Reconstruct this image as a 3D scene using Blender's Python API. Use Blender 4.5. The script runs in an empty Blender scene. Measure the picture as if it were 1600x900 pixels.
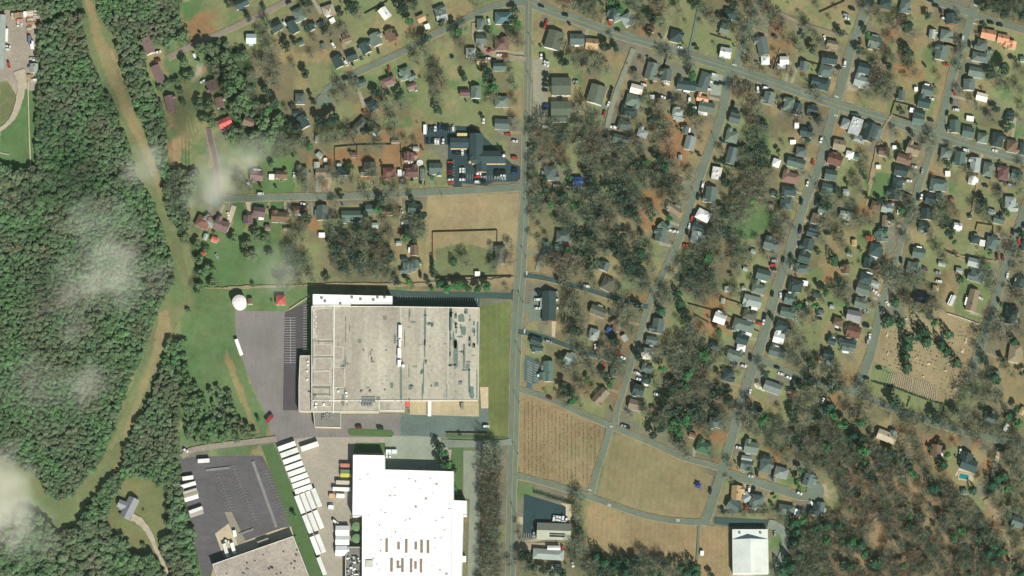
import bpy, math, random
import numpy as np
from math import radians as R, sin, cos, pi
from mathutils import Vector
random.seed(7); RNG = np.random.default_rng(7)
SC = bpy.context.scene; COL = SC.collection
# ------------------------------------------------------------------ camera
DIST, TILT = 3000.0, R(13)
cam = bpy.data.cameras.new('camera'); cam.lens = 36*DIST/800; cam.sensor_width = 36
cam.clip_start = 100; cam.clip_end = 12000
co = bpy.data.objects.new('camera', cam); COL.objects.link(co)
co.location = (0, -DIST*sin(TILT), DIST*cos(TILT)); co.rotation_euler = (TILT, 0, 0)
SC.camera = co
# ------------------------------------------------------------------ sky, sun, exposure
SUN_EL, SUN_AZ = 39, 157          # azimuth clockwise from north
w = bpy.data.worlds.new('World'); SC.world = w; w.use_nodes = True
wn = w.node_tree; bg = wn.nodes['Background']; bg.inputs[1].default_value = 0.052
sk = wn.nodes.new('ShaderNodeTexSky'); sk.sky_type = 'NISHITA'; sk.sun_disc = False
sk.sun_elevation = R(SUN_EL); sk.sun_rotation = R(SUN_AZ)
wn.links.new(sk.outputs[0], bg.inputs[0])
sl = bpy.data.lights.new('sun', 'SUN'); sl.energy = 4.9; sl.angle = R(0.5); sl.color = (.99, .975, .90)
so = bpy.data.objects.new('sun', sl); COL.objects.link(so)
sd = Vector((sin(R(SUN_AZ))*cos(R(SUN_EL)), cos(R(SUN_AZ))*cos(R(SUN_EL)), sin(R(SUN_EL))))
so.rotation_euler = sd.to_track_quat('Z', 'Y').to_euler(); so.location = sd*500
SC.view_settings.view_transform = 'Standard'; SC.view_settings.look = 'None'
SC.view_settings.exposure = 0.46; SC.view_settings.gamma = 1
SC.cycles.max_bounces = 5; SC.cycles.diffuse_bounces = 2; SC.cycles.volume_bounces = 3
SC.cycles.volume_step_rate = 1.0
SC.render.film_transparent = False
CT, ST = cos(TILT), sin(TILT)
def G(px, py, z=0.0):
    """survey coordinates (photo pixels, 0.5 m each) of a thing of height z -> ground position"""
    a = (px-800)/1600*800/DIST; b = (450-py)/1600*800/DIST
    d = (a, b*CT+ST, -(CT-b*ST)); t = (z-DIST*CT)/d[2]
    return (d[0]*t, -DIST*ST+d[1]*t)
def Gn(P, z=0.0):
    P = np.asarray(P, float); a = (P[:, 0]-800)*.5/DIST; b = (450-P[:, 1])*.5/DIST
    t = (z-DIST*CT)/-(CT-b*ST)
    return np.stack([a*t, -DIST*ST+(b*CT+ST)*t], 1)
# ------------------------------------------------------------------ helpers
def tag(o, label=None, cat=None, group=None, kind=None):
    if label: o['label'] = label
    if cat: o['category'] = cat
    if group: o['group'] = group
    if kind: o['kind'] = kind
    return o
def link(name, me, parent=None, loc=None, rz=0.0):
    o = bpy.data.objects.new(name, me); COL.objects.link(o)
    if parent: o.parent = parent
    if loc is not None: o.location = loc
    if rz: o.rotation_euler = (0, 0, rz)
    return o
def empty(name, loc, rz=0.0):
    return link(name, None, None, loc, rz)
def lin(c): return tuple(((v/255)/12.92 if v <= 10 else (((v/255)+.055)/1.055)**2.4) for v in c)
class MB:
    def __init__(s): s.v = []; s.f = []; s.m = []
    def add(s, vs, fs, m=0):
        n = len(s.v); s.v += [tuple(v) for v in vs]
        for f in fs: s.f.append([i+n for i in f]); s.m.append(m)
    def box(s, x, y, z, a, b, c, rz=0, m=0):   # centre x,y, base z, sizes
        ca, sa = cos(rz), sin(rz); vs = []
        for dz in (0, c):
            for dx, dy in ((-a/2, -b/2), (a/2, -b/2), (a/2, b/2), (-a/2, b/2)):
                vs.append((x+dx*ca-dy*sa, y+dx*sa+dy*ca, z+dz))
        s.add(vs, [(3, 2, 1, 0), (4, 5, 6, 7), (0, 1, 5, 4), (1, 2, 6, 5), (2, 3, 7, 6), (3, 0, 4, 7)], m)
    def prism(s, pts, z0, z1, m=0, mt=None):
        n = len(pts); A = sum(pts[i][0]*pts[(i+1) % n][1]-pts[(i+1) % n][0]*pts[i][1] for i in range(n))
        if A < 0: pts = pts[::-1]
        vs = [(p[0], p[1], z0) for p in pts]+[(p[0], p[1], z1) for p in pts]
        s.add(vs, [(i, (i+1) % n, (i+1) % n+n, i+n) for i in range(n)], m)
        s.add([(p[0], p[1], z1) for p in pts], [tuple(range(n))], m if mt is None else mt)
    def cyl(s, x, y, z, r, h, n=12, r2=None, m=0):
        r2 = r if r2 is None else r2; vs = []
        for zz, rr in ((z, r), (z+h, r2)):
            for i in range(n): vs.append((x+rr*cos(2*pi*i/n), y+rr*sin(2*pi*i/n), zz))
        s.add(vs, [(i, (i+1) % n, (i+1) % n+n, i+n) for i in range(n)]+[tuple(range(n, 2*n))], m)
    def mesh(s, name, *mats):
        me = bpy.data.meshes.new(name); me.from_pydata(s.v, [], s.f)
        for mt in mats: me.materials.append(mt)
        if any(s.m): me.polygons.foreach_set('material_index', s.m)
        me.update(); return me
    def build(s, name, mats, parent=None, loc=None, rz=0.0):
        if not isinstance(mats, (list, tuple)): mats = [mats]
        return link(name, s.mesh(name, *mats), parent, loc, rz)
def np_mesh(name, V, F, mat, smooth=False):
    """V (n,3) F (m,k) arrays"""
    me = bpy.data.meshes.new(name); n, k = F.shape
    me.vertices.add(len(V)); me.vertices.foreach_set('co', np.ascontiguousarray(V, np.float32).ravel())
    me.loops.add(n*k); me.loops.foreach_set('vertex_index', F.astype(np.int32).ravel())
    me.polygons.add(n); me.polygons.foreach_set('loop_start', np.arange(0, n*k, k, dtype=np.int32))
    me.polygons.foreach_set('loop_total', np.full(n, k, np.int32))
    me.materials.append(mat); me.update(calc_edges=True)
    if smooth: me.polygons.foreach_set('use_smooth', np.ones(n, bool))
    return me
# ------------------------------------------------------------------ materials
def mat(name, col, rough=.85, var=.12, nscale=.6, col2=None, spec=.2, objvar=0.0, stripes=None, detail=6, metal=0, coarse=None):
    m = bpy.data.materials.new(name); m.use_nodes = True; nt = m.node_tree; b = nt.nodes['Principled BSDF']
    b.inputs['Roughness'].default_value = rough; b.inputs['Specular IOR Level'].default_value = spec
    b.inputs['Metallic'].default_value = metal
    geo = nt.nodes.new('ShaderNodeNewGeometry')
    def noise(sc, det=detail, src=geo.outputs['Position'], rg=.6):
        n = nt.nodes.new('ShaderNodeTexNoise'); n.inputs['Scale'].default_value = sc; n.inputs['Detail'].default_value = det
        n.inputs['Roughness'].default_value = rg; nt.links.new(src, n.inputs['Vector']); return n.outputs['Fac']
    def remap(s, lo, hi, a=.3, z=.7):
        r = nt.nodes.new('ShaderNodeMapRange'); nt.links.new(s, r.inputs[0])
        r.inputs[1].default_value = a; r.inputs[2].default_value = z; r.inputs[3].default_value = lo; r.inputs[4].default_value = hi
        return r.outputs[0]
    c2 = col2 or tuple(v*.8 for v in col)
    mx = nt.nodes.new('ShaderNodeMix'); mx.data_type = 'RGBA'
    mx.inputs[6].default_value = (*col, 1); mx.inputs[7].default_value = (*c2, 1)
    nt.links.new(remap(noise(coarse or nscale*.15), 0, 1), mx.inputs[0])
    val = remap(noise(nscale), 1-var, 1+var)
    if objvar:
        oi = nt.nodes.new('ShaderNodeObjectInfo'); r = remap(oi.outputs['Random'], 1-objvar, 1+objvar, 0, 1)
        mu = nt.nodes.new('ShaderNodeMath'); mu.operation = 'MULTIPLY'; nt.links.new(val, mu.inputs[0]); nt.links.new(r, mu.inputs[1]); val = mu.outputs[0]
    if stripes:   # (freq vector, amount): stretched noise, streaks
        mp = nt.nodes.new('ShaderNodeMapping'); mp.inputs['Scale'].default_value = stripes[0]
        if len(stripes) > 2: mp.inputs['Rotation'].default_value = (0, 0, stripes[2])
        nt.links.new(geo.outputs['Position'], mp.inputs[0])
        r = remap(noise(1.0, 4, mp.outputs[0]), 1-stripes[1], 1+stripes[1])
        mu = nt.nodes.new('ShaderNodeMath'); mu.operation = 'MULTIPLY'; nt.links.new(val, mu.inputs[0]); nt.links.new(r, mu.inputs[1]); val = mu.outputs[0]
    vm = nt.nodes.new('ShaderNodeVectorMath'); vm.operation = 'SCALE'
    nt.links.new(mx.outputs[2], vm.inputs[0]); nt.links.new(val, vm.inputs['Scale'])
    nt.links.new(vm.outputs[0], b.inputs['Base Color'])
    return m
K = 1/1.12
def C(*c): return tuple(v*K for v in lin(c))
ROOF = {
 'S': C(92, 106, 100), 'G': C(104, 118, 106), 'G2': C(96, 98, 84), 'D': C(58, 76, 74), 'D2': C(30, 40, 52), 'L': C(150, 160, 152),
 'L3': C(128, 138, 132), 'W': C(240, 240, 232), 'WL': C(214, 216, 208), 'WT': C(240, 228, 206), 'WT2': C(190, 176, 150), 'W3': C(205, 200, 190),
 'T': C(180, 152, 112), 'T2': C(140, 126, 104), 'T3': C(150, 138, 112), 'B': C(112, 92, 74), 'R': C(120, 84, 72), 'R2': C(118, 92, 78),
 'P': C(124, 98, 88), 'p': C(126, 102, 100), 'M': C(112, 80, 80), 'V': C(196, 98, 90), 'O': C(216, 158, 122), 'N': C(88, 108, 98),
 'E': C(66, 100, 76), 'U': C(142, 142, 144), 'A': C(168, 158, 140), 'X': C(190, 205, 200), 'X2': C(80, 108, 108), 'X3': C(175, 180, 176),
 'X4': C(200, 190, 175), 'K': C(92, 100, 84), 'BB': C(60, 88, 150), 'BT': C(46, 60, 150), 'Z': C(160, 162, 142), 'a': C(150, 158, 150)}
RNAME = {'S': 'slate grey', 'G': 'grey green', 'G2': 'olive grey', 'D': 'dark slate', 'D2': 'near black', 'L': 'light grey', 'L3': 'blue grey', 'W': 'white',
 'WL': 'pale grey', 'WT': 'cream white', 'WT2': 'grey tan', 'W3': 'pale beige', 'T': 'tan', 'T2': 'brown grey', 'T3': 'sandy brown', 'B': 'brown', 'R': 'red brown',
 'R2': 'dull brown', 'P': 'rusty brown', 'p': 'pinkish brown', 'M': 'maroon', 'V': 'bright red', 'O': 'orange', 'N': 'green grey', 'E': 'dark green', 'U': 'lilac grey',
 'A': 'beige', 'X': 'silver', 'X2': 'teal grey', 'X3': 'patched grey', 'X4': 'cream brown', 'K': 'ribbed olive', 'BB': 'blue', 'BT': 'blue', 'Z': 'pale green grey', 'a': 'silver grey'}
RM = {k: mat('roof_'+RNAME[k].replace(' ', '_'), v, rough=.8, var=.16, nscale=1.6, objvar=.16, col2=tuple(x*.82 for x in v)) for k, v in ROOF.items()}
WALL = [mat('siding_white', C(222, 218, 206), objvar=.08), mat('siding_cream', C(205, 190, 160), objvar=.08), mat('brick', C(150, 96, 74), objvar=.1),
        mat('siding_grey', C(150, 152, 146), objvar=.1)]
M_brick = mat('chimney_brick', C(120, 80, 66)); M_tanwall = mat('tan_wall', C(205, 180, 140)); M_white = mat('white_paint', C(245, 244, 238), var=.03)
M_dark = mat('dark_metal', C(60, 62, 62)); M_grey = mat('grey_metal', C(135, 138, 136)); M_glass = mat('glass', (.02, .03, .035), rough=.15, spec=.6)
M_gutter = mat('trim_white', C(235, 232, 222), var=.04)
# ------------------------------------------------------------------ air
hz = bpy.data.materials.new('haze'); hz.use_nodes = True; hn = hz.node_tree; hn.nodes.remove(hn.nodes['Principled BSDF'])
hp = hn.nodes.new('ShaderNodeVolumePrincipled'); hn.links.new(hp.outputs[0], hn.nodes['Material Output'].inputs['Volume'])
hp.inputs['Density'].default_value = 8.5e-6; hp.inputs['Color'].default_value = (.72, 1.0, .76, 1); hp.inputs['Anisotropy'].default_value = 0
hb = MB(); hb.box(0, -350, -2, 19000, 19000, DIST+140); tag(hb.build('haze', hz), kind='stuff')
# ------------------------------------------------------------------ survey data
DATA = """T 0 0
H 1155 355 135 68 68 p
H 1237 582 160 66 66 p
H 1330 812 140 66 75 p
H 265 532 72 58 90 a
C 142 187 90 w
C 168 187 90 w
C 62 365 5 w
C 56 390 5 w
C 70 510 80 r
C 1237 408 -15 w
C 1232 475 -15 m
C 1585 637 -30 w
C 1518 435 70 w
C 1540 465 20 k
C 272 472 0 w
C 272 627 0 w
G tttffffggoffffftg
G kkkffffgotffffrgr
G kkkfffffoottfffrr
G kkkffffffgootogofo
G kkkffffffgooolggk
G kkkfffffffgoortgog
G wkkfffffffgootggw
G olwgfffffffgooggog
G olwgffffffffgoogoo
G oowgffffffffgoooog
N 1435 285 75 e
N 1560 380 70 e
N 1425 490 62 e
N 1470 590 62 e
N 1310 655 45 e
N 1370 640 45 e
N 1250 690 45 e
N 1400 725 50 e
N 1430 800 40 e
N 1560 810 60 e
N 640 130 45 e
N 1560 265 20 e
T 1 0
H 285 25 110 60 -25 D
H 362 300 75 75 0 X
H 560 205 75 85 60 D
H 690 210 105 65 60 D
H 735 110 105 80 60 G
H 830 210 50 50 60 D
H 965 75 90 75 -20 A
H 910 185 55 32 -25 L
H 995 158 42 36 -30 W
H 1405 100 90 65 55 W
H 1335 305 100 75 65 G
H 1455 275 100 65 65 B
H 1252 372 90 70 60 D
H 1148 435 80 75 -20 D
H 1038 480 95 70 65 D
H 1432 635 115 60 -22 P
H 1570 570 70 95 -22 G
H 1225 650 75 50 -20 N
H 745 770 85 72 90 S
H 57 668 85 75 70 p
H 115 800 80 55 75 P
H 1305 825 85 65 60 D
H 752 332 45 40 -20 N
H 925 362 50 32 75 N
H 1110 300 55 45 -20 B
H 720 885 60 40 0 D
C 1105 495 60 w
C 1150 495 60 k
C 1440 540 80 r
C 1355 400 80 k
C 1097 615 -20 k
C 622 185 60 w
C 290 78 20 k
C 655 20 -25 k
C 1005 355 60 w
G oollooolooooool
G rogooollloootto
G roogoolollloottt
G ggooollllllootto
G eooollllootttoott
G eeelllttotttooooo
G reeellltooogooogg
G geeelllltooooogggo
G oeeelllltloolllog
G oeeelgllolkoorrll
N 60 380 70 e
N 160 450 80 e
N 60 480 60 e
N 290 430 60 e
N 200 560 80 e
N 270 640 75 e
N 180 690 80 e
N 280 780 70 e
N 230 840 60 e
N 320 830 60 e
N 370 600 55 b
N 350 720 60 b
N 30 830 65 e
N 340 140 40 d
N 460 60 30 d
N 200 40 40 d
N 640 355 55 d
N 700 330 35 d
N 480 190 60 b
N 480 300 60 b
N 420 250 40 b
N 520 420 80 b
N 470 520 80 b
N 560 560 70 b
N 540 640 70 b
N 480 720 60 d
N 540 800 60 d
N 500 860 60 g
N 790 580 55 d
N 690 510 35 b
N 830 430 35 b
N 1150 60 80 d
N 1200 130 50 b
N 1080 250 60 b
N 980 260 60 b
N 930 230 50 d
N 800 20 60 d
N 800 80 60 b
N 850 300 40 b
N 790 220 40 d
N 1060 100 40 d
N 1540 60 70 d
N 1590 180 45 g
N 1050 680 50 b
N 1030 780 50 b
N 1100 740 55 b
N 1160 650 50 b
N 1180 700 45 b
N 1340 720 55 d
N 1430 720 40 d
N 1525 730 50 d
N 1420 840 80 b
N 1530 820 60 b
N 820 730 25 d
N 850 800 30 d
N 690 840 30 d
N 1480 250 30 d
N 630 850 30 b
N 430 850 60 b
N 1430 580 20 d
T 2 0
H 733 138 130 95 0 X2
H 558 190 95 60 90 G
H 560 305 80 75 0 G
H 720 345 105 95 0 P
H 480 408 75 70 0 L
H 565 480 75 40 0 T
H 705 520 100 60 0 N
H 518 718 95 75 90 G
H 432 725 75 50 0 M
H 720 792 105 85 0 G
H 235 85 75 70 65 G
H 250 120 85 65 -15 L
H 138 205 40 40 70 W
H 20 600 60 45 -20 G
H 20 672 70 45 -20 P
H 90 140 50 60 65 T
H 1130 310 150 125 107 K
H 1310 305 110 85 0 S
H 1425 340 95 85 5 T
H 1185 672 150 145 0 K
H 1180 850 150 125 0 K
H 1462 735 150 125 107 K
H 1370 510 40 40 0 T
H 1590 110 60 90 100 D
C 1070 175 100 r
C 1035 200 105 k
C 1058 205 105 r
C 1028 440 90 w
C 1052 442 90 k
C 1070 488 20 w
C 1066 510 20 w
C 1065 575 0 k
C 1065 598 0 k
C 1060 632 0 k
C 1060 668 0 k
C 1060 708 0 k
C 1064 828 0 b
C 1062 852 0 k
C 1298 640 0 s
C 1580 700 -75 k
C 1568 730 -70 k
C 1562 760 -70 k
C 1553 815 -70 w
C 1522 888 -70 r
C 1028 48 15 k
C 1215 118 15 k
C 622 398 -20 r
C 700 432 0 w
C 742 440 0 r
C 614 458 0 w
C 660 478 0 k
C 620 170 80 w
C 1562 183 70 r
C 520 800 20 k
C 1175 763 0 k
G olotttootokolltlool
G loottoookkotkokttll
G rlltooogtklotttkkoo
G tlottllllktoolttttt
G ootoolllltotoooolot
G tlootoolllototooolo
G gologoggltoktttogro
G googoogdrltktttttot
G oobotoooolttkkkttok
N 30 60 60 b
N 30 20 50 d
N 335 185 45 d
N 370 245 40 g
N 250 185 40 d
N 430 220 50 b
N 400 340 60 m
N 340 270 40 b
N 60 330 60 b
N 120 300 60 d
N 120 400 60 b
N 60 480 60 b
N 215 560 70 m
N 250 640 75 m
N 210 700 55 b
N 225 790 55 b
N 220 860 50 d
N 430 605 45 d
N 605 570 70 d
N 660 690 55 g
N 640 620 40 d
N 500 470 50 b
N 850 320 75 m
N 640 300 50 b
N 770 220 50 d
N 850 195 40 g
N 820 80 45 d
N 800 160 40 d
N 600 230 30 d
N 520 30 50 b
N 800 590 40 b
N 820 680 40 b
N 660 770 60 b
N 820 790 40 b
N 1280 460 60 b
N 1210 480 60 d
N 1400 540 80 b
N 1540 360 60 d
N 1460 480 70 b
N 1540 540 60 b
N 1350 450 50 b
N 1380 870 80 b
N 1450 90 60 m
N 1210 40 60 m
N 1280 60 60 b
N 1370 40 40 b
N 1200 330 40 b
N 1250 190 20 d
N 1570 280 30 b
N 1580 20 35 g
N 550 430 35 d
N 770 480 40 b
T 3 0
H 105 150 95 90 60 L
H 10 130 70 60 65 G
H 478 280 95 80 105 D
H 915 110 110 75 15 D
H 862 228 70 60 15 G
H 870 408 85 80 10 WL
H 1160 360 150 80 80 S
H 1180 470 60 60 0 W
H 1328 470 65 60 0 W
H 1305 515 70 32 5 W
H 1480 515 60 75 100 S
H 1580 640 75 70 15 D
H 290 555 140 85 105 G
H 408 585 95 70 95 S
H 565 665 150 75 8 D
H 702 640 165 80 107 S
H 175 695 95 70 15 WT
H 150 780 115 90 15 G
H 115 870 125 60 10 D
H 296 757 35 30 0 W
H 690 770 90 40 12 O
H 622 848 35 35 10 W
H 720 835 120 80 12 G
H 690 880 75 30 12 W
H 495 880 80 60 10 L
H 1210 765 100 85 105 G
H 1365 810 100 70 105 G
H 1430 850 90 60 105 D
H 945 885 60 50 15 D
H 1550 860 80 60 15 D
H 285 225 60 40 15 B
C 25 235 15 k
C 515 372 15 w
C 155 542 10 k
C 840 655 15 k
C 798 655 15 k
C 1120 700 90 w
C 1145 705 90 k
C 1185 688 12 w
C 930 818 105 k
C 1295 835 105 k
C 780 585 15 w
C 750 640 15 w
C 735 700 15 w
C 410 655 30 w
C 380 760 20 w
C 340 750 20 k
C 585 785 100 w
C 230 665 20 w
C 1255 285 20 k
G ggllloogllllllooto
G gololloolllokkrlot
G llrlooooooolkrrrko
G kkkoltoooootlkrrol
G tkkkktotoootklrloo
G tkrrlkkoookklrlooo
G tkrlltkkkttklllolo
G lkolkklttkttkkllol
G lkolloloookllotkkl
N 40 70 50 g
N 20 30 40 d
N 300 150 70 d
N 360 180 70 b
N 370 60 70 m
N 160 60 50 b
N 230 130 40 b
N 500 80 60 b
N 620 30 50 d
N 690 80 60 b
N 770 160 60 b
N 870 180 60 d
N 930 30 50 d
N 970 90 50 b
N 960 270 50 m
N 1010 200 60 b
N 1060 280 70 b
N 1110 170 70 b
N 1040 380 60 b
N 1080 80 60 b
N 1190 50 60 m
N 1230 120 70 b
N 1300 170 70 m
N 1320 280 70 b
N 1450 380 60 b
N 1550 380 50 d
N 1520 230 60 b
N 1470 280 30 d
N 1590 290 30 b
N 1070 520 55 m
N 1170 560 30 b
N 1120 500 20 g
N 1280 560 50 m
N 1370 570 50 m
N 360 410 45 b
N 430 440 60 b
N 560 460 50 b
N 600 500 60 b
N 610 590 50 g
N 640 380 30 d
N 15 380 40 d
N 980 720 70 m
N 1080 780 80 m
N 920 700 50 m
N 1120 860 60 b
N 1580 750 60 b
N 290 640 30 d
N 160 600 40 b
N 450 790 40 d
N 520 820 50 m
N 350 860 60 m
N 260 790 60 b
N 620 880 45 d
N 545 720 18 d
N 365 290 20 d
N 270 260 35 d
N 780 345 18 b
N 850 470 25 b
N 1250 300 20 b
T 4 0
H 520 30 85 75 15 D
H 672 45 105 75 105 S
H 1035 145 85 80 90 D
H 885 265 70 45 100 L
H 990 275 90 80 100 G
H 955 410 115 85 105 S
H 435 325 95 85 12 G
H 352 530 90 80 15 D
H 335 635 120 80 15 L
H 105 345 85 60 12 T2
H 82 460 120 75 8 D
H 55 550 105 80 18 S
H 30 660 100 80 18 D
H 1325 265 115 75 12 O
H 1440 300 90 65 12 O
H 1508 350 55 60 12 O
H 1272 350 80 75 105 S
H 1262 445 130 70 12 S
H 1230 560 120 75 12 G
H 1172 660 85 85 95 S
H 1272 755 85 60 15 WT
H 845 705 85 75 12 S
H 645 745 80 45 95 S
H 820 800 95 80 12 D
H 785 885 80 50 12 D
H 757 695 28 30 0 W
H 728 860 40 35 15 W
H 1500 885 50 45 0 D
H 1590 460 40 40 0 S
H 1345 395 25 20 10 S
H 280 893 60 20 5 D
C 210 120 20 s
C 215 145 20 w
C 225 185 10 k
C 257 72 20 k
C 870 8 15 k
C 910 48 15 k
C 950 88 80 k
C 200 500 100 w
C 1122 298 100 w
C 1105 358 100 k
C 1175 348 100 k
C 990 505 15 r
C 1340 180 12 k
C 1410 198 12 k
C 1070 860 10 w
C 878 775 15 w
C 1035 792 100 k
C 1000 885 100 k
C 1055 730 60 r
C 42 300 80 w
C 150 530 10 k
C 322 320 80 m
C 975 145 15 w
G tttklooottkkklllll
G otokloltoolklkllll
G tooklrllotttkloot
G llkklloltootkotttto
G ltkkolloogtkkooolo
G ttkollllogookoogto
G tkwlollrrootklokool
G tkwoolltoggtkltotoo
G kktollltoogtkttoogo
G ltttotootootktookoo
N 380 90 60 b
N 450 80 60 m
N 480 150 60 b
N 350 210 35 d
N 380 270 40 g
N 310 390 50 d
N 440 490 26 g
N 510 400 50 m
N 570 320 50 b
N 590 200 60 m
N 650 150 60 m
N 690 200 70 d
N 730 260 60 b
N 690 400 60 d
N 700 470 60 b
N 740 560 65 b
N 460 530 60 m
N 550 520 50 d
N 570 460 50 b
N 500 640 70 b
N 520 730 75 b
N 440 700 60 b
N 580 670 60 b
N 440 600 50 m
N 380 740 50 b
N 165 255 45 d
N 25 350 40 b
N 850 120 45 d
N 1100 140 50 b
N 1290 200 30 d
N 1120 350 50 b
N 1110 430 50 b
N 1090 530 45 b
N 1290 60 50 d
N 1370 80 60 b
N 1450 100 60 d
N 1530 60 60 b
N 1580 120 50 d
N 1340 20 50 b
N 1430 30 50 d
N 1400 580 60 b
N 1440 530 70 d
N 1340 570 60 d
N 1390 650 60 b
N 1460 680 50 b
N 1220 820 50 b
N 1090 710 40 b
N 1570 700 50 b
N 1380 860 45 d
N 1590 830 40 b
N 930 600 35 b
N 650 880 30 d
N 1540 470 20 d
N 560 440 40 b
N 1585 560 40 b
N 830 515 20 d
T 0 1
H 1585 835 105 90 25 R
C 1430 640 60 w
G oggfffffftofftoo
G wggffffffotffgto
G gggfffffffotffrtg
G gggffffffffotfrtgo
G fffffffffffottfrtg
G fffffffffffootffff
G ffffffffffffotffof
G ffffffffffffoottfog
G fffffffffffffootoog
N 1590 20 50 e
N 1480 480 60 e
N 1380 480 60 b
N 1340 560 60 b
N 1340 700 55 b
N 1420 770 60 b
N 1500 560 50 e
N 1440 560 50 e
N 1370 640 40 b
N 1420 895 45 e
N 1300 440 30 e
N 1530 460 35 e
T 1 1
H 158 58 100 75 -25 V
H 345 50 85 60 20 P
H 765 50 100 75 60 D
H 1215 80 130 75 -45 G2
H 1320 100 120 60 35 G2
H 405 472 95 70 5 p
H 410 425 60 12 5 L
H 522 480 42 42 0 W
H 598 465 90 55 3 B
H 758 440 85 75 0 G2
H 875 390 45 50 90 L
H 922 450 110 75 0 T2
H 1085 435 95 60 0 D
H 1290 420 95 110 90 G2
H 1440 445 95 75 0 R
H 1580 320 70 50 90 M
H 1588 445 60 50 90 M
H 1522 450 30 50 90 W
H 1490 210 65 30 0 T2
H 1050 385 35 25 0 L
H 895 310 45 40 45 L
H 942 350 25 30 0 W
H 1165 310 40 40 0 B
H 872 185 20 55 95 L
H 130 860 115 80 20 p
H 28 830 90 55 30 L
H 338 815 65 70 90 p
H 425 755 85 75 8 p
H 440 800 40 28 0 W
H 588 795 135 80 3 B
H 745 740 115 55 0 R
H 918 760 85 115 90 S
H 1150 785 165 80 0 N
H 1295 735 75 75 0 N
H 1425 755 90 45 0 B
H 1595 720 30 70 90 S
H 1580 850 50 60 90 G
H 490 875 40 40 0 p
H 645 888 60 20 0 T2
H 1330 860 50 40 0 L
C 185 780 70 w
C 770 695 10 w
C 797 730 100 w
C 698 468 90 w
C 435 615 0 w
C 1540 745 60 w
C 908 470 90 k
C 1545 520 70 s
C 345 545 60 w
C 945 800 45 s
G tooooofllloolllog
G okoofffflllrrrrt
G kogggffllltlllrr
G kgooggglrrrrrrrr
G googgggooloorlrr
G goooggkoolrololoo
G kkkkkkkkkkkkkkkk
G kotoggtooltotloro
G kotoggolrroollloo
N 60 70 55 e
N 60 20 50 e
N 270 30 30 g
N 200 180 70 e
N 280 150 70 e
N 460 60 80 e
N 550 100 80 e
N 480 180 80 e
N 390 160 70 e
N 580 30 60 e
N 600 180 60 b
N 620 260 60 b
N 680 220 60 b
N 720 110 60 d
N 660 90 50 d
N 760 220 70 b
N 820 250 40 g
N 910 50 70 d
N 1000 40 80 d
N 940 190 70 b
N 1020 170 70 b
N 1100 150 60 b
N 1160 180 70 b
N 1320 180 80 b
N 1260 120 50 d
N 1370 240 50 b
N 1480 60 60 b
N 1480 160 55 b
N 1570 210 40 b
N 530 385 45 e
N 420 250 60 b
N 320 240 60 b
N 460 290 50 b
N 290 520 60 b
N 270 570 50 b
N 435 555 22 d
N 555 558 18 d
N 760 500 55 b
N 790 560 50 b
N 920 530 45 b
N 1000 450 60 b
N 1060 520 60 b
N 1140 490 60 b
N 1130 400 40 d
N 1310 430 60 b
N 1320 520 60 b
N 1270 630 60 b
N 1060 630 35 d
N 1015 700 45 m
N 1010 790 40 m
N 1060 850 50 b
N 980 850 60 b
N 1200 870 60 d
N 790 800 60 d
N 770 860 50 b
N 690 780 50 b
N 395 880 45 e
N 1370 660 50 d
N 1440 680 50 b
N 1500 620 60 b
N 1580 570 60 b
N 1360 690 35 d
N 1350 740 40 g
N 1480 780 60 b
N 1430 850 60 b
N 1540 800 50 b
N 1480 510 40 b
N 1270 850 50 b
N 1430 590 50 b
N 350 570 30 b
N 1320 40 60 b
N 690 320 15 d
N 1140 300 20 g
N 1250 770 40 d
T 2 1
H 722 68 110 80 3 S
H 205 415 100 85 0 N
H 1098 450 95 110 90 S
H 1315 520 75 80 0 BB
H 18 445 90 80 0 M
H 10 325 45 60 90 M
H 50 260 45 30 0 L
H 35 730 90 80 5 N
H 1170 20 130 60 0 K
H 100 425 30 30 0 N
H 100 475 35 60 90 G
C 120 112 90 T
C 200 105 90 w
C 235 100 90 b
C 262 100 90 k
C 282 100 90 k
C 305 98 90 k
C 340 105 90 w
C 162 108 90 g
C 178 108 90 g
C 202 205 90 w
C 222 208 90 w
C 262 203 90 w
C 182 205 90 k
C 143 205 90 k
C 350 290 90 k
C 372 290 90 k
C 393 285 90 k
C 413 292 90 w
C 320 370 0 r
C 320 392 0 k
C 318 415 0 k
C 318 438 0 m
C 318 460 0 m
C 320 482 0 k
C 320 507 0 w
C 325 530 0 r
C 412 422 0 w
C 412 443 0 w
C 415 465 0 k
C 415 485 0 k
C 412 505 0 w
C 540 462 0 w
C 532 485 0 r
C 535 503 0 k
C 530 523 0 w
C 578 465 0 k
C 578 485 0 s
C 575 505 0 k
C 575 525 0 k
C 685 445 0 k
C 685 465 0 k
C 685 488 0 s
C 730 447 0 k
C 730 475 0 w
C 730 495 0 s
C 822 452 0 b
C 822 425 0 k
C 410 153 0 Y
C 578 45 90 w
C 768 152 10 r
C 1058 92 0 w
C 1145 550 0 w
C 1145 575 0 k
C 1250 562 20 w
C 1245 515 0 k
C 820 335 0 r
C 100 510 90 s
C 88 520 90 k
C 1590 92 0 w
C 12 372 0 w
C 822 205 0 w
G tooooooookolooolok
G rttttttoktklllllltk
G rkkkkooookllrlootk
G tokkkkkktkllorolll
G oooktkkkkkoototollt
G oootkkkkkklrkoolo
G kkkkkkktkklllolll
G ottttttttklllllll
G llttttttttklloollll
N 1060 60 70 b
N 1010 140 70 m
N 1130 130 60 b
N 1180 170 60 d
N 1240 150 60 b
N 1290 100 60 b
N 1350 90 60 b
N 1400 140 60 b
N 1470 60 60 b
N 1450 130 60 m
N 1390 200 60 m
N 1330 220 60 b
N 1220 250 50 b
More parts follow.
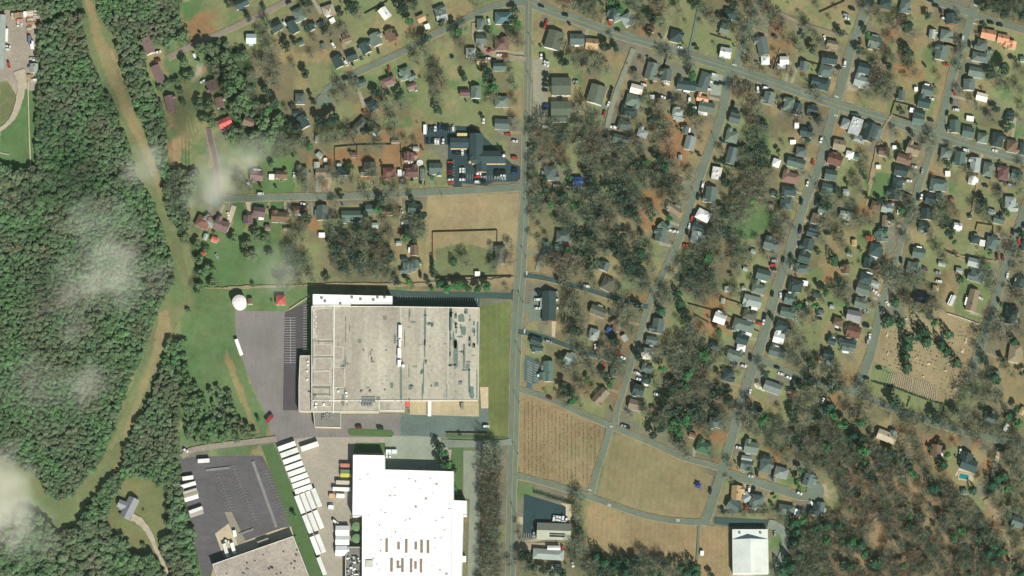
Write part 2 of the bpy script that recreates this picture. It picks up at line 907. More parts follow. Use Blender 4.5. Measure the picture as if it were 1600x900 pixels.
N 960 180 50 b
N 970 250 50 d
N 1040 260 50 m
N 960 380 50 b
N 1100 310 40 b
N 1460 260 70 m
N 1530 300 60 b
N 1500 210 60 b
N 1570 220 60 b
N 1440 340 60 b
N 1550 390 60 d
N 1400 480 60 d
N 1240 420 50 b
N 1480 420 50 b
N 1560 480 50 b
N 960 450 40 b
N 980 540 60 b
N 1040 600 60 d
N 980 650 60 b
N 1090 700 45 g
N 1280 710 40 g
N 1200 640 70 d
N 1280 630 60 b
N 1350 600 60 b
N 1430 580 60 d
N 1420 690 70 b
N 1350 740 60 b
N 1200 740 70 b
N 1120 650 50 b
N 1010 740 60 b
N 1500 640 70 b
N 1570 580 60 d
N 1540 740 70 b
N 1480 780 70 d
N 1390 810 60 b
N 1300 800 60 b
N 1430 860 60 b
N 1540 840 70 m
N 960 800 40 b
N 1180 820 50 b
N 1260 870 40 b
N 100 780 60 d
N 60 850 70 b
N 100 880 60 b
N 60 60 10 b
N 830 60 45 b
N 810 100 30 b
N 40 210 35 b
N 180 500 30 g
N 100 265 20 d
N 570 10 25 d
N 1300 570 50 b
N 1080 200 50 b
N 1230 200 40 b
N 20 500 25 d
N 20 660 40 d
T 3 1
H 78 75 100 65 18 S
H 220 140 75 60 20 L
H 48 185 115 65 15 N
H 555 115 45 65 100 S
H 590 215 75 110 105 L3
H 505 15 85 40 15 L
H 940 25 80 75 15 S
H 918 165 90 90 12 G
H 918 315 135 75 107 S
H 800 450 100 75 100 W3
H 755 620 85 125 100 S
H 695 780 105 80 28 W
H 655 880 90 60 20 D
H 470 735 120 50 35 T2
H 385 875 80 60 45 N
H 1500 130 90 70 10 D
H 1462 285 80 70 10 S
H 1420 370 140 75 15 N
H 1380 485 135 75 15 P
H 1365 590 110 65 10 D
H 1345 695 100 70 10 S
H 1265 370 55 60 20 W
H 1395 208 45 30 0 W
H 1425 80 35 45 90 W
H 1225 710 45 35 20 T2
H 1590 680 30 70 100 D
H 1575 810 70 80 20 T2
H 1560 890 70 40 20 D
H 515 330 28 40 90 L
H 510 510 55 40 40 P
H 290 50 45 30 10 D
H 1245 610 40 40 10 D
C 690 548 105 w
C 678 585 105 k
C 655 640 105 k
C 605 810 105 r
C 587 865 105 w
C 623 765 105 k
C 1552 370 100 r
C 1508 535 100 w
C 1462 678 100 k
C 1010 615 20 w
C 5 100 20 w
C 1455 890 100 k
G lllllrrtkooogglllk
G lllllrrktoolgglootk
G llllrrrktttooggooodt
G lllllrrktlollggtotkt
G lllllrtklollttlotk
G lgllllktttlrlllotko
G llrrltktotllllldok
G llrrtktwollllggooktl
G tlrrrktllloggglokll
N 90 20 50 b
N 170 60 50 b
N 300 30 50 d
N 380 80 70 b
N 420 140 60 m
N 630 60 70 b
N 680 40 50 b
N 420 230 70 m
N 330 160 60 b
N 150 210 60 m
N 210 260 60 b
N 340 250 50 b
N 60 270 60 b
N 120 320 60 b
N 350 340 60 d
N 400 410 50 g
N 470 380 60 b
N 480 440 55 b
N 250 370 45 g
N 250 440 60 b
N 180 400 60 d
N 60 360 60 b
N 30 440 60 b
N 120 480 60 b
N 320 480 60 b
N 430 520 60 d
N 60 560 60 d
N 150 580 70 b
N 230 540 60 b
N 400 590 50 b
N 500 570 60 b
N 450 640 60 b
N 70 650 70 d
N 160 680 60 b
N 60 740 50 b
N 130 760 70 d
N 230 720 60 b
N 300 760 60 b
N 200 820 60 b
N 540 620 50 b
N 575 480 50 b
N 440 800 40 g
N 660 310 22 d
N 1080 40 60 m
N 1110 110 60 b
N 1160 160 50 b
N 1170 70 40 d
N 1080 200 60 b
N 1130 250 60 d
N 1190 290 40 g
N 1090 320 60 b
N 1020 340 50 b
N 1140 380 60 d
N 1210 400 35 g
N 1080 430 60 b
N 1190 460 60 b
N 1130 500 60 m
N 1060 520 60 m
N 880 530 55 d
N 920 500 45 b
N 960 580 60 b
N 1040 600 60 b
N 1120 590 60 b
N 1190 580 60 b
N 1130 660 60 b
N 980 680 60 m
N 1040 690 50 b
N 940 740 60 b
N 860 780 60 d
N 790 810 60 b
N 830 860 60 b
N 920 820 60 b
N 1000 780 50 b
N 1270 820 60 b
N 1330 780 60 m
N 1290 880 50 b
N 1370 850 50 b
N 840 290 40 b
N 980 410 40 d
N 860 370 30 d
N 795 355 20 d
N 840 200 20 d
N 1030 260 30 d
N 980 240 20 d
N 1280 280 30 d
N 1580 30 50 d
N 1510 200 35 d
N 1420 20 60 m
N 1550 150 40 b
N 1470 450 30 b
N 1280 650 30 g
N 1200 720 40 b
N 600 430 30 m
N 500 680 50 b
T 4 1
H 285 85 140 90 110 X3
H 395 130 150 80 110 D
H 455 140 120 55 110 S
H 212 65 75 70 110 L
H 310 190 90 40 20 L
H 160 230 95 80 12 T2
H 125 345 110 85 18 R
H 240 305 55 50 15 W
H 288 325 45 45 15 N
H 92 465 90 80 10 N
H 72 570 100 70 12 N
H 210 598 50 45 0 L
H 775 30 90 70 10 N
H 1062 85 100 80 95 N
H 1165 130 85 85 12 N
H 1280 175 75 80 100 G
H 1395 190 85 115 100 D
H 1508 240 80 95 100 B
H 1590 260 40 100 100 D
H 1490 15 60 45 20 D
H 508 285 80 60 10 P
H 735 265 100 80 18 T2
H 665 340 110 70 18 R2
H 640 435 100 75 12 D
H 615 525 75 85 100 D
H 590 620 80 80 100 D
H 935 540 135 85 12 S
H 990 295 85 75 100 G
H 1100 340 80 110 100 N
H 1220 385 75 110 100 L
H 1198 505 55 60 15 W
H 1322 420 75 110 100 G
H 1440 450 75 110 100 M
H 1545 465 80 80 15 N
H 870 655 75 75 15 D
H 840 770 85 85 95 D
H 1495 690 80 110 95 L
H 535 725 90 70 15 L
H 518 825 45 85 95 T2
H 445 705 75 60 20 B
H 205 770 80 40 10 L
H 1085 865 60 45 10 W
H 1405 815 80 60 15 N
H 1350 755 60 40 15 L
H 820 865 80 60 10 D
H 500 890 70 40 0 D
H 1005 455 40 40 0 W
H 940 635 55 45 10 G
H 462 402 38 28 0 W
H 588 248 30 22 0 W
H 1260 630 40 35 10 B
H 1038 658 35 28 0 R
H 620 755 20 28 90 W
H 30 740 70 50 15 G
H 10 835 50 40 20 L
H 1180 25 60 40 10 W
H 1180 793 25 25 0 D
C 15 195 100 w
C 745 405 15 w
C 805 440 100 s
C 703 515 5 w
C 800 635 100 w
C 775 645 100 k
C 1145 275 12 w
C 1375 278 12 w
C 1318 488 15 k
C 1298 553 15 k
C 1430 515 10 k
C 905 635 20 w
C 945 655 10 m
C 870 40 10 k
C 1410 580 90 k
C 1595 860 100 k
C 1495 550 30 s
C 215 850 20 s
C 110 405 15 k
G kllkkktkktkooooolook
G krtkktkotkkkootoootg
G koootktolkkkkktooto
G koooltoolktlotkkkoo
G koootgootkrtoltotkkt
G koototgoktotgotrtto
G llllologktolttoootol
G llllrltlklootltolotk
G llltooktllloottootk
N 600 140 45 b
N 725 150 35 d
N 890 200 65 b
N 850 260 50 b
N 1030 270 40 b
N 1005 380 40 d
N 360 330 50 b
N 350 430 50 b
N 350 480 35 d
N 295 510 50 m
N 310 580 50 b
N 220 530 25 d
N 140 590 45 d
N 60 640 60 b
N 50 700 60 d
N 110 680 50 b
N 380 645 30 d
N 475 660 35 d
N 650 760 45 g
N 660 740 40 d
N 740 730 60 b
N 740 790 60 b
N 700 840 50 b
N 610 840 60 b
N 560 800 40 d
N 330 830 70 b
N 290 800 50 b
N 400 830 50 b
N 620 600 50 b
N 740 460 45 b
N 980 710 60 b
N 930 780 60 b
N 1000 790 60 b
N 1060 760 50 m
N 1030 850 50 d
N 940 850 50 b
N 1280 680 55 d
N 1230 730 50 b
N 1310 760 60 b
N 1300 810 50 b
N 1440 700 30 d
N 1470 770 35 g
N 1460 110 40 d
N 1490 80 40 g
N 1350 30 50 b
N 1570 500 50 b
N 1570 580 50 b
N 1400 610 40 b
N 1410 660 40 b
N 1180 460 50 b
N 1130 420 40 b
N 540 300 35 b
N 635 260 30 d
N 550 330 30 b
N 1590 400 45 b
N 520 690 30 d
N 210 690 60 b
N 180 830 50 b
N 100 770 50 b
N 70 860 50 b
N 20 860 50 b
N 270 700 30 b
N 20 40 30 b
N 690 660 30 b
N 570 690 20 d
N 1225 65 20 d
N 420 200 30 b
N 1400 500 20 b
T 0 2
G ffffffffffffoofo
G ffffffffffffotof
G ffffffffffffftgof
G ffffffffffffftgof
G ffffffffffffffog
G ffffffffffffogog
G fffffffffffotogg
G fffffffffffttogg
G fffffffffffotogg
N 1450 60 60 e
N 1540 110 50 e
N 1560 230 50 e
N 1580 330 55 e
N 1560 440 45 e
N 1540 480 30 e
N 1380 880 50 e
N 1440 870 35 e
N 110 150 45 R
N 1590 180 30 R
N 1470 630 25 e
T 1 2
H 75 70 50 40 20 V
H 5 50 30 50 110 L
H 1580 290 60 90 90 S
H 915 35 50 35 0 W
H 1515 100 40 35 0 L
H 1560 225 50 35 0 D
H 355 552 40 45 0 B
H 592 542 68 72 0 V
C 95 205 65 s
C 1548 310 95 w
C 1550 350 90 k
G tgggggoollllllll
G rggggggtollllltt
G rtggggggolllllto
G otgggggogollllltt
G rtgggggooootltltg
G ggggggogoootttttt
G gggggggggwwwwwww
G gggggggggggggggg
G gtgggggggggggggg
N 225 65 48 e
N 320 95 50 e
N 350 190 75 e
N 400 30 60 e
N 450 60 55 e
N 500 80 40 b
N 505 190 46 e
N 10 140 40 e
N 40 310 60 e
N 60 410 50 e
N 372 430 28 e
N 700 30 60 b
N 760 60 60 b
N 660 150 50 b
N 700 140 60 b
N 680 240 75 b
N 760 230 60 b
N 800 300 75 b
N 720 330 75 b
N 640 420 80 b
N 740 400 70 b
N 840 380 50 b
N 590 410 50 b
N 955 370 35 d
N 1000 50 60 b
N 1080 30 50 d
N 1020 140 70 d
N 1100 180 60 b
N 1200 60 70 b
N 1180 200 70 d
N 1240 150 60 b
N 1040 240 60 b
N 1080 280 60 d
N 1220 280 70 b
N 1320 50 50 d
N 1380 180 70 m
N 1440 200 60 d
N 1330 260 60 b
N 1430 300 60 b
N 1120 340 60 b
N 1240 350 50 m
N 1340 360 50 b
N 1450 380 50 b
N 1430 60 50 b
N 1570 80 45 g
N 1590 10 50 d
N 1500 400 45 d
N 1590 400 40 g
N 1280 30 50 b
N 70 20 20 e
T 2 2
H 38 155 60 80 90 B
H 45 265 55 65 90 S
H 15 280 50 80 90 S
H 708 185 75 145 90 G2
H 530 338 40 35 0 W
H 1205 45 115 85 5 S
H 1073 122 45 55 90 N
H 1165 128 55 50 0 N
H 1228 105 45 40 -15 V
H 1345 185 55 40 25 S
H 1525 280 65 70 115 S
H 1545 415 85 100 115 G2
H 1090 590 105 240 90 D
H 1475 630 125 70 22 G2
H 1440 810 70 85 105 L
H 990 865 85 60 20 D
H 1555 780 35 45 115 BB
H 1590 830 40 80 115 D
C 1138 178 0 r
C 1008 488 85 k
C 1000 542 5 w
C 1000 610 0 w
C 1005 475 0 k
C 1138 488 0 s
C 1142 545 0 w
C 1140 608 0 w
C 1468 885 100 k
C 1385 438 15 w
C 1085 870 20 s
C 85 350 90 k
C 1563 640 90 N
G oottoooooktllllll
G toooottotktollllll
G ttgoooootkttllllt
G ttggooollkttllltt
G tlllltttlkkkllllt
G kkkkkkkkktktlllltt
G wwwwwoootktktllltl
G wwwwwgootktktllltl
G wwwwwgooktotllloll
N 335 230 32 D
N 440 250 65 b
N 175 230 18 D
N 178 300 20 D
N 175 260 18 D
N 180 340 18 D
N 145 400 35 d
N 170 450 25 g
N 790 130 45 b
N 680 260 50 b
N 650 290 45 b
N 780 240 50 m
N 650 140 30 b
N 755 450 30 b
N 240 400 40 D
N 300 400 45 D
N 360 400 45 D
N 420 405 45 D
N 480 400 48 D
N 540 395 50 D
N 590 405 45 D
N 290 450 50 g
N 350 450 50 g
N 410 450 50 g
N 470 450 50 g
N 530 450 50 g
N 590 445 50 g
N 90 30 60 b
N 30 70 40 d
N 40 20 50 b
N 20 440 30 b
N 0 390 30 b
N 1020 90 35 b
N 1250 145 45 g
N 1310 60 60 d
N 1370 110 70 b
N 1420 60 60 d
N 1480 100 60 b
N 1560 60 50 b
N 1430 160 60 b
N 1530 180 50 b
N 1380 190 60 d
N 1440 260 70 d
N 1100 220 70 m
N 1160 280 80 m
N 1240 240 80 m
N 1290 300 80 m
N 1200 330 60 m
N 1330 240 60 m
N 1030 270 40 b
N 1220 380 60 b
N 1420 350 60 b
N 1440 420 50 b
N 1080 250 50 m
N 1290 560 75 b
N 1310 640 75 b
N 1340 700 65 b
N 1230 640 50 b
N 1230 740 55 m
N 1290 790 70 d
N 1340 780 60 b
N 1270 850 60 b
N 1370 480 40 b
N 940 30 30 b
N 1180 400 40 d
N 1380 850 50 b
T 3 2
H 362 40 80 95 105 S
H 690 10 60 50 20 D
H 645 50 85 85 105 L
H 1228 105 115 90 15 S
H 1165 345 105 80 15 N
H 1130 455 105 75 15 G
H 1080 550 140 80 15 L
H 1060 660 105 70 15 G2
H 1010 740 165 80 18 G
H 1000 850 90 75 20 D
H 825 685 90 80 20 WL
H 878 457 35 40 0 W
H 1012 450 32 32 0 L
H 848 550 30 40 100 L
H 1095 605 50 35 10 W
H 1050 805 50 40 20 W
H 340 745 85 115 100 S
H 295 860 90 60 10 S
H 1515 110 80 90 15 D
H 1485 210 85 80 15 D
H 1470 300 110 60 0 S
H 1418 430 105 90 15 D
H 1490 412 45 40 10 W
H 1375 535 85 80 15 N
H 1355 640 110 75 12 N
H 1315 745 100 70 20 D
H 1285 840 80 75 15 WL
H 1550 20 90 50 15 D
H 1585 505 60 40 20 D
H 1595 640 30 50 90 D
H 10 745 40 90 90 B
H 780 890 60 40 10 D
H 80 840 50 40 60 L
H 1085 165 40 35 20 L
H 1025 300 35 30 20 L
C 558 118 15 r
C 1238 275 0 r
C 1245 305 0 k
C 1250 240 0 s
C 1235 498 100 k
C 1298 510 90 w
C 1175 675 100 k
C 1165 715 100 w
C 1130 728 15 r
C 1320 230 100 k
C 1360 755 80 b
C 570 15 100 k
C 480 10 15 w
C 445 5 15 w
C 1400 690 20 w
C 1415 705 20 s
C 1385 290 100 w
C 215 600 90 w
C 1450 5 100 b
C 1600 690 0 k
C 1500 580 90 s
G lttlokllllloollkkl
G ltoookollllolllkko
G lltookooolllolkkol
G loltktolllloookktg
G ollkolllllooookotoo
G trrktlollroooktkoo
G lllkootorroootkolt
G llktloorrrroolktoo
G rlkoototlrooookktlo
N 40 60 60 d
N 30 160 70 d
N 60 230 50 b
N 130 60 50 b
N 180 100 50 b
N 190 180 50 g
N 230 220 50 d
N 270 180 60 b
N 130 210 60 b
N 120 290 70 d
N 200 300 60 d
N 300 300 50 b
N 130 390 60 b
N 210 420 80 b
N 260 400 50 b
N 280 470 50 b
N 60 490 40 b
N 30 440 30 b
N 50 600 70 b
N 120 660 90 b
N 190 600 50 d
N 60 720 60 b
N 130 780 50 b
N 360 620 42 D
N 15 870 60 d
N 400 490 60 b
N 430 540 60 b
N 370 560 40 b
N 470 360 50 b
N 490 490 38 D
N 510 560 42 D
N 530 620 45 D
N 540 680 35 g
N 720 100 60 b
N 770 80 60 b
N 820 30 60 b
N 870 20 50 d
N 650 190 50 b
N 580 260 50 b
N 530 300 50 b
N 600 330 60 d
N 680 260 60 d
N 740 230 60 g
N 780 290 60 b
N 830 220 50 b
N 680 380 60 b
N 620 420 60 b
N 740 350 60 d
N 780 420 70 b
N 640 500 70 b
N 720 470 70 b
N 800 500 50 m
N 700 560 50 m
N 540 420 50 d
N 960 150 70 b
N 1020 100 60 b
N 1000 210 70 b
N 950 250 60 b
N 1060 220 50 b
N 910 350 25 d
N 940 60 50 b
N 1120 80 40 b
N 1190 210 40 b
N 960 330 40 b
N 1290 60 60 m
N 1260 200 30 b
N 1310 20 60 b
N 910 490 50 b
N 970 490 50 b
N 780 730 50 D
N 820 790 45 g
N 890 760 30 d
N 560 680 50 d
N 590 760 60 b
N 620 820 60 b
N 660 870 60 b
N 590 870 50 b
N 700 800 50 b
N 450 870 50 b
N 530 870 40 b
N 590 690 50 b
N 1400 800 60 b
N 1440 850 50 b
N 1380 870 40 b
N 1440 590 40 g
N 1490 620 40 d
N 1590 430 30 d
N 1450 650 40 b
N 1540 480 30 b
N 1400 290 40 b
N 1390 220 30 d
N 1590 170 30 d
N 1550 700 50 b
N 1230 680 30 d
N 750 30 50 b
N 860 650 30 b
N 1570 590 40 g
N 500 800 30 b
T 4 2
H 485 45 80 70 90 N
H 440 150 100 90 105 D
H 390 255 75 85 100 D
H 425 210 60 22 15 W
H 370 375 100 80 18 D
H 345 460 105 75 18 G
H 325 565 90 75 15 G
H 272 665 110 80 12 U
H 270 790 105 90 15 R
H 225 885 125 60 10 D
H 150 715 70 60 20 B
H 98 868 55 50 20 D
H 210 302 50 65 95 B
H 780 175 95 75 10 N
H 740 290 105 80 15 G
H 800 525 110 75 20 D2
H 1220 70 60 60 10 D
H 1275 98 42 50 100 W
H 1350 100 80 110 100 S
H 1210 250 90 65 15 L
H 1235 350 100 100 105 S
H 1200 545 75 175 105 T2
H 1095 315 50 45 10 L
H 1575 400 60 90 110 D
H 1500 660 90 140 100 D
H 435 415 70 40 25 L
H 275 95 38 45 90 T
H 910 450 45 40 10 T
H 960 260 55 30 10 L
H 1030 545 30 80 115 W
H 1595 120 30 80 100 D
H 15 640 45 40 20 S
H 100 595 35 30 10 L
H 0 510 30 40 0 D
H 240 180 40 30 20 L
C 825 303 30 V
C 925 330 10 s
C 935 400 10 w
C 500 265 10 k
C 365 750 15 k
C 395 830 95 w
C 378 870 95 s
C 1560 90 80 r
C 1470 355 100 w
C 640 235 90 k
C 440 480 30 w
C 455 500 30 w
C 365 630 30 s
C 150 780 15 k
C 370 745 15 k
C 1392 205 90 m
C 1435 215 90 m
C 1515 15 100 k
C 1255 530 30 w
C 1410 765 20 s
C 800 10 10 s
C 65 25 0 k
C 535 575 60 w
G ottrgokktttooottkll
G otoootklloootootkkl
G tooogotkkooooottokk
G rtooltkkloltoogkol
G oollltkllllttogkol
G ogllokkllllttgtkkl
G ootolokktlllttokkol
G tooobokttttttttkkl
G totttkktttttttklkl
N 20 80 50 b
N 170 60 60 b
N 180 110 50 b
N 110 215 48 D
N 245 180 30 b
N 320 155 20 g
N 40 420 55 D
N 60 490 40 g
N 170 420 50 d
N 150 500 70 m
N 230 460 50 b
N 210 530 60 b
N 230 580 32 g
N 520 20 30 g
N 680 70 50 b
N 460 330 60 m
N 540 300 60 b
N 590 350 80 b
N 560 420 70 b
N 640 400 60 b
N 570 520 40 D
N 600 560 35 g
N 690 390 50 b
N 770 380 60 b
N 740 430 50 b
N 810 340 40 b
N 690 550 60 m
N 730 600 70 b
N 800 620 70 b
N 870 590 60 m
N 920 600 50 b
N 530 640 60 D
N 545 700 50 g
N 620 660 45 D
N 645 720 35 g
N 665 800 65 D
N 700 850 50 g
N 660 880 50 D
N 790 720 60 D
N 810 790 60 g
N 840 850 50 D
N 880 680 50 b
N 915 730 45 g
N 990 760 45 D
N 1010 810 40 g
N 940 840 42 D
N 960 890 40 g
N 960 190 65 b
N 990 240 40 b
N 1330 180 30 g
N 1100 370 30 D
N 1330 320 60 b
N 1310 420 50 b
N 1360 400 60 b
N 1290 300 50 b
N 1360 470 40 b
N 1540 190 70 b
N 1580 240 60 b
N 1560 500 60 m
N 1590 560 60 b
N 1550 330 50 b
N 1560 690 70 b
N 1500 760 60 b
N 1400 700 60 b
N 1360 750 60 b
N 1420 830 70 m
N 1350 840 50 b
N 1280 850 70 b
N 1520 860 40 D
N 1580 800 50 b
N 1430 580 30 g
N 900 480 35 b
N 1440 30 35 b
N 1060 90 30 g
N 1020 20 60 d
N 870 20 50 m
N 250 720 20 d
N 420 580 35 b
N 430 310 40 b
N 30 560 30 b
N 1590 40 40 d
N 1460 460 30 b
N 390 60 38 R
T 0 3
C 1450 820 30 w
G fffffffffffootfg
G ffffffffffootffg
G ffffffffffoottfoffg
G fffffffffotofflg
G fffffffffotffffgg
G ffffffffototffffgg
G fffffffftottfffftggg
G fffffffootlffffftggg
G ffffffotoflffftkkk
N 1440 180 45 e
N 1460 260 50 e
N 1440 340 55 e
N 1500 310 45 e
N 1430 420 60 e
N 1500 420 60 e
N 1570 450 60 e
N 1480 500 60 e
N 1550 540 45 e
N 1590 640 50 e
N 1580 700 45 e
N 1540 690 30 e
N 1430 80 40 e
T 1 3
C 1372 648 5 g
C 1203 640 5 m
C 1434 827 0 w
C 1478 827 0 w
C 1438 850 0 w
C 1440 870 0 w
G ggttgggkkkkkkkkk
G ggggtgkkkkkkkkkk
G gggtogkkkkkkkkkk
G gggotogkkkkkkkkk
G ggggotgkkkkkkkkk
G gggogtgkkkkkkkkk
G gglggttkkkkkkkkk
G okkkkkkkkkkkkkkk
G ogggtgkkkkkkgggkk
N 180 370 35 e
N 150 420 30 e
N 190 430 35 e
N 230 510 35 e
N 150 540 35 e
N 190 580 40 e
N 150 490 35 e
N 240 570 35 e
N 30 610 45 e
N 110 620 45 e
N 180 660 45 e
N 250 640 40 e
N 300 660 40 e
N 60 680 50 e
N 130 720 50 e
N 230 710 45 e
N 320 700 40 e
N 390 700 35 e
N 20 740 45 e
N 410 580 25 g
N 190 370 25 e
T 2 3
H 1000 18 80 40 10 D
H 1085 200 75 160 90 N
H 1042 240 50 60 0 N
H 1255 105 85 80 25 L
H 1490 395 135 70 -47 T2
H 1590 200 40 70 90 D
C 1090 410 20 m
C 598 633 0 w
C 413 468 90 w
C 1520 150 60 r
C 1450 10 90 w
G wwwwwgooktoollllll
G wwwwwgooktoktllllll
G wwwwwgooktotllllll
G wwwwwtookttolllrrl
G wwwwwtookttttlltool
G kkkkkkooktttttttook
G kkkkkkooktttttttttk
G kkkkkkkkktttttttttk
G kkkgggkkktttttttkko
N 225 790 50 d
N 265 840 45 g
N 280 890 35 d
N 390 695 20 d
N 650 850 95 b
N 590 830 50 b
N 700 830 50 b
N 1220 190 50 b
N 1290 200 60 b
N 1340 60 60 b
N 1400 130 70 b
N 1430 210 50 b
N 1480 100 50 b
N 1400 270 35 g
N 1330 310 50 m
N 1380 360 50 b
N 1200 320 55 d
N 1240 370 55 d
N 1210 440 50 b
N 1270 440 50 g
N 1310 400 50 b
N 1330 470 40 b
N 1540 50 60 b
N 1590 120 50 b
N 1530 220 50 d
N 1560 300 45 g
N 1590 270 30 g
N 1180 100 35 d
N 1190 130 40 b
N 1300 150 40 b
N 1440 350 35 b
N 1060 360 18 b
N 1580 500 16 g
N 650 770 40 b
T 3 3
H 250 60 85 75 95 X4
H 258 180 90 50 15 S
H 250 270 60 50 15 D
H 190 345 80 80 15 D
H 170 465 110 75 15 T2
H 300 490 35 35 10 R
H 940 75 110 75 20 G
H 1270 50 120 70 15 S
H 1285 70 50 35 12 W
H 890 230 80 95 105 D
H 1235 325 130 80 20 L3
H 1400 385 70 55 105 B
H 1135 500 40 40 30 D
H 700 795 115 85 20 E
H 790 600 90 70 10 S
H 1070 795 105 85 10 G
H 1035 885 80 40 10 L
H 1185 885 80 50 20 D
H 990 15 60 45 10 W
H 790 15 60 35 25 L
H 610 700 50 40 20 B
H 940 140 50 30 25 G
C 180 218 35 w
C 200 235 35 s
C 195 265 15 w
C 335 385 20 w
C 1008 160 10 w
C 1270 172 20 k
C 1300 222 20 w
C 1360 250 20 w
C 1060 362 100 w
C 972 798 10 w
C 1392 315 100 k
C 75 630 15 s
C 103 640 15 k
C 65 95 30 w
C 35 60 30 r
C 615 690 20 k
C 200 75 10 k
C 1065 100 100 k
C 1432 282 90 k
G lklglllloookkloolll
G klollllloootkkollll
G lkoolllllolokkkkkkl
G rkootlllllltkookoool
G lkoollllltlkktttooll
G kootlllllltlkltooolll
G kkkoolllrllkllollllr
G tttkkllllrrkkolllllr
G tttttkkllrokkorllll
N 20 30 50 m
N 40 140 60 b
N 40 200 60 b
N 180 90 50 d
N 300 80 60 b
N 330 160 60 D
N 370 190 40 g
N 350 60 50 b
N 440 40 60 b
N 430 100 50 b
N 520 60 70 b
N 600 60 70 b
N 510 150 70 b
N 580 230 60 g
N 640 160 60 b
N 700 80 60 g
N 720 30 50 d
N 790 60 40 b
N 500 220 60 b
N 700 200 60 m
N 760 120 50 b
N 620 290 60 m
N 680 300 60 b
N 540 320 60 d
N 470 330 60 d
N 420 400 60 d
N 470 430 60 b
N 540 420 60 b
N 400 480 60 d
N 380 560 60 b
N 440 520 60 d
N 510 520 70 d
N 600 400 60 b
N 640 370 50 b
N 620 520 70 d
N 560 580 60 g
N 480 600 60 g
N 440 650 50 g
N 500 670 60 g
N 380 640 60 d
N 320 680 60 d
N 340 600 50 b
N 330 300 60 b
N 250 520 50 b
N 230 490 40 b
N 500 720 60 d
N 520 780 60 b
N 560 840 60 b
N 660 570 60 b
N 780 390 60 d
N 820 360 40 d
N 820 450 60 m
N 890 430 60 d
N 780 520 60 d
N 840 560 50 b
N 700 480 50 b
N 740 650 60 b
N 700 680 50 b
N 880 570 50 b
N 860 640 40 b
N 890 350 35 d
N 960 200 50 b
N 900 480 50 m
N 960 520 50 b
N 840 20 60 b
N 860 120 50 b
N 1145 160 45 b
N 1180 220 45 d
N 1050 440 45 m
N 1070 490 50 d
N 1020 550 60 b
N 1100 550 60 b
N 1160 580 60 g
N 1130 620 50 b
N 1240 620 60 b
N 1040 640 60 b
N 1100 680 50 b
N 1200 700 60 b
N 1290 680 60 b
N 1260 760 60 b
N 1340 720 60 b
N 1320 640 50 b
N 1250 830 50 b
N 1370 80 60 b
N 1420 130 60 b
N 1350 130 50 b
N 1480 50 60 b
N 1530 150 60 d
N 1470 190 50 b
N 1530 270 60 d
N 1450 320 50 d
N 1480 380 60 b
N 1560 380 70 b
N 1420 460 50 b
N 1400 520 60 d
N 1480 500 60 b
N 1560 480 60 b
N 1410 590 50 d
N 1500 580 70 b
N 1580 560 50 d
N 1590 690 45 d
N 1460 660 60 b
N 1380 720 60 b
N 1440 760 60 d
N 1520 740 60 m
N 1420 850 60 b
N 1500 840 70 b
N 1590 800 60 b
N 1340 880 50 b
N 760 860 30 b
N 100 520 20 b
N 590 640 40 d
N 210 30 40 d
T 4 3
H 225 12 90 60 10 S
H 75 70 75 70 10 D
H 80 135 45 35 20 L
H 1530 60 90 140 100 T3
H 530 710 150 75 22 WT2
H 575 695 50 60 22 G
H 915 820 80 90 100 B
H 1150 880 90 90 110 D
H 1375 240 75 75 100 S
H 1350 570 80 80 20 S
H 30 510 60 50 15 S
H 1590 510 40 60 30 T
H 1460 640 25 60 30 W
C 1103 825 90 w
C 470 180 0 D
C 30 430 110 w
C 920 745 15 r
C 368 255 0 k
C 1570 60 110 w
G lotktttttttttttkktll
G ltktttttttttttkktlltt
G lrktooootttttotkltltt
G lrktoooooottttollltt
G llkooooooooooollttt
G lrklloooooooooollltt
G lllltlllooooollllll
G lllllttrlrllttlllll
G llllllltllrlrkrtkll
G lllllllllllloktotll
N 690 10 40 g
N 670 80 45 D
N 695 170 42 g
N 660 100 35 D
N 950 20 40 g
N 1000 30 45 D
N 1040 70 50 D
N 1080 130 40 g
N 30 180 70 b
N 130 160 60 b
N 160 280 80 b
N 210 370 70 b
N 110 340 60 d
N 350 360 70 b
N 420 430 70 b
N 380 480 60 b
N 70 470 60 D
N 130 500 60 D
N 250 540 60 m
N 180 620 60 g
N 310 600 60 g
N 50 600 60 b
N 120 560 40 g
N 360 560 50 b
N 400 620 50 b
N 260 700 60 D
N 320 720 50 D
N 350 830 75 g
N 60 800 50 g
N 150 760 60 b
N 200 840 60 b
N 430 820 60 b
N 110 860 60 b
N 40 700 60 b
N 420 710 40 d
N 590 440 70 d
N 540 520 50 b
N 640 530 60 b
N 690 580 60 b
N 760 590 50 b
N 720 640 60 m
N 690 730 60 b
N 770 780 60 b
N 650 810 60 b
N 560 840 60 d
N 690 870 60 b
N 800 850 50 m
N 910 570 65 d
N 960 620 60 b
N 850 640 60 b
N 1040 640 60 b
N 1060 510 50 d
N 1100 560 60 b
N 1150 480 60 b
N 1120 380 60 b
N 1190 400 60 b
N 1180 300 60 b
N 1240 220 50 b
N 1230 340 60 b
N 1270 420 60 b
N 1290 100 50 d
N 1260 50 50 b
N 1320 180 50 b
N 1330 300 50 b
N 1400 350 60 b
N 1370 430 60 b
N 1440 470 60 b
N 1370 240 50 D
N 1440 110 40 d
N 1500 220 50 b
N 1500 440 45 D
N 1540 510 40 g
N 1480 540 45 D
N 1560 580 50 D
N 1560 620 50 g
N 1430 610 50 b
N 1320 540 50 d
N 1270 620 60 b
N 1330 680 60 b
N 1230 720 60 b
N 1280 790 60 b
N 1390 700 60 b
N 1480 740 60 b
N 1560 720 60 b
N 1180 680 50 b
N 1000 820 50 D
N 1010 860 40 g
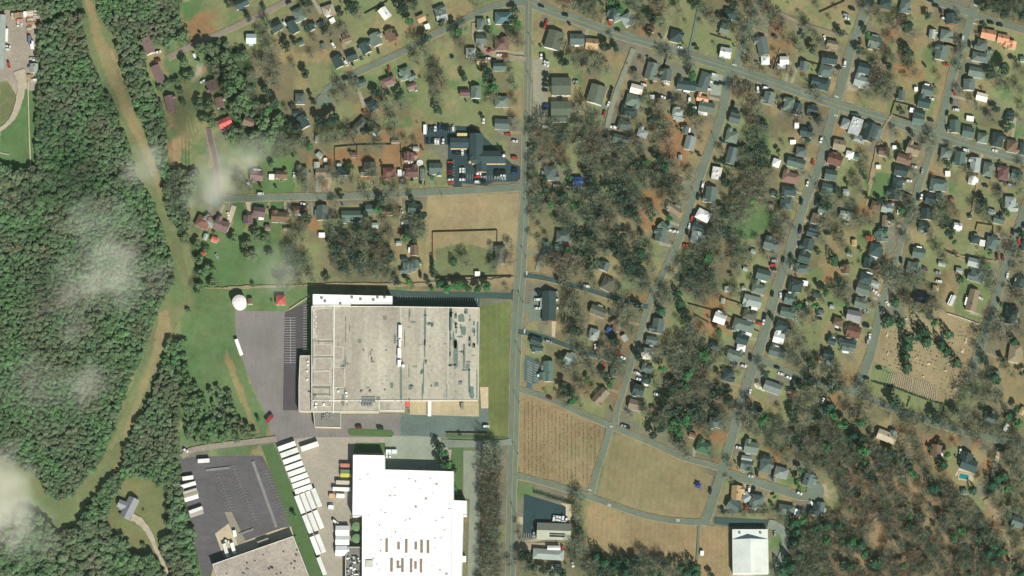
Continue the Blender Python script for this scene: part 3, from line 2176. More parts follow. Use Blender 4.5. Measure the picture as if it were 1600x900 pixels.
N 940 750 30 d
N 870 800 30 d
N 940 890 35 d
N 1060 770 30 b
N 1500 850 60 b
N 1580 840 60 b
N 1440 870 50 m
N 1590 210 40 d
N 20 350 60 b
N 1170 580 50 b
N 1000 550 40 b
N 1100 700 50 b
N 470 880 50 b
N 290 880 40 b
T 0 4
H 1010 368 170 82 -65 U
H 955 340 62 55 20 U
G offffffootffffff
G offffffootfffffk
G oofffffotfgoolffk
G ooffffoofftoogffk
G offoooofffgootgff
G ffffoofffoogtoogff
G ffffffffffgotffff
G ffffffffffftfffff
G ffffffffffffftffftg
N 1120 655 25 e
N 1118 385 12 e
N 1280 640 50 e
N 1460 650 50 e
N 1170 780 60 e
N 1110 800 50 e
N 1220 820 50 e
N 950 600 45 e
N 850 540 40 e
N 720 380 50 e
N 780 420 50 e
N 680 500 60 e
N 380 240 45 e
N 480 280 55 e
N 240 420 50 e
N 870 150 45 e
N 820 240 50 e
N 1320 300 45 e
N 1320 380 40 e
N 1310 480 40 e
T 1 4
G kkkkgkkkkkkwwwww
G kkkkkggkkkkwwwww
G kkkkktgkkkkwwwww
G kkkkkkggkkkkwwww
G kkkkkkgkkkkkwwww
G kttkkktggkkkgwww
G kkkttttggkkkgwww
G gkwwwwwgtgkkkwww
G wwwwwwwtggkkkwww
N 690 428 28 g
C 172 630 20 w
C 982 360 90 w
C 1020 478 40 w
T 2 4
H 1128 548 265 125 2 Z
H 1085 730 240 75 4 L
H 1127 682 95 32 0 W
H 425 765 30 40 0 W
C 1127 452 100 w
C 1152 448 100 w
C 1173 452 100 w
C 1197 455 100 w
C 1222 465 120 w
C 1195 690 90 r
C 1125 820 20 s
C 1165 820 10 w
C 1130 838 15 w
C 970 575 90 s
C 1275 810 80 w
G wwggklllktttttttkg
G wwggklllkgkkktttkg
G wwwgklllkgggkkkklko
G wwwlklllkgkkkktlott
G wwwlkllktkkkkktllott
G wwwlkllkokkkkkklltt
G wwwlklllkrkkkkolltt
G wwwlkllllkllllrllttt
G wwwlkllllkllllkllltl
N 250 20 60 d
N 310 30 45 g
N 355 80 25 d
N 360 215 32 g
N 360 260 28 d
N 600 30 60 b
N 580 110 60 m
N 600 200 60 m
N 590 300 60 m
N 620 380 60 b
N 600 460 60 m
N 640 540 60 b
N 610 620 60 b
N 620 700 60 b
N 620 780 60 b
N 610 860 60 b
N 690 60 60 b
N 690 160 60 m
N 680 260 60 b
N 690 360 50 b
N 700 460 50 b
N 700 560 50 b
N 710 660 50 b
N 700 760 50 b
N 700 850 50 b
N 780 800 40 b
N 1340 300 60 b
N 1320 380 60 b
N 1330 460 50 b
N 1320 540 50 d
N 1350 600 60 b
N 1290 660 60 b
N 1350 700 70 b
N 1280 760 50 b
N 1330 820 60 b
N 1200 880 60 d
N 1130 870 50 d
N 900 740 60 d
N 960 820 70 d
N 900 840 60 b
N 1040 860 50 d
N 980 880 40 b
N 850 500 35 b
N 860 590 30 b
N 850 730 40 m
N 1460 740 50 D
N 1520 790 60 D
N 1440 820 60 b
N 1500 870 60 d
N 1580 830 50 D
N 1400 880 50 b
N 975 240 14 D
N 1000 245 14 D
N 1022 252 14 D
N 1046 260 14 D
N 1070 268 14 D
N 1092 275 14 D
N 1115 283 14 D
N 1138 290 14 D
N 1160 296 14 D
N 1185 302 14 D
N 1208 308 14 D
N 1230 314 14 D
N 1252 320 14 D
N 1272 326 14 D
T 3 4
H 1035 30 90 85 10 S
H 1180 45 80 90 100 S
H 1305 90 100 80 15 L3
H 1520 150 80 95 110 S
H 955 250 75 110 95 T
H 935 350 95 90 35 S
H 1110 310 105 90 10 S
H 1035 290 50 60 60 L
H 1345 380 120 70 10 G
H 1430 400 40 45 10 W
H 1585 380 70 90 105 D
H 685 722 25 35 90 W
H 655 192 36 36 20 BT
C 750 238 100 k
C 1052 225 95 w
C 1090 230 100 k
C 1070 122 10 w
C 1115 98 90 k
C 1250 145 100 s
C 1445 255 20 w
C 1540 330 60 w
C 1090 362 60 w
C 1025 370 80 r
C 1255 570 90 s
G ttttrtkklrtoorlkl
G tttttttkootttogtl
G ttttttttktooktotgk
G otttttttkttloootkk
G kkktttttkolloolrloo
G ttkkkkkkkkkkkkklllll
G ttttttttkttwwwogklll
G tttttttttttwwwokklll
G lllltltttttwwwokllll
N 30 780 60 D
N 100 800 60 d
N 80 860 60 D
N 170 790 55 d
N 180 860 60 b
N 280 800 60 b
N 300 860 60 b
N 370 790 55 b
N 400 850 50 b
N 450 870 50 b
N 520 830 50 D
N 560 870 50 D
N 620 830 55 D
N 630 880 50 D
N 760 890 40 d
N 1430 40 45 D
N 1450 90 40 g
N 1440 160 35 g
N 1450 210 30 g
N 1240 240 30 D
N 1255 285 22 g
N 1215 320 28 D
N 1235 360 18 g
N 1450 420 45 D
N 1400 480 60 D
N 1480 470 50 g
N 1540 480 60 m
N 1570 520 50 D
N 1420 550 50 D
N 1500 590 60 b
N 1400 640 50 D
N 1470 680 60 b
N 1550 660 60 b
N 1590 600 50 b
N 1440 740 50 D
N 1350 760 40 D
N 1380 820 60 D
N 1300 850 50 D
N 1450 860 60 b
N 1520 800 60 b
N 1580 840 60 b
N 1260 880 40 b
N 900 30 40 b
N 1060 90 40 b
N 880 140 25 b
N 920 160 20 b
N 860 400 30 d
N 830 390 20 b
N 920 410 30 b
N 1010 410 40 b
N 1080 400 40 b
N 1160 400 40 b
N 1200 390 30 b
N 1290 440 50 b
N 1330 470 40 b
N 1500 30 50 b
N 1580 30 50 b
N 1540 80 40 b
N 1570 10 40 d
N 1240 150 20 b
N 1380 420 30 d
T 4 4
H 1170 30 120 90 20 D
H 1555 480 90 70 20 S
H 10 370 60 90 100 S
H 1135 240 45 40 0 G
G llllllllllrookkrll
G ollllllllllttktlll
G wolllllllllltokllll
G ooolllllllllllorttl
G otolllllllllllltrlll
G llllllllllllllllrtl
G lllllllllllllllllrtt
G llllllllllllllllltt
G llllllllllllllllllrll
N 190 450 25 D
N 200 80 50 b
N 80 100 60 b
N 180 180 60 b
N 220 260 60 b
N 130 70 50 b
N 300 60 50 d
N 350 20 40 g
N 400 110 55 d
N 480 40 50 d
N 460 200 60 b
N 620 60 60 b
N 690 30 50 d
N 730 100 50 g
N 650 160 40 g
N 820 60 60 b
N 880 140 50 b
N 900 200 60 D
N 960 280 45 d
N 1000 220 50 b
N 960 20 50 D
N 980 100 30 b
N 1060 270 50 b
N 1390 130 55 D
N 1350 180 50 D
N 1440 110 50 D
N 1480 230 48 g
N 1500 330 40 D
N 1525 390 35 g
N 1540 60 60 b
N 1580 150 50 b
N 1420 230 50 b
N 1380 290 50 b
N 1460 410 60 b
N 1200 220 35 D
N 1280 170 50 b
N 1120 330 60 b
N 1180 400 60 b
N 1100 410 50 d
N 1220 470 60 b
N 1280 520 50 b
N 1020 450 60 b
N 960 440 50 d
N 1120 550 50 g
N 1060 600 55 g
N 1020 560 60 D
N 1180 600 60 b
N 1250 580 60 d
N 1350 600 60 b
N 1380 660 50 g
N 1320 720 60 D
N 1420 720 50 g
N 1380 800 50 g
N 1300 820 50 b
N 1480 560 60 b
N 1440 840 60 b
N 1590 820 50 b
N 1580 880 60 D
N 1160 730 60 b
N 1180 800 50 b
N 1080 780 60 b
N 800 440 50 d
N 700 520 60 d
N 820 600 60 b
N 380 540 60 b
N 520 440 60 b
N 540 520 60 m
N 240 640 60 g
N 190 640 45 g
N 320 650 60 D
N 60 620 50 g
N 360 750 50 g
N 430 790 60 D
N 480 800 45 g
N 660 820 45 g
N 560 700 60 b
N 620 660 60 b
N 200 820 60 d
N 320 860 50 b
N 60 820 60 m
N 900 700 60 b
N 960 780 60 b
N 860 850 60 b
N 740 760 60 m
N 560 860 50 b
N 60 500 60 D
N 150 500 50 D
N 40 540 50 b
N 1550 600 50 b
"""
HS, CS, NS, GR = [], [], [], {}
tx = ty = 0
for ln in DATA.split('\n'):
    t = ln.split()
    if not t or 'skip' in t: continue
    if t[0] == 'T': tx, ty = int(t[1]), int(t[2]); GR[(tx, ty)] = []
    elif t[0] == 'H': x, y, L, W, a = map(float, t[1:6]); HS.append([tx*320+x/5, ty*180+y/5, L*.1, W*.1, a, t[6]])
    elif t[0] == 'C': x, y, a = map(float, t[1:4]); CS.append([tx*320+x/5, ty*180+y/5, a, t[4]])
    elif t[0] == 'N': x, y, r = map(float, t[1:4]); NS.append([tx*320+x/5, ty*180+y/5, r*.1, t[4]])
    elif t[0] == 'G': GR[(tx, ty)].append(t[1])
# ------------------------------------------------------------------ outlines (photo px)
def inpoly(P, poly):
    x, y = P[:, 0], P[:, 1]; r = np.zeros(len(P), bool); n = len(poly)
    for i in range(n):
        x1, y1 = poly[i]; x2, y2 = poly[(i+1) % n]
        if y1 == y2: continue
        c = ((y1 > y) != (y2 > y)) & (x < (x2-x1)*(y-y1)/(y2-y1)+x1); r ^= c
    return r
FA = [(-40, -30), (122, -30), (117, 12), (90, 20), (75, 28), (60, 24), (57, 15), (-40, 15)]
FB = [(60, 40), (75, 40), (95, 22), (127, 26), (128, 45), (133, 70), (145, 95), (155, 125), (175, 160), (184, 180), (190, 205), (204, 235), (212, 270), (222, 290),
      (240, 320), (250, 350), (256, 370), (266, 400), (275, 440), (256, 465), (247, 485), (235, 520), (226, 540), (222, 560), (205, 590), (195, 620), (182, 660),
      (170, 690), (158, 720), (135, 745), (115, 772), (90, 785), (75, 770), (60, 745), (40, 735), (20, 725), (-40, 705), (-40, 256), (15, 258), (30, 265), (50, 262), (62, 265), (56, 240), (57, 180), (58, 120), (57, 70)]
FC = [(150, -30), (275, -30), (280, 28), (284, 45), (276, 62), (262, 76), (240, 66), (232, 55), (212, 57), (220, 70), (228, 90), (230, 116), (238, 140), (256, 170),
      (261, 230), (262, 266), (312, 268), (300, 300), (294, 332), (296, 358), (280, 358), (266, 346), (260, 320), (256, 292), (250, 262), (240, 240), (228, 202), (212, 174), (202, 140), (192, 112), (186, 86), (180, 62), (160, 30), (150, 14)]
FD = [(264, 528), (254, 564), (240, 600), (234, 626), (218, 650), (210, 670), (200, 692), (190, 718), (190, 730), (170, 746), (158, 768), (136, 788), (124, 806), (122, 824), (90, 834), (66, 816),
      (46, 796), (30, 804), (-40, 840), (-40, 940), (318, 940), (300, 840), (290, 800), (283, 760), (280, 720), (278, 640), (282, 600), (280, 530)]
FDH = [(196, 748), (216, 744), (240, 754), (265, 771), (267, 838), (252, 842), (250, 860), (260, 878), (274, 905), (264, 910), (248, 886), (236, 868), (218, 866), (210, 874), (200, 852), (169, 834), (165, 814), (179, 778)]
FE = [(320, 66), (345, 62), (385, 84), (400, 110), (400, 150), (415, 190), (400, 215), (360, 205), (345, 180), (345, 150), (338, 126), (322, 110)]
FF = [(285, 620), (300, 600), (320, 610), (345, 600), (360, 620), (375, 655), (404, 680), (380, 690), (330, 690), (318, 692), (286, 690)]
WSE = [(1290, 655), (1350, 690), (1380, 700), (1420, 740), (1490, 765), (1540, 800), (1575, 860), (1610, 940), (1235, 940), (1240, 830), (1290, 815), (1325, 790), (1280, 730), (1230, 690)]
WSE2 = [(1540, 690), (1640, 700), (1640, 930), (1590, 900), (1560, 800), (1545, 770)]
WC = [(832, 188), (880, 180), (950, 215), (980, 215), (1010, 235), (1045, 245), (1062, 290), (1040, 330), (1020, 380), (1005, 450), (985, 440), (955, 400), (905, 400), (850, 405), (862, 350), (880, 330), (830, 330)]
WC2 = [(1040, 560), (1100, 540), (1120, 560), (1130, 620), (1095, 690), (1060, 680), (1030, 670), (1035, 600)]
WC3 = [(1170, 200), (1200, 190), (1215, 250), (1200, 340), (1150, 370), (1120, 400), (1110, 450), (1068, 460), (1070, 400), (1110, 350), (1130, 300), (1140, 270)]
WST = [(754, 704), (782, 704), (778, 940), (753, 940)]
WBT = [(915, 872), (1000, 868), (1088, 880), (1092, 940), (915, 940)]
WBM = [(510, 365), (630, 362), (632, 440), (530, 442)]
WBN = [(900, -30), (1010, -30), (1010, 60), (960, 40), (905, 20)]
WBE = [(1540, -30), (1640, -30), (1640, 40), (1560, 30)]
CLEAR = [[(1470, 690), (1560, 690), (1556, 770), (1470, 765)], [(1280, 720), (1318, 760), (1312, 800), (1270, 800)]]
GC = {  # ground colours, as sunlit in the photo
 'g': (94, 114, 72), 'o': (120, 124, 84), 't': (138, 126, 90), 'r': (138, 108, 74), 'l': (112, 106, 78), 'f': (70, 82, 54), 'k': (112, 110, 92), 'w': (165, 152, 128),
 'y': (134, 124, 88), 'd': (80, 75, 55), 'b': (110, 108, 70), 'e': (70, 90, 60), '1': (146, 132, 98), '2': (134, 122, 88), '3': (136, 120, 88), '4': (142, 124, 90),
 '5': (104, 112, 66), '6': (144, 130, 98), '7': (116, 126, 84), '8': (86, 112, 68), '9': (134, 122, 84), '0': (104, 118, 76), 'v': (112, 118, 80), 's': (134, 114, 84), 'q': (110, 112, 74), 'z': (152, 130, 94), 'u': (108, 116, 78)}
GPOLY = [  # sharper ground patches, painted in order
 ('u', [(128, 0), (150, 0), (180, 62), (192, 112), (212, 174), (240, 240), (256, 292), (280, 360), (290, 420), (300, 470), (264, 530), (240, 590), (195, 700), (170, 745), (120, 815), (95, 830), (60, 800), (0, 730), (0, 700), (60, 740), (100, 780), (158, 720), (182, 660), (222, 560), (245, 480), (275, 440), (256, 370), (222, 290), (184, 180), (155, 125), (133, 70)]),
 ('y', [(134, 0), (146, 0), (150, 20), (162, 60), (176, 90), (190, 130), (206, 170), (226, 215), (246, 262), (256, 300), (250, 310), (236, 270), (216, 225), (196, 185), (176, 140), (156, 90), (142, 50)]),
 ('g', [(256, 372), (270, 400), (284, 440), (290, 470), (270, 480), (262, 450)]), ('o', [(232, 560), (246, 560), (222, 620), (200, 668), (176, 700), (170, 700), (196, 640)]),
 ('s', [(1330, 690), (1420, 740), (1490, 765), (1540, 800), (1575, 860), (1610, 940), (1300, 940), (1290, 860), (1300, 815), (1320, 780), (1290, 730)]),
 ('t', [(250, 486), (262, 484), (270, 520), (256, 545), (240, 580), (222, 625), (196, 690), (188, 690), (214, 620), (236, 560)]),
 ('0', [(128, 20), (135, 20), (142, 70), (160, 110), (178, 150), (194, 190), (204, 225), (222, 285), (215, 275), (190, 205), (175, 160), (145, 95), (133, 70)]),
 ('z', [(170, 72), (176, 76), (186, 100), (200, 132), (202, 138), (196, 134), (186, 112), (176, 92)]),
 ('o', [(213, 180), (218, 184), (232, 222), (228, 224), (220, 205)]),
 ('8', [(0, 195), (20, 190), (40, 182), (56, 182), (56, 262), (0, 258)]), ('8', [(30, 150), (44, 135), (56, 140), (56, 182), (30, 182)]),
 ('q', [(0, 128), (22, 130), (30, 150), (22, 178), (0, 195)]),
 ('8', [(320, 355), (345, 380), (370, 376), (440, 370), (445, 440), (420, 450), (360, 452), (325, 470), (330, 520), (300, 560), (285, 600), (290, 520), (310, 470)]) ,
 ('g', [(320, 450), (485, 448), (485, 470), (368, 486), (368, 540), (400, 620), (414, 660), (410, 690), (290, 690), (285, 600), (300, 540)]),
 ('8', [(283, 540), (312, 560), (318, 600), (330, 650), (320, 690), (288, 690)]),
 ('9', [(352, 545), (362, 560), (372, 590), (384, 620), (396, 655), (405, 675), (398, 680), (386, 650), (372, 620), (362, 590), (350, 560)]),
 ('1', [(668, 305), (812, 302), (806, 440), (790, 444), (640, 446), (640, 430), (664, 430)]), ('v', [(680, 390), (720, 380), (775, 392), (775, 432), (680, 434)]),
 ('3', [(816, 622), (860, 633), (943, 668), (942, 690), (925, 764), (880, 752), (812, 742)]),
 ('2', [(948, 684), (965, 682), (1040, 712), (1100, 730), (1113, 745), (1105, 790), (1092, 811), (1010, 802), (935, 776)]),
 ('4', [(922, 786), (960, 800), (1060, 818), (1092, 820), (1144, 824), (1142, 900), (1095, 900), (1060, 878), (1000, 872), (918, 866)]),
 ('5', [(749, 478), (800, 470), (797, 560), (796, 684), (762, 678), (764, 606), (750, 604)]),
 ('6', [(1380, 498), (1400, 500), (1460, 480), (1530, 508), (1524, 560), (1500, 612), (1490, 632), (1365, 592), (1362, 566)]),
 ('7', [(1366, 566), (1400, 580), (1390, 600), (1500, 640), (1484, 652), (1440, 650), (1395, 632), (1356, 598)]),
 ('8', [(1160, 360), (1176, 330), (1205, 330), (1206, 352), (1180, 372), (1150, 372)]),
 ('8', [(1350, 270), (1398, 272), (1396, 310), (1356, 310)]), ('0', [(1500, 440), (1518, 400), (1550, 380), (1548, 470), (1520, 500), (1490, 488)]),
 ('8', [(278, 4), (316, 2), (310, 20), (296, 29), (287, 22)]), ('4', [(324, 214), (328, 215), (330, 235), (335, 262), (327, 265)]),
 ('z', [(270, 216), (281, 216), (281, 268), (270, 268)]),
 ('8', [(395, 314), (445, 314), (445, 336), (395, 345)]), ('8', [(365, 360), (362, 315), (383, 314), (384, 352), (370, 372)]),
 ('8', [(436, 240), (458, 248), (460, 302), (398, 304), (396, 288), (430, 280)])]
GPOLY = [g for g in GPOLY if g]
# ------------------------------------------------------------------ ground
STEP = 2
gx = np.arange(-60, 1662, STEP); gy = np.arange(-60, 962, STEP)
PX, PY = np.meshgrid(gx, gy); PP = np.stack([PX.ravel(), PY.ravel()], 1).astype(float)
def vnoise(P, s, seed, oct=4):
    out = np.zeros(len(P)); amp = 1; tot = 0
    for o in range(oct):
        r = np.random.default_rng(seed+o).random((256, 256)); q = P/s; i = np.floor(q).astype(int); f = q-i; f = f*f*(3-2*f)
        a = r[i[:, 1] % 256, i[:, 0] % 256]; b = r[i[:, 1] % 256, (i[:, 0]+1) % 256]; c = r[(i[:, 1]+1) % 256, i[:, 0] % 256]; d = r[(i[:, 1]+1) % 256, (i[:, 0]+1) % 256]
        out += amp*((a*(1-f[:, 0])+b*f[:, 0])*(1-f[:, 1])+(c*(1-f[:, 0])+d*f[:, 0])*f[:, 1]); tot += amp; amp *= .55; s = s/2.03
    return out/tot
cell = {}
GM = np.zeros((45, 80, 3))
for (i, j), rows in GR.items():
    nr = len(rows)
    for r in range(9):
        s = rows[min(nr-1, int((r+.5)*nr/9))]
        for c in range(16): GM[j*9+r, i*16+c] = lin(GC[s[min(len(s)-1, int((c+.5)*len(s)/16))]])
warp = np.stack([vnoise(PP, 30, 1)-.5, vnoise(PP, 30, 11)-.5], 1)*34+np.stack([vnoise(PP, 7, 21)-.5, vnoise(PP, 7, 31)-.5], 1)*16
Q = (PP+warp)/20-.5; Q[:, 0] = np.clip(Q[:, 0], 0, 78.999); Q[:, 1] = np.clip(Q[:, 1], 0, 43.999)
ii = Q.astype(int); ff = Q-ii; ff = np.clip((ff-.5)*1.8+.5, 0, 1); ff = ff*ff*(3-2*ff)
def gm(a, b): return GM[ii[:, 1]+b, ii[:, 0]+a]
GCOL = (gm(0, 0)*(1-ff[:, :1])+gm(1, 0)*ff[:, :1])*(1-ff[:, 1:])+(gm(0, 1)*(1-ff[:, :1])+gm(1, 1)*ff[:, :1])*ff[:, 1:]
w2 = np.stack([vnoise(PP, 9, 41)-.5, vnoise(PP, 9, 51)-.5], 1)*7
for k, poly in GPOLY: GCOL[inpoly(PP+w2, poly)] = lin(GC[k])
for poly in (FA, FB, FC, FD, FE):
    s = inpoly(PP+w2, poly) 
    if poly is FD: s &= ~inpoly(PP, FDH)
    GCOL[s] = lin(GC['f'])
fd = inpoly(PP+w2, FDH); GCOL[fd] = lin(GC['q'])
n1 = vnoise(PP, 40, 61, 5); n2 = vnoise(PP, 5, 71, 3); n3 = vnoise(PP, 90, 81, 4)
GCOL *= (1+(n1-.5)*.55+(n2-.5)*.35)[:, None]
GCOL *= 1+((n3-.5)[:, None]*np.array([.22, -.05, -.05])); GCOL += ((vnoise(PP, 16, 91, 4)-.5)[:, None]*np.array([-.03, .014, -.006]))
# mown lines and old plough lines in the fields
def lines(poly, per, ang, amt):
    s = inpoly(PP, poly); u = (PP[:, 0]*cos(ang)+PP[:, 1]*sin(ang))*2*pi/per+(n2-.5)*3
    GCOL[s] *= (1+amt*np.sin(u[s]))[:, None]
lines([(920, 786), (1144, 824), (1144, 900), (918, 880)], 7.5, .04, .05); lines([(948, 684), (1113, 745), (1092, 811), (935, 776)], 9, .12, .04)
lines([(749, 478), (800, 470), (796, 684), (762, 678)], 9, 0, .04); lines([(816, 622), (943, 668), (925, 764), (812, 742)], 9, .02, .05)
lines([(281, 216), (298, 216), (299, 268), (282, 268)], 2.6*2, 0, .35); lines([(286, 185), (306, 180), (313, 208), (298, 214)], 5.2, -.25, .3)
GCOL = np.clip(GCOL*K, .012, .8)
gw = Gn(PP); nx, ny = len(gx), len(gy)
# terrain relief stays within a few decimetres so things sit flush
gz = np.zeros(len(PP))
V = np.column_stack([gw, gz]); idx = np.arange(nx*ny).reshape(ny, nx)
F = np.stack([idx[1:, :-1].ravel(), idx[1:, 1:].ravel(), idx[:-1, 1:].ravel(), idx[:-1, :-1].ravel()], 1)
# skirt to the horizon, same sheet
b0 = len(V); cor = [idx[0, 0], idx[0, -1], idx[-1, -1], idx[-1, 0]]; far = 9000
V = np.vstack([V, [(-far, far, 0), (far, far, 0), (far, -far, 0), (-far, -far, 0)]])
me = bpy.data.meshes.new('ground'); 
faces = F.tolist()
edge = [idx[0, :].tolist(), idx[:, -1].tolist(), idx[-1, ::-1].tolist(), idx[::-1, 0].tolist()]
for e in range(4):
    a, b = b0+e, b0+(e+1) % 4; L = edge[e]; h = len(L)//2
    for q in range(len(L)-1): faces.append([L[q], L[q+1], a if q < h else b])
    faces.append([L[h], b, a])
me.from_pydata(V.tolist(), [], faces); me.validate()
ca = me.color_attributes.new('albedo', 'FLOAT_COLOR', 'POINT')
fc = np.ones((len(V), 4)); fc[:len(GCOL), :3] = GCOL; fc[len(GCOL):, :3] = C(84, 86, 56); ca.data.foreach_set('color', fc.ravel())
mg = mat('ground', (.1, .1, .1), var=.22, nscale=1.1, detail=8)
nt = mg.node_tree; at = nt.nodes.new('ShaderNodeVertexColor'); at.layer_name = 'albedo'
for n in nt.nodes:
    if n.type == 'VECT_MATH': nt.links.new(at.outputs[0], n.inputs[0])
me.materials.append(mg); tag(link('ground', me), kind='structure')
# ------------------------------------------------------------------ paved areas and roads
ZL = [0.02]
def zl(): ZL[0] += .009; return ZL[0]
def sheet(name, pts, m, z=None):
    z = zl() if z is None else z; b = MB(); P = [G(*p) for p in pts]
    A = sum(P[i][0]*P[(i+1) % len(P)][1]-P[(i+1) % len(P)][0]*P[i][1] for i in range(len(P)))
    if A < 0: P = P[::-1]
    b.add([(x, y, z) for x, y in P], [tuple(range(len(P)))]); return tag(b.build(name, m), kind='structure')
def asph(name, c, var=.14, st=None): return mat(name, C(*c), rough=.9, var=var, nscale=.7, col2=tuple(v*.76 for v in C(*c)), stripes=st, coarse=.06)
A_main = asph('asphalt_worn', (110, 122, 110), .1); A_side = asph('asphalt_side', (112, 122, 106), .12); A_dark = asph('asphalt_new', (66, 86, 82), .1)
A_lot = asph('asphalt_lot', (50, 70, 74), .1); A_pur = asph('asphalt_purple', (100, 96, 98), .14, ((.05, .3, 1), .1)); A_old = asph('asphalt_old', (132, 126, 122), .12, ((2.0, .03, 1), .12))
A_warm = asph('asphalt_warm', (138, 128, 116), .1); A_teal = asph('asphalt_dock', (104, 118, 110), .2); A_strip = asph('asphalt_strip', (88, 82, 86), .08)
M_conc = mat('concrete', C(196, 180, 150), var=.1, nscale=.5); M_gravel = mat('gravel', C(160, 150, 132), var=.22, nscale=1.4, col2=C(182, 168, 146))
M_yard = mat('concrete_yard', C(166, 156, 140), var=.12, nscale=.5, col2=C(150, 144, 128)); M_dirt = mat('dirt_drive', C(152, 136, 106), var=.18)
M_shoulder = mat('shoulder_soil', C(158, 142, 108), var=.2, nscale=1.2); M_line = mat('line_paint', C(205, 205, 190), var=.15); M_yel = mat('yellow_paint', C(190, 176, 112), var=.15)
M_gline = mat('faded_paint', C(136, 134, 130), var=.2); M_turf = mat('turf', C(84, 108, 66), var=.2, nscale=1.0)
def grow(pts, n=3):
    P = np.array(pts, float)
    for _ in range(n):
        Q = [P[0]]
        for i in range(len(P)-1): Q += [P[i]*.75+P[i+1]*.25, P[i]*.25+P[i+1]*.75]
        Q.append(P[-1]); P = np.array(Q)
    return P
def ribbon(name, pts, w, m, kind='structure', z=None, n=3, off=0.0, jit=0):
    P = grow(pts, n); g = np.array([G(*p) for p in P]); d = np.gradient(g, axis=0); d /= np.linalg.norm(d, axis=1)[:, None]+1e-9
    nn = np.stack([-d[:, 1], d[:, 0]], 1); w = np.interp(np.linspace(0, 1, len(g)), np.linspace(0, 1, len(w)), w) if isinstance(w, (list, tuple)) else np.full(len(g), w)
    if jit: w = w*(1+np.random.default_rng(len(pts)*7).normal(0, jit, len(g)))
    c = g+nn*off*.5; l = c+nn*w[:, None]*.25; r = c-nn*w[:, None]*.25; z = zl() if z is None else z
    V = np.column_stack([np.vstack([l, r]), np.full(2*len(g), z)]); k = len(g)
    F = np.array([[i+k, i+k+1, i+1, i] for i in range(k-1)])
    return tag(link(name, np_mesh(name, V, F, m)), kind=kind)
# lots
sheet('gravel_yard', [(-50, 16), (50, 16), (58, 20), (58, 140), (46, 142), (44, 126), (30, 128), (26, 150), (12, 126), (-50, 135)], mat('yard_gravel', C(138, 128, 118), var=.2, col2=C(170, 158, 138), coarse=.03))
sheet('parking_lot', [(367, 486), (450, 486), (452, 640), (480, 645), (490, 648), (490, 668), (534, 668), (535, 648), (640, 646), (640, 684), (486, 684), (430, 690), (424, 676), (412, 640), (395, 606), (378, 560), (368, 530)], A_old)
sheet('dark_parking_strip', [(445, 488), (452, 485), (480, 472), (481, 556), (468, 556), (467, 641), (442, 641)], A_strip)
sheet('turf_strip', [(481, 474), (486.5, 470), (486.5, 555), (481, 555)], M_turf)
sheet('service_court', [(626, 646), (640, 648), (750, 651), (750, 638), (763, 638), (763, 677), (697, 677), (690, 686), (626, 686)], A_teal)
sheet('concrete_apron', [(750, 605), (763, 605), (763, 638), (752, 638)], M_conc)
sheet('yard', [(430, 690), (486, 683), (640, 683), (692, 684), (693, 702), (706, 703), (700, 740), (552, 740), (550, 830), (545, 915), (514, 915), (486, 845), (455, 760)], M_yard)
sheet('yard', [(600, 681), (645, 681), (700, 684), (700, 735), (600, 735)], asph('yard_teal', (150, 156, 138), .12))
sheet('parking_lot', [(283, 718), (300, 714), (410, 712), (424, 740), (455, 826), (460, 840), (392, 866), (334, 882), (326, 915), (316, 900), (300, 832), (288, 770)], A_pur)
sheet('turf_strip', [(408, 697), (427, 694), (452, 750), (484, 840), (513, 915), (484, 915), (458, 838), (452, 822), (424, 740)], M_turf)
sheet('concrete_dock', [(336, 834), (357, 818), (366, 836), (372, 850), (398, 840), (440, 825), (455, 823), (458, 836), (372, 866), (350, 872)], M_conc)
sheet('concrete_dock', [(351, 800), (362, 800), (384, 846), (372, 852)], mat('dock_old', C(148, 140, 120)))
sheet('access_lane', [(724, 704), (752, 704), (748, 915), (730, 915), (734, 780), (724, 778)], asph('lane_grey', (140, 146, 128), .14))
sheet('turf_island', [(543, 673), (546, 669), (612, 672), (616, 677), (612, 683), (546, 680)], M_turf)
sheet('turf_island', [(555, 692), (602, 692), (602, 708), (552, 708)], M_turf)
sheet('turf_island', [(697, 678), (792, 682), (788, 686), (697, 684)], M_turf)
sheet('turf_strip', [(706, 698), (724, 698), (722, 776), (710, 776)], M_turf)
sheet('parking_lot', [(604, 452), (640, 455), (797, 458), (800, 452), (806, 452), (806, 474), (798, 468), (760, 466), (750, 466), (749, 480), (612, 478), (604, 462)], A_dark)
sheet('parking_lot', [(661, 195), (740, 198), (800, 256), (815, 261), (816, 276), (808, 284), (772, 284), (760, 290), (738, 288), (722, 286), (720, 296), (709, 296), (708, 290), (700, 290), (700, 226), (663, 225)], A_lot)
sheet('gravel_parking', [(832, 92), (846, 92), (858, 100), (855, 200), (833, 200)], mat('lot_gravel', C(150, 146, 124), var=.15))
sheet('parking_lot', [(818, 474), (828, 474), (828, 455), (838, 452), (846, 460), (845, 502), (827, 503), (826, 488), (818, 486)], asph('lot_mid', (116, 126, 112)))
sheet('concrete_apron', [(862, 502), (869, 502), (867, 528), (862, 526)], M_conc)
sheet('parking_lot', [(820, 556), (826, 556), (844, 568), (841, 598), (832, 600), (830, 610), (822, 606), (824, 598), (819, 594)], asph('lot_small', (84, 104, 104)))
sheet('parking_lot', [(819, 772), (884, 792), (884, 816), (840, 816), (838, 840), (817, 840)], A_lot)
sheet('concrete_apron', [(876, 786), (893, 788), (893, 812), (884, 815), (884, 792)], M_conc)
sheet('concrete_apron', [(804, 806), (817, 808), (817, 820), (804, 818)], M_conc)
sheet('gravel_drive', [(804, 848), (884, 848), (884, 858), (804, 860)], mat('drive_gravel', C(160, 146, 116), var=.15))
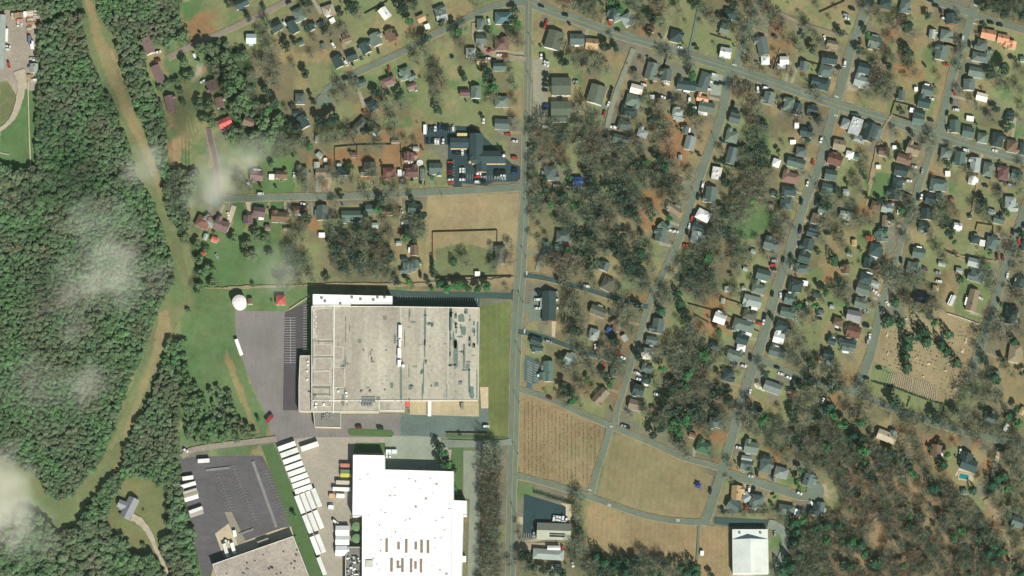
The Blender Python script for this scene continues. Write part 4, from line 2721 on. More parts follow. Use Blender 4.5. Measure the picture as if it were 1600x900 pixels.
sheet('parking_lot', [(1116, 808), (1204, 813), (1205, 824), (1140, 822), (1116, 818)], A_dark)
sheet('parking_lot', [(1107, 116), (1126, 116), (1136, 122), (1130, 150), (1110, 148)], asph('lot_top', (150, 158, 140)))
sheet('concrete_patio', [(1492, 742), (1500, 728), (1524, 734), (1520, 752), (1512, 752)], M_conc)
sheet('concrete_driveway', [(1546, 750), (1558, 700), (1565, 700), (1552, 752)], mat('pale_concrete', C(214, 196, 164)))
sheet('concrete_driveway', [(1178, 600), (1184, 598), (1196, 606), (1194, 612), (1180, 606)], mat('bright_concrete', C(222, 214, 186)))
sheet('concrete_driveway', [(387, 330), (383.5, 316), (391.5, 316), (391.5, 336), (383.5, 336)], M_conc)
sheet('concrete_driveway', [(444, 313), (449, 313), (449, 331), (444, 331)], M_conc)
sheet('concrete_driveway', [(493, 300), (502, 300), (502, 278), (494, 278)], asph('drive_grey', (136, 140, 124)))
sheet('pale_soil', [(1368, 270), (1360, 300), (1356, 320), (1352, 322), (1358, 290), (1366, 262)], M_dirt)
# roads
ROADS = {
 'central road': [(826, -40), (826, 20), (825, 100), (823, 180), (821, 280), (818, 360), (813, 430), (808, 500), (806, 540), (804, 620), (802, 700), (799, 780), (797, 940)],
 'wide avenue': [(826, 2), (840, 10), (900, 31), (958, 52), (1020, 69), (1080, 88), (1140, 106), (1180, 120), (1240, 140), (1280, 155), (1340, 174), (1400, 192), (1460, 210), (1520, 229), (1598, 251), (1660, 268)],
 'northwest road': [(262, 92), (280, 80), (304, 70), (332, 58), (365, 43), (400, 27), (450, 2), (500, -26)],
 'curving street': [(506, 160), (506, 148), (514, 138), (530, 127), (580, 104), (638, 78), (670, 58), (720, 35), (760, 14), (790, 5), (824, 4)],
 'west street': [(342, 311), (358, 311), (420, 309), (460, 308), (520, 308), (580, 305), (640, 302), (720, 299), (818, 293)],
 'west lane': [(326, 200), (329, 220), (337, 246), (340, 270), (341, 312)],
 'west slanting street': [(1140, 108), (1136, 130), (1130, 178), (1110, 230), (1096, 270), (1080, 316), (1067, 360), (1050, 400), (1027, 446), (1012, 482), (1000, 525), (984, 576), (972, 616), (964, 640), (961, 664)],
 'east slanting street': [(1366, -30), (1360, 0), (1340, 46), (1328, 84), (1308, 158), (1296, 200), (1284, 250), (1272, 280), (1258, 312), (1243, 366), (1228, 410), (1212, 460), (1198, 508), (1184, 555), (1168, 600), (1156, 636), (1148, 670), (1134, 716), (1120, 762), (1108, 800), (1102, 816)],
 'northeast street': [(1530, -30), (1523, 15), (1508, 58), (1492, 104), (1478, 158), (1468, 212)],
 'top east street': [(1390, -30), (1440, -4), (1500, 15), (1540, 30), (1600, 48), (1660, 62)],
 'top middle street': [(1200, -30), (1186, 4), (1172, 40), (1160, 72), (1150, 106)],
 'far east road': [(1616, 290), (1600, 332), (1588, 368), (1570, 420), (1556, 470), (1538, 520), (1528, 552), (1518, 585)],
 'inner lane': [(1456, 232), (1450, 250), (1440, 280), (1432, 304), (1418, 344), (1408, 376), (1402, 404), (1384, 450), (1379, 472), (1374, 495), (1366, 534), (1358, 560), (1350, 582), (1338, 610)],
 'north side lane': [(818, 430), (850, 434), (900, 447), (958, 465), (1012, 480)],
 'south side lane': [(810, 518), (840, 524), (862, 531), (890, 542), (930, 556), (978, 566)],
 'field road': [(806, 606), (822, 612), (860, 624), (900, 643), (940, 660), (960, 669), (1000, 684), (1040, 703), (1070, 717), (1100, 724), (1126, 732)],
 'field cross road': [(954, 668), (948, 690), (940, 716), (930, 744), (924, 772)],
 'lower field road': [(800, 744), (820, 746), (860, 757), (900, 770), (958, 789), (1000, 805), (1040, 813), (1070, 816), (1104, 817)],
 'southeast close': [(1126, 738), (1140, 742), (1180, 753), (1220, 766), (1256, 778), (1274, 772)],
 'south wooded road': [(1186, 560), (1220, 578), (1256, 594), (1300, 604), (1340, 614), (1380, 634), (1440, 655), (1480, 668), (1540, 684), (1660, 706)]}
RW = {'central road': [11, 11, 11, 13, 16, 16, 15, 14, 14], 'wide avenue': 14.5, 'northwest road': 8, 'curving street': 10, 'west street': 10, 'west lane': 8, 'west slanting street': [14, 13, 11, 9, 8, 8],
      'east slanting street': 13.5, 'northeast street': 12, 'top east street': 10, 'top middle street': 11, 'far east road': 12, 'inner lane': [9, 9, 8, 10, 13, 15], 'north side lane': 8, 'south side lane': 8,
      'field road': 8, 'field cross road': 9, 'lower field road': 8, 'southeast close': 12, 'south wooded road': 10}
for k, p in ROADS.items():
    w_ = RW[k]; wide = [x+2.6 for x in w_] if isinstance(w_, list) else w_+2.6
    ribbon('road_shoulder', p, wide, M_shoulder, jit=.05)
for k, p in ROADS.items():
    m_ = {'northwest road': A_warm, 'west lane': asph('lane_purple', (116, 104, 104)), 'north side lane': A_dark, 'south side lane': A_dark, 'central road': A_main, 'wide avenue': A_main}.get(k, A_side)
    ribbon(k.replace(' ', '_'), p, RW[k], m_)
b = MB(); x, y = G(506, 158); b.cyl(x, y, 0, 6, zl(), 24); x, y = G(1274, 768); b.cyl(x, y, 0, 7, ZL[0], 24); x, y = G(338, 312); b.cyl(x, y, 0, 6.5, ZL[0], 24)
tag(b.build('turning_circle', A_side), kind='structure')
ribbon('gravel_track', [(-20, 205), (0, 204), (14, 192), (22, 182), (30, 160), (36, 128), (30, 110)], [6, 6, 8, 12, 20], M_gravel, jit=.1)
ribbon('concrete_path', [(44, 128), (45, 190), (48, 262)], 1.8, M_conc)
ribbon('gravel_track', [(0, 239), (14, 242)], 1.6, M_conc)
ribbon('gravel_track', [(284, 714), (296, 704), (318, 700), (360, 694), (400, 690), (432, 686)], 9, mat('track_gravel', C(150, 140, 126), var=.15), jit=.08)
ribbon('gravel_track', [(206, 808), (216, 812), (228, 824), (238, 842), (244, 860), (254, 878), (268, 910)], [13, 11, 8, 6, 5, 5], M_gravel, jit=.1)
ribbon('access_lane', [(800, 690), (780, 693), (740, 694), (690, 693)], [10, 9, 11, 14], asph('lane_teal', (128, 138, 122)))
ribbon('side_lane', [(990, 76), (976, 112), (962, 146), (952, 182), (949, 200)], 8, asph('lane_pale', (136, 140, 120)), jit=.04)
ribbon('side_lane', [(1092, 12), (1086, 45), (1077, 82)], 5, A_side)
ribbon('side_lane', [(1216, 20), (1232, 28), (1254, 38), (1280, 46), (1304, 54), (1326, 58)], 6, asph('lane_tan', (140, 130, 110)))
ribbon('church_drive', [(1200, 818), (1214, 822), (1226, 834), (1230, 852), (1222, 876), (1216, 890)], [12, 15, 15, 15, 15, 12], asph('drive_pale', (138, 146, 130)))
ribbon('footpath', [(1092, 822), (1091, 850), (1089, 876)], 3.6, A_side); ribbon('driveway', [(366, 322), (360, 340), (352, 362)], 8, M_conc)
ribbon('driveway', [(740, 36), (738, 58), (746, 70), (760, 82), (800, 92), (822, 92)], [6, 5, 6, 9, 10, 6], mat('drive_soil', C(152, 140, 118), var=.2), jit=.1)
ribbon('driveway', [(840, 256), (856, 242), (870, 250), (876, 268), (874, 290)], [4, 5, 6, 8, 10], asph('drive_worn', (122, 122, 100), .2), jit=.1)
ribbon('driveway', [(839, 424), (846, 400), (856, 390), (870, 388)], [5, 8, 12, 12], mat('drive_pad', C(140, 142, 124), var=.2), jit=.1)
ribbon('dirt_track', [(960, 318), (972, 350), (980, 370), (990, 400), (998, 430)], 4, M_dirt, jit=.3)
ribbon('dirt_track', [(1540, 780), (1556, 806), (1568, 830), (1580, 870), (1584, 900)], [8, 10, 6, 9, 6], M_dirt, jit=.2)
ribbon('dirt_track', [(1352, 730), (1368, 766), (1392, 800), (1440, 830)], 3, M_dirt, jit=.5)
ribbon('dirt_track', [(1340, 830), (1400, 790), (1440, 800), (1500, 850), (1520, 900)], 3, M_dirt, jit=.5)
ribbon('dirt_path', [(320, 450), (360, 451), (380, 449), (440, 448), (480, 446), (520, 444), (640, 446)], [2, 3, 5, 2, 2, 4, 6], M_dirt, jit=.3)
ribbon('concrete_path', [(452, 484), (470, 472), (486, 462)], 1.8, M_conc)
ribbon('dirt_path', [(640, 446), (700, 441), (760, 441), (804, 436)], [5, 5, 8, 6], M_dirt, jit=.2)
ribbon('dirt_track', [(1524, 418), (1490, 398), (1470, 388), (1500, 402), (1560, 410)], 4, M_dirt, jit=.3)
ribbon('dirt_track', [(1394, 180), (1380, 200), (1368, 240), (1358, 290)], 4, M_dirt, jit=.2)
ribbon('dirt_track', [(1530, 262), (1526, 300), (1518, 340)], 4, M_dirt, jit=.2)
# painted lines
b = MB(); by = MB(); bf = MB()
def seg(B, x0, y0, x1, y1, wd=.35, z=.62):
    a = Vector(G(x0, y0)); c = Vector(G(x1, y1)); d = (c-a); L = d.length
    if L < 1e-3: return
    d /= L; n = Vector((-d.y, d.x))*wd/2
    B.add([(*(a-n), z), (*(c-n), z), (*(c+n), z), (*(a+n), z)], [(0, 1, 2, 3)])
def stalls(B, x0, y0, x1, y1, n, dx, dy, wd=.22, z=.62):
    for i in range(n):
        t = i/max(1, n-1); x = x0+(x1-x0)*t; y = y0+(y1-y0)*t; seg(B, x, y, x+dx, y+dy, wd, z)
ZM = ZL[0]+.012
stalls(b, 622, 462.5, 746, 466.5, 34, .3, 5, z=ZM); stalls(b, 445, 497, 445, 567, 19, 8, 0, z=ZM); stalls(b, 454, 497, 454, 567, 19, 8, 0, z=ZM); seg(b, 454, 497, 454, 568, .25, ZM)
stalls(b, 473.5, 498, 473.5, 550, 14, 7, 0, z=ZM); stalls(b, 474, 478, 474, 496, 6, 8, -1.6, z=ZM)
for (x0, y0, x1, y1, n) in ((341, 740, 362, 797, 13), (363, 728, 401, 816, 20), (340+74, 735, 448, 808, 17)):
    stalls(bf, x0, y0, x1, y1, n, 7, 1.5, z=ZM, wd=.25); stalls(bf, x0, y0, x1, y1, n, -6, 4.5, z=ZM, wd=.25); seg(bf, x0, y0, x1, y1, .22, ZM)
for p in ((395, 721, 432, 824), ): seg(bf, *p, 2.2, ZM)
seg(bf, 322, 735, 360, 731, 1.8, ZM); seg(bf, 374, 835, 396, 827, 1.6, ZM)
stalls(b, 822, 564, 840, 597, 10, 0, 0.01, z=ZM); stalls(b, 824, 564, 823, 594, 9, 8, 5, z=ZM); stalls(b, 836, 565, 834, 594, 8, 6, 3, z=ZM)
stalls(b, 819, 833, 836, 834, 6, 0, 6, z=ZM); stalls(b, 1164, 821, 1200, 824, 9, 0, 4, z=ZM); stalls(b, 704, 252, 704, 288, 9, 6, 0, z=ZM); stalls(b, 726, 272, 790, 276, 16, 0, 8, .15, z=ZM)
stalls(b, 664, 198, 712, 199, 14, 0, 7, .15, z=ZM)
for p in ((1144, 101, 1151, 103), (1143, 131, 1150, 134), (1304, 150, 1310, 153), (1520, 36.5, 1526, 38.5), (1521, 8, 1527, 10), (823, 424, 823, 430), (820, 514, 819.5, 521), (1303, 180, 1309, 182), (919, 764.5, 924, 767), (953, 666, 957, 667.5)):
    seg(b, *p, .9, ZM)
for dx in (0, 1.8, 3.6): seg(b, 951+dx, 787+dx*.3, 949.6+dx, 791+dx*.3, .5, ZM); seg(b, 1057.5+dx, 811, 1057.5+dx, 815.6, .5, ZM)
tag(b.build('road_markings', M_line), kind='structure'); tag(bf.build('road_markings', M_gline), kind='structure')
for k, offs in (('central road', (-.5, .5)), ('wide avenue', (-.5, .5))):
    for o_ in offs: ribbon('road_markings', ROADS[k], .36, M_yel, z=ZM, off=o_)
# ------------------------------------------------------------------ houses
def rank(n):
    o = ['first', 'second', 'third', 'fourth', 'fifth', 'sixth', 'seventh', 'eighth', 'ninth', 'tenth', 'eleventh', 'twelfth', 'thirteenth', 'fourteenth', 'fifteenth', 'sixteenth', 'seventeenth', 'eighteenth', 'nineteenth']
    if n <= 19: return o[n-1]
    t = {2: ('twentieth', 'twenty'), 3: ('thirtieth', 'thirty'), 4: ('fortieth', 'forty'), 5: ('fiftieth', 'fifty')}[n//10]
    return t[0] if n % 10 == 0 else t[1]+'-'+o[n % 10-1]
RP = {}
for k, p in ROADS.items():
    P = grow(p, 2); s = np.r_[0, np.cumsum(np.linalg.norm(np.diff(P, axis=0), axis=1))]; d = P[-1]-P[0]; ns = abs(d[1]) > abs(d[0])
    rev = (d[1] < 0) if ns else (d[0] < 0)
    if rev: P = P[::-1]; s = np.r_[0, np.cumsum(np.linalg.norm(np.diff(P, axis=0), axis=1))]
    RP[k] = (P, s, ns)
SKIPR = ('west lane', 'field cross road', 'top east street')
def near_road(x, y):
    best = None
    for k, (P, s, ns) in RP.items():
        if k in SKIPR: continue
        d = np.hypot(P[:, 0]-x, P[:, 1]-y); i = int(d.argmin()); q = d[i]*(1.25 if k in ('south wooded road',) else 1)
        if best is None or q < best[0]:
            j = min(max(i, 1), len(P)-1); t = P[j]-P[j-1]; cr = t[0]*(y-P[i][1])-t[1]*(x-P[i][0])
            side = (('west' if cr > 0 else 'east') if ns else ('south' if cr > 0 else 'north')); best = (q, k, side, s[i]+.01*q, ns)
    return best
BIG = [h for h in HS if h[2]*h[3] > 24]; SMALL = [h for h in HS if h[2]*h[3] <= 24]
def streetwise(lst):
    grp = {}
    for h in lst:
        q, k, side, s, ns = near_road(h[0], h[1]); grp.setdefault((k, side, ns), []).append((s, h))
    out = {}
    for (k, side, ns), L in grp.items():
        L.sort(key=lambda t: t[0])
        for i, (s, h) in enumerate(L): out[id(h)] = (k, side, ns, i+1)
    return out
HN = streetwise(BIG); SN = streetwise(SMALL)
def roof_gable(B, L, W, h, rise, ov=.45, th=.18, x=0, y=0, rz=0, mi=0, mi2=0):
    a, b_ = L/2+ov, W/2+ov; dr = -ov*rise/(W/2); ca, sa = cos(rz), sin(rz)
    pts = [(-a, -b_, h+dr), (a, -b_, h+dr), (a, 0, h+rise), (-a, 0, h+rise), (-a, b_, h+dr), (a, b_, h+dr)]
    top = [(x+p*ca-q*sa, y+p*sa+q*ca, z+th) for p, q, z in pts]; bot = [(p, q, z-th) for p, q, z in top]
    B.add(top+bot, [(0, 1, 2, 3), (3, 2, 5, 4)], mi)
    B.add(top+bot, [(7, 6, 9, 8), (8, 9, 10, 11), (0, 6, 7, 1), (5, 11, 10, 4), (1, 7, 8, 2), (2, 8, 11, 5), (0, 3, 9, 6), (3, 4, 10, 9)], mi2)
def roof_hip(B, L, W, h, rise, ov=.45, th=.18, mi=0, mi2=0):
    a, b_ = L/2+ov, W/2+ov; r = max(L/2-W/2, .3)
    t = [(-a, -b_, h), (a, -b_, h), (a, b_, h), (-a, b_, h), (-r, 0, h+rise), (r, 0, h+rise)]; t = [(x, y, z+th-.1) for x, y, z in t]
    e = [(x, y, z-th) for x, y, z in t[:4]]
    B.add(t+e, [(0, 1, 5, 4), (1, 2, 5), (2, 3, 4, 5), (3, 0, 4)], mi); B.add(t+e, [(9, 8, 7, 6), (0, 6, 7, 1), (1, 7, 8, 2), (2, 8, 9, 3), (3, 9, 6, 0)], mi2)
def gable_walls(B, L, W, h, rise, x=0, y=0, rz=0):
    ca, sa = cos(rz), sin(rz); a, b_ = L/2, W/2; P = []
    for q in (-a, a): P += [(q, -b_, 0), (q, b_, 0), (q, b_, h), (q, 0, h+rise-.02), (q, -b_, h)]
    P = [(x+p*ca-q*sa, y+p*sa+q*ca, z) for p, q, z in P]
    B.add(P, [(0, 4, 3, 2, 1), (5, 6, 7, 8, 9), (0, 5, 9, 4), (1, 2, 7, 6)])
WINM = {}
def openings(t, L, W, h, rnd, wall_front):
    # windows on both long walls, a door on the front; each its own part
    s_ = wall_front
    if 'w' not in WINM:
        b1 = MB(); b1.box(0, 0, 0, 1.1, .08, 1.2); WINM['w'] = b1.mesh('window', M_glass); b2 = MB(); b2.box(0, 0, 0, .95, .09, 2.05); WINM['d'] = b2.mesh('door', M_dark)
    for u in ((-.3, .3) if L < 11 else (-.34, .22)):
        o = link('window', WINM['w'], t, (u*L, s_*(W/2+.02), 1.0))
    link('door', WINM['d'], t, (-.04*L, s_*(W/2+.02), .15))
HOUSES = []
def house(h):
    x, y, L, W, a, c = h; rnd = random.Random(int(x*31+y*17)); L *= .96; W *= .96
    if W > L*1.08: L, W, a = W, L, (a if 68 <= a <= 118 else a+90)
    big = id(h) in HN; hh = 3.3 if big else 2.4; rise = W/2*rnd.uniform(.42, .6) if big else W/2*.35
    gx_, gy_ = G(x, y, hh+rise*.5); rz = -R(a); flat = c in ('X3', 'W3') or (c in ('K', 'Z') and 0) or (not big and c in ('W', 'X4'))
    k, side, ns, n = (HN if big else SN)[id(h)]
    cat = 'house' if big else 'shed'; wm = M_tanwall if c in ('O', 'T') else (M_brick if c in ('p', 'R') and rnd.random() < .6 else WALL[min(3, int(rnd.random()**1.5*4))])
    name = 'house'
    if not big: name = 'shed'
    if c == 'K': cat = 'building'; name = 'metal_building'; hh = 4.0; rise = W*.12; wm = M_white
    if c in ('X3',): cat = 'building'; name = 'shop_building'; hh = 4.5
    if c == 'BT': name = 'canopy_tent'; cat = 'tent'
    end = 'from north' if ns else 'from west'; kind = {'house': 'house', 'shed': 'shed', 'building': 'building', 'tent': 'tent'}[cat]
    lab = '%s roofed %s, %s %s on %s side of %s' % (RNAME[c], kind, rank(n), end, side, k)
    t = empty(name, (gx_, gy_, 0), rz); tag(t, lab, cat, 'houses of the neighbourhood' if big else 'sheds and outbuildings')
    rm = RM[c]; wb = MB(); rb = MB()
    if c == 'BT':
        for sx in (-1, 1):
            for sy in (-1, 1): p = MB(); p.cyl(sx*L*.45, sy*W*.45, 0, .05, 2.4, 6); p.build('leg', M_white, t)
        roof_hip(rb, L*.9, W*.9, 2.4, 1.0); rb.build('roof', rm, t); return
    mats = [rm, M_gutter]
    if flat:
        wb.box(0, 0, 0, L, W, hh); rb.box(0, 0, hh, L+.3, W+.3, .22, m=0)
        if big:
            for q in range(4): rb.box(rnd.uniform(-.35, .35)*L, rnd.uniform(-.35, .35)*W, hh+.22, 1.3, 1.1, .7, m=1)
    else:
        hip = big and c not in ('K', 'Z', 'p', 'WL', 'T2', 'N', 'U') and rnd.random() < .42
        if hip: wb.box(0, 0, 0, L, W, hh); roof_hip(rb, L, W, hh, rise, mi2=1)
        else: gable_walls(wb, L, W, hh, rise); roof_gable(rb, L, W, hh, rise, mi2=1, ov=.45 if big else .2)
        if big and c not in ('K', 'Z', 'W', 'WT', 'L3', 'U') and rnd.random() < .62 and L < 16:
            wl = W*rnd.uniform(.38, .55); wd = rnd.uniform(1.2, 2.6); sx = rnd.choice((-1, 1)); sy = rnd.choice((-1, 1)); xx = sx*(L/2-wl/2-.3)
            ln = W/2+wd; yy = sy*ln/2; rr = min(rise*.82, wl/2*.62)
            gable_walls(wb, ln, wl, hh-.06, rr, xx, yy, pi/2); roof_gable(rb, ln, wl, hh-.04, rr, .3, .17, xx, yy, pi/2, 0, 1)
    wb.build('wall', wm, t); rb.build('roof', mats, t)
    if big:
        front = 1 if rnd.random() < .5 else -1; openings(t, L, W, hh, rnd, -1 if c in ('K', 'Z') else front)
        if c not in ('K', 'Z', 'X3', 'W3') and rnd.random() < .35:
            p = MB(); p.box(rnd.uniform(-.3, .3)*L, rnd.uniform(-.15, .15)*W, hh, .7, .7, rise+.9); p.build('chimney', M_brick, t)
        if c not in ('K', 'Z', 'X3', 'W3', 'p') and rnd.random() < .45:      # porch / awning along one wall
            pl = rnd.uniform(.3, .6)*L; p = MB(); s_ = -1 if cos(rz) > 0 else 1; s_ = s_ if rnd.random() < .8 else -s_
            p.box(rnd.uniform(-.15, .15)*L, s_*(W/2+1.15), hh-.55, pl, 1.5, .12); 
            for u in (-1, 1): p.box(u*pl*.42, s_*(W/2+1.8), 0, .14, .14, hh-.55, m=1)
            p.build('porch', [RM[rnd.choice(('W', 'L', c, 'L3'))], M_white], t)
    if c == 'Z':
        p = MB()
        for q in range(8): 
            for r_ in range(2): p.box(-2.9+q*1.5+.3, -W*.19-r_*1.75+.2, hh+.15+rise*(.72-.25*r_)-.1, 1.4, 1.6, .14)
        o = p.build('solar_panel', mat('solar_panel', (.01, .018, .03), rough=.3, spec=.5), t)
    if c == 'X2':
        pass
    return t
for h in HS: house(h); HOUSES.append(h)

M_dw = [mat('driveway_pale', C(158, 150, 128), var=.15), mat('driveway_grey', C(126, 130, 114), var=.15), mat('driveway_soil', C(148, 132, 102), var=.2)]
for h in BIG:
    rr_ = random.Random(int(h[0]*3+h[1])); 
    if rr_.random() > .55 or h[5] in ('K', 'Z', 'X3') or (h[0] < 470 and h[1] < 300): continue
    q, k, side, s_, ns = near_road(h[0], h[1]); P = RP[k][0]; i = int(np.hypot(P[:, 0]-h[0], P[:, 1]-h[1]).argmin()); dx, dy = h[0]-P[i][0], h[1]-P[i][1]; d = math.hypot(dx, dy)
    if d < 18 or d > 62: continue
    ex, ey = -dy/d*(max(h[2], h[3])+2.5), dx/d*(max(h[2], h[3])+2.5)
    if rr_.random() < .5: ex, ey = -ex, -ey
    a_ = (P[i][0]+ex+dx/d*5, P[i][1]+ey+dy/d*5); c_ = (h[0]+ex, h[1]+ey)
    ribbon('driveway', [a_, ((a_[0]+c_[0])/2+rr_.uniform(-1, 1), (a_[1]+c_[1])/2), c_], [4.5, 4.5, rr_.choice((5, 7, 9))], rr_.choice(M_dw), z=.018, jit=.05)
# ------------------------------------------------------------------ large buildings
def GP(pts, z): return [G(px, py, z) for px, py in pts]
def bigpart(parent, name, pts, z1, wallm, roofm, z0=0, cap=.5):
    o = MB(); P = GP(pts, z1); o.prism(P, z0, z1-.3); a = o.build(name+'_wall' if name else 'wall', wallm, parent); a.name = 'wall'
    r = MB(); r.prism(P, z1-.3, z1); b_ = r.build('roof', roofm, parent)
    if cap:
        e = MB(); n = len(P)
        for i in range(n):
            a_, c_ = Vector(P[i]), Vector(P[(i+1) % n]); d = c_-a_; e.box(*((a_+c_)/2), z1, d.length+.35, .35, cap, math.atan2(d.y, d.x))
        e.build('parapet', M_gutter, b_)
    return b_
M_rbeige = mat('roof_gravel_beige', C(184, 177, 158), var=.16, nscale=.35, col2=C(160, 152, 136), stripes=((.1, .012, 1), .2), coarse=.025)
M_rtan = mat('roof_pink_tan', C(174, 164, 150), var=.16, nscale=.3, col2=C(156, 144, 130), coarse=.03)
M_patch = mat('roof_sealant', C(112, 128, 118), var=.2, nscale=.8); M_patch2 = mat('roof_sealant_grey', C(132, 128, 118), var=.2, nscale=.8)
M_rwhite = mat('membrane_white', C(252, 252, 248), var=.02, rough=.7); M_bwall = mat('warehouse_wall', C(196, 184, 160)); M_rust = mat('roof_tar', C(150, 140, 130), var=.25, nscale=.5, col2=C(176, 164, 150), coarse=.04)
wh = empty('warehouse', (*G(617, 560), 0)); tag(wh, 'huge beige flat roofed factory with dark sealed repair streaks beside the central road', 'warehouse')
wo = wh.location.copy()
def under(o, root): 
    o.parent = root; o.matrix_parent_inverse = __import__('mathutils').Matrix.Translation(-Vector(root.location))
def bp(*a, **k):
    root = a[0]; r = bigpart(None, *a[1:], **k)
    return r
class Under:
    def __init__(s, root): s.root = root
    def __enter__(s): s.n = set(COL.objects); return s
    def __exit__(s, *a):
        T = __import__('mathutils').Matrix.Translation(-Vector(s.root.location))
        for o in set(COL.objects)-s.n:
            if o.parent is None and o is not s.root: o.parent = s.root; o.matrix_parent_inverse = T
HM = 8.5
with Under(wh):
    mr = bigpart(None, '', [(487, 478.5), (606, 479), (749, 481), (747, 625), (632, 625.5), (487, 626)], HM, M_bwall, M_rbeige)
    bigpart(None, '', [(487, 626.6), (592, 626.6), (592, 643), (487, 643)], HM-.5, M_bwall, M_rbeige, cap=.3)
    bigpart(None, '', [(592.6, 626.6), (632, 626.4), (632, 641), (592.6, 641)], HM-.6, M_bwall, M_rbeige, cap=.3)
    bigpart(None, '', [(469, 556), (486.4, 556), (486.4, 643), (467, 642), (467, 600)], 6, M_bwall, M_rtan, cap=.3)
    bigpart(None, '', [(490, 644), (532.5, 644), (532.5, 668), (492, 667)], 5, M_tanwall, M_patch2, cap=.5)
    bigpart(None, '', [(489, 460), (613, 463), (613, 474), (548, 474), (548, 477), (489, 476.5)], 10, M_white, M_rwhite, cap=.3)
    pb = MB(); pg = MB(); pr = MB()
    def rct(B, x, y, wd, hg, z=HM+.02, h=.05, rz=0):   # centre px, size px
        gx_, gy_ = G(x, y, z); B.box(gx_, gy_, z, wd*.5, hg*.5/CT, h, rz)
    def blotch(B, x, y, wd, hg, z=HM+.02, h=.05, seed=0):
        q = random.Random(int(x*7+y*13)); n = 14; P = []
        for i in range(n):
            t = 2*pi*i/n; ex = .5*(abs(cos(t))**.5)*(1 if cos(t) > 0 else -1); ey = .5*(abs(sin(t))**.5)*(1 if sin(t) > 0 else -1)
            P.append(G(x+wd*ex*q.uniform(.75, 1.15), y+hg*ey*q.uniform(.8, 1.1), z))
        B.prism(P, z, z+h)
    for s in ((664, 510, 4, 60), (663.5, 545, 2.6, 30), (661.5, 590, 2.4, 60), (659.5, 612, 2, 30), (704, 500, 6, 40), (708.5, 530, 3, 24), (712, 552, 7, 50), (725, 556, 4, 46), (721, 497, 10, 14), (724, 517, 8, 14), (728, 486, 6, 10),
              (746, 520, 3, 40), (745, 600, 1.6, 50), (733, 595, 4, 40), (737, 613, 8, 20), (719, 526, 10, 3), (703, 525, 1.6, 70), (728, 578, 14, 3), (706, 570, 14, 3), (672, 506, 12, 5), (645, 503, 8, 3), (641, 605, 7, 9), (626.5, 600, 4, 60), (640, 490, 3, 14),
              (540, 520, 2, 30), (528, 547, 2, 30), (537.5, 570, 2, 22), (545, 568.5, 9, 1.6), (527, 558, 10, 4), (534, 606, 14, 3), (536, 625, 5, 20), (541, 612, 9, 10), (665, 565, 4, 8), (699, 612, 3, 26), (612, 602, 5, 9), (617, 530, 4, 14)):
        blotch(pb if s[0] > 560 else pg, *s)
    for s in ((505, 533, 33, 2), (505, 558, 33, 3), (503, 578, 33, 2), (504, 605, 33, 4), (488, 530, 3, 90), (520, 508, 1.2, 60), (502, 540, 2, 1), (500, 616, 33, 3), (492, 620, 6, 8), (506, 632, 5, 6), (560, 560, 1, 1)): blotch(pg, *s, z=HM+.03)
    for s in ((505, 506, 30, 48), (505, 547, 26, 16), (505, 569, 26, 18), (503, 591, 30, 20), (529, 552, 13, 20), (527, 590, 22, 30), (552, 600, 22, 70), (505, 627, 24, 14), (476, 600, 9, 70)):
        blotch(pr, *s, z=HM+.09 if s[0] > 480 else 6.02, h=.02)
    qq = random.Random(21)
    for i in range(26): blotch(pb, qq.choice((704, 712, 720, 727, 734, 741))+qq.uniform(-1, 1), qq.uniform(486, 540), qq.choice((2, 3, 5)), qq.choice((4, 8, 14)), seed=i)
    for i in range(30): blotch(pb, qq.uniform(642, 744), qq.uniform(486, 618), qq.choice((1.2, 2, 3, 7)), qq.choice((1.5, 3, 8)), seed=i)
    for i in range(30): blotch(pg, qq.uniform(526, 640), qq.uniform(486, 636), qq.choice((1, 1.6, 2.4, 6)), qq.choice((1.4, 3, 8)), seed=i)
    pl = MB()
    for (x, y, wd, hg) in ((505, 506, 31, 49), (505, 547, 27, 17), (505, 569, 27, 19), (503, 591, 31, 21), (505, 627, 25, 15), (527, 590, 23, 31), (529, 552, 14, 21)):
        for (u, v, a1, b1) in ((-.5, 0, 1.0, hg), (.5, 0, 1.0, hg), (0, -.5, wd, 1.0), (0, .5, wd, 1.0)):
            for k in range(5): 
                o1 = (k-2)/5.2; blotch(pl, x+u*wd+(o1*wd if a1 > 2 else 0), y+v*hg+(o1*hg if b1 > 2 else 0), a1/5.2 if a1 > 2 else 1.3, b1/5.2 if b1 > 2 else 1.3, z=HM+.13, h=.02)
    for i in range(10): blotch(pl, 491+qq.uniform(0, 4), 485+i*5, 3, 4, z=HM+.13, h=.02)
    pl.build('pale_coating', mat('roof_pale', C(212, 204, 190), var=.12, nscale=1))
    pd = MB()
    for i in range(12): blotch(pd, qq.choice((489, 498, 515, 520, 534, 540, 546, 632, 639)), qq.uniform(490, 630), 1.1, qq.uniform(8, 34), z=HM+.11, h=.02)
    pd.build('tar_seam', mat('tar', C(104, 100, 96), var=.2))
    pb.build('repair_coating', M_patch); pg.build('repair_coating', M_patch2); pr.build('repair_coating', M_rtan)
    # ridge walls, white plant rooms, roof units
    q = MB(); rct(q, 521.5, 560, 1.6, 168, HM, .6); rct(q, 626, 492, .5, 26, HM, .3); rct(q, 700, 552, .7, 144, HM, .25); q.build('expansion_joint', M_gutter)
    for (x, y, wd, hg) in ((625.3, 520, 5, 22), (624.8, 536, 3, 14), (624, 552, 5, 14), (624, 568, 5, 9), (630, 572, 4, 3)):
        q = MB(); rct(q, x, y, wd, hg, HM, 2.4); q.build('plant_room', M_rwhite)
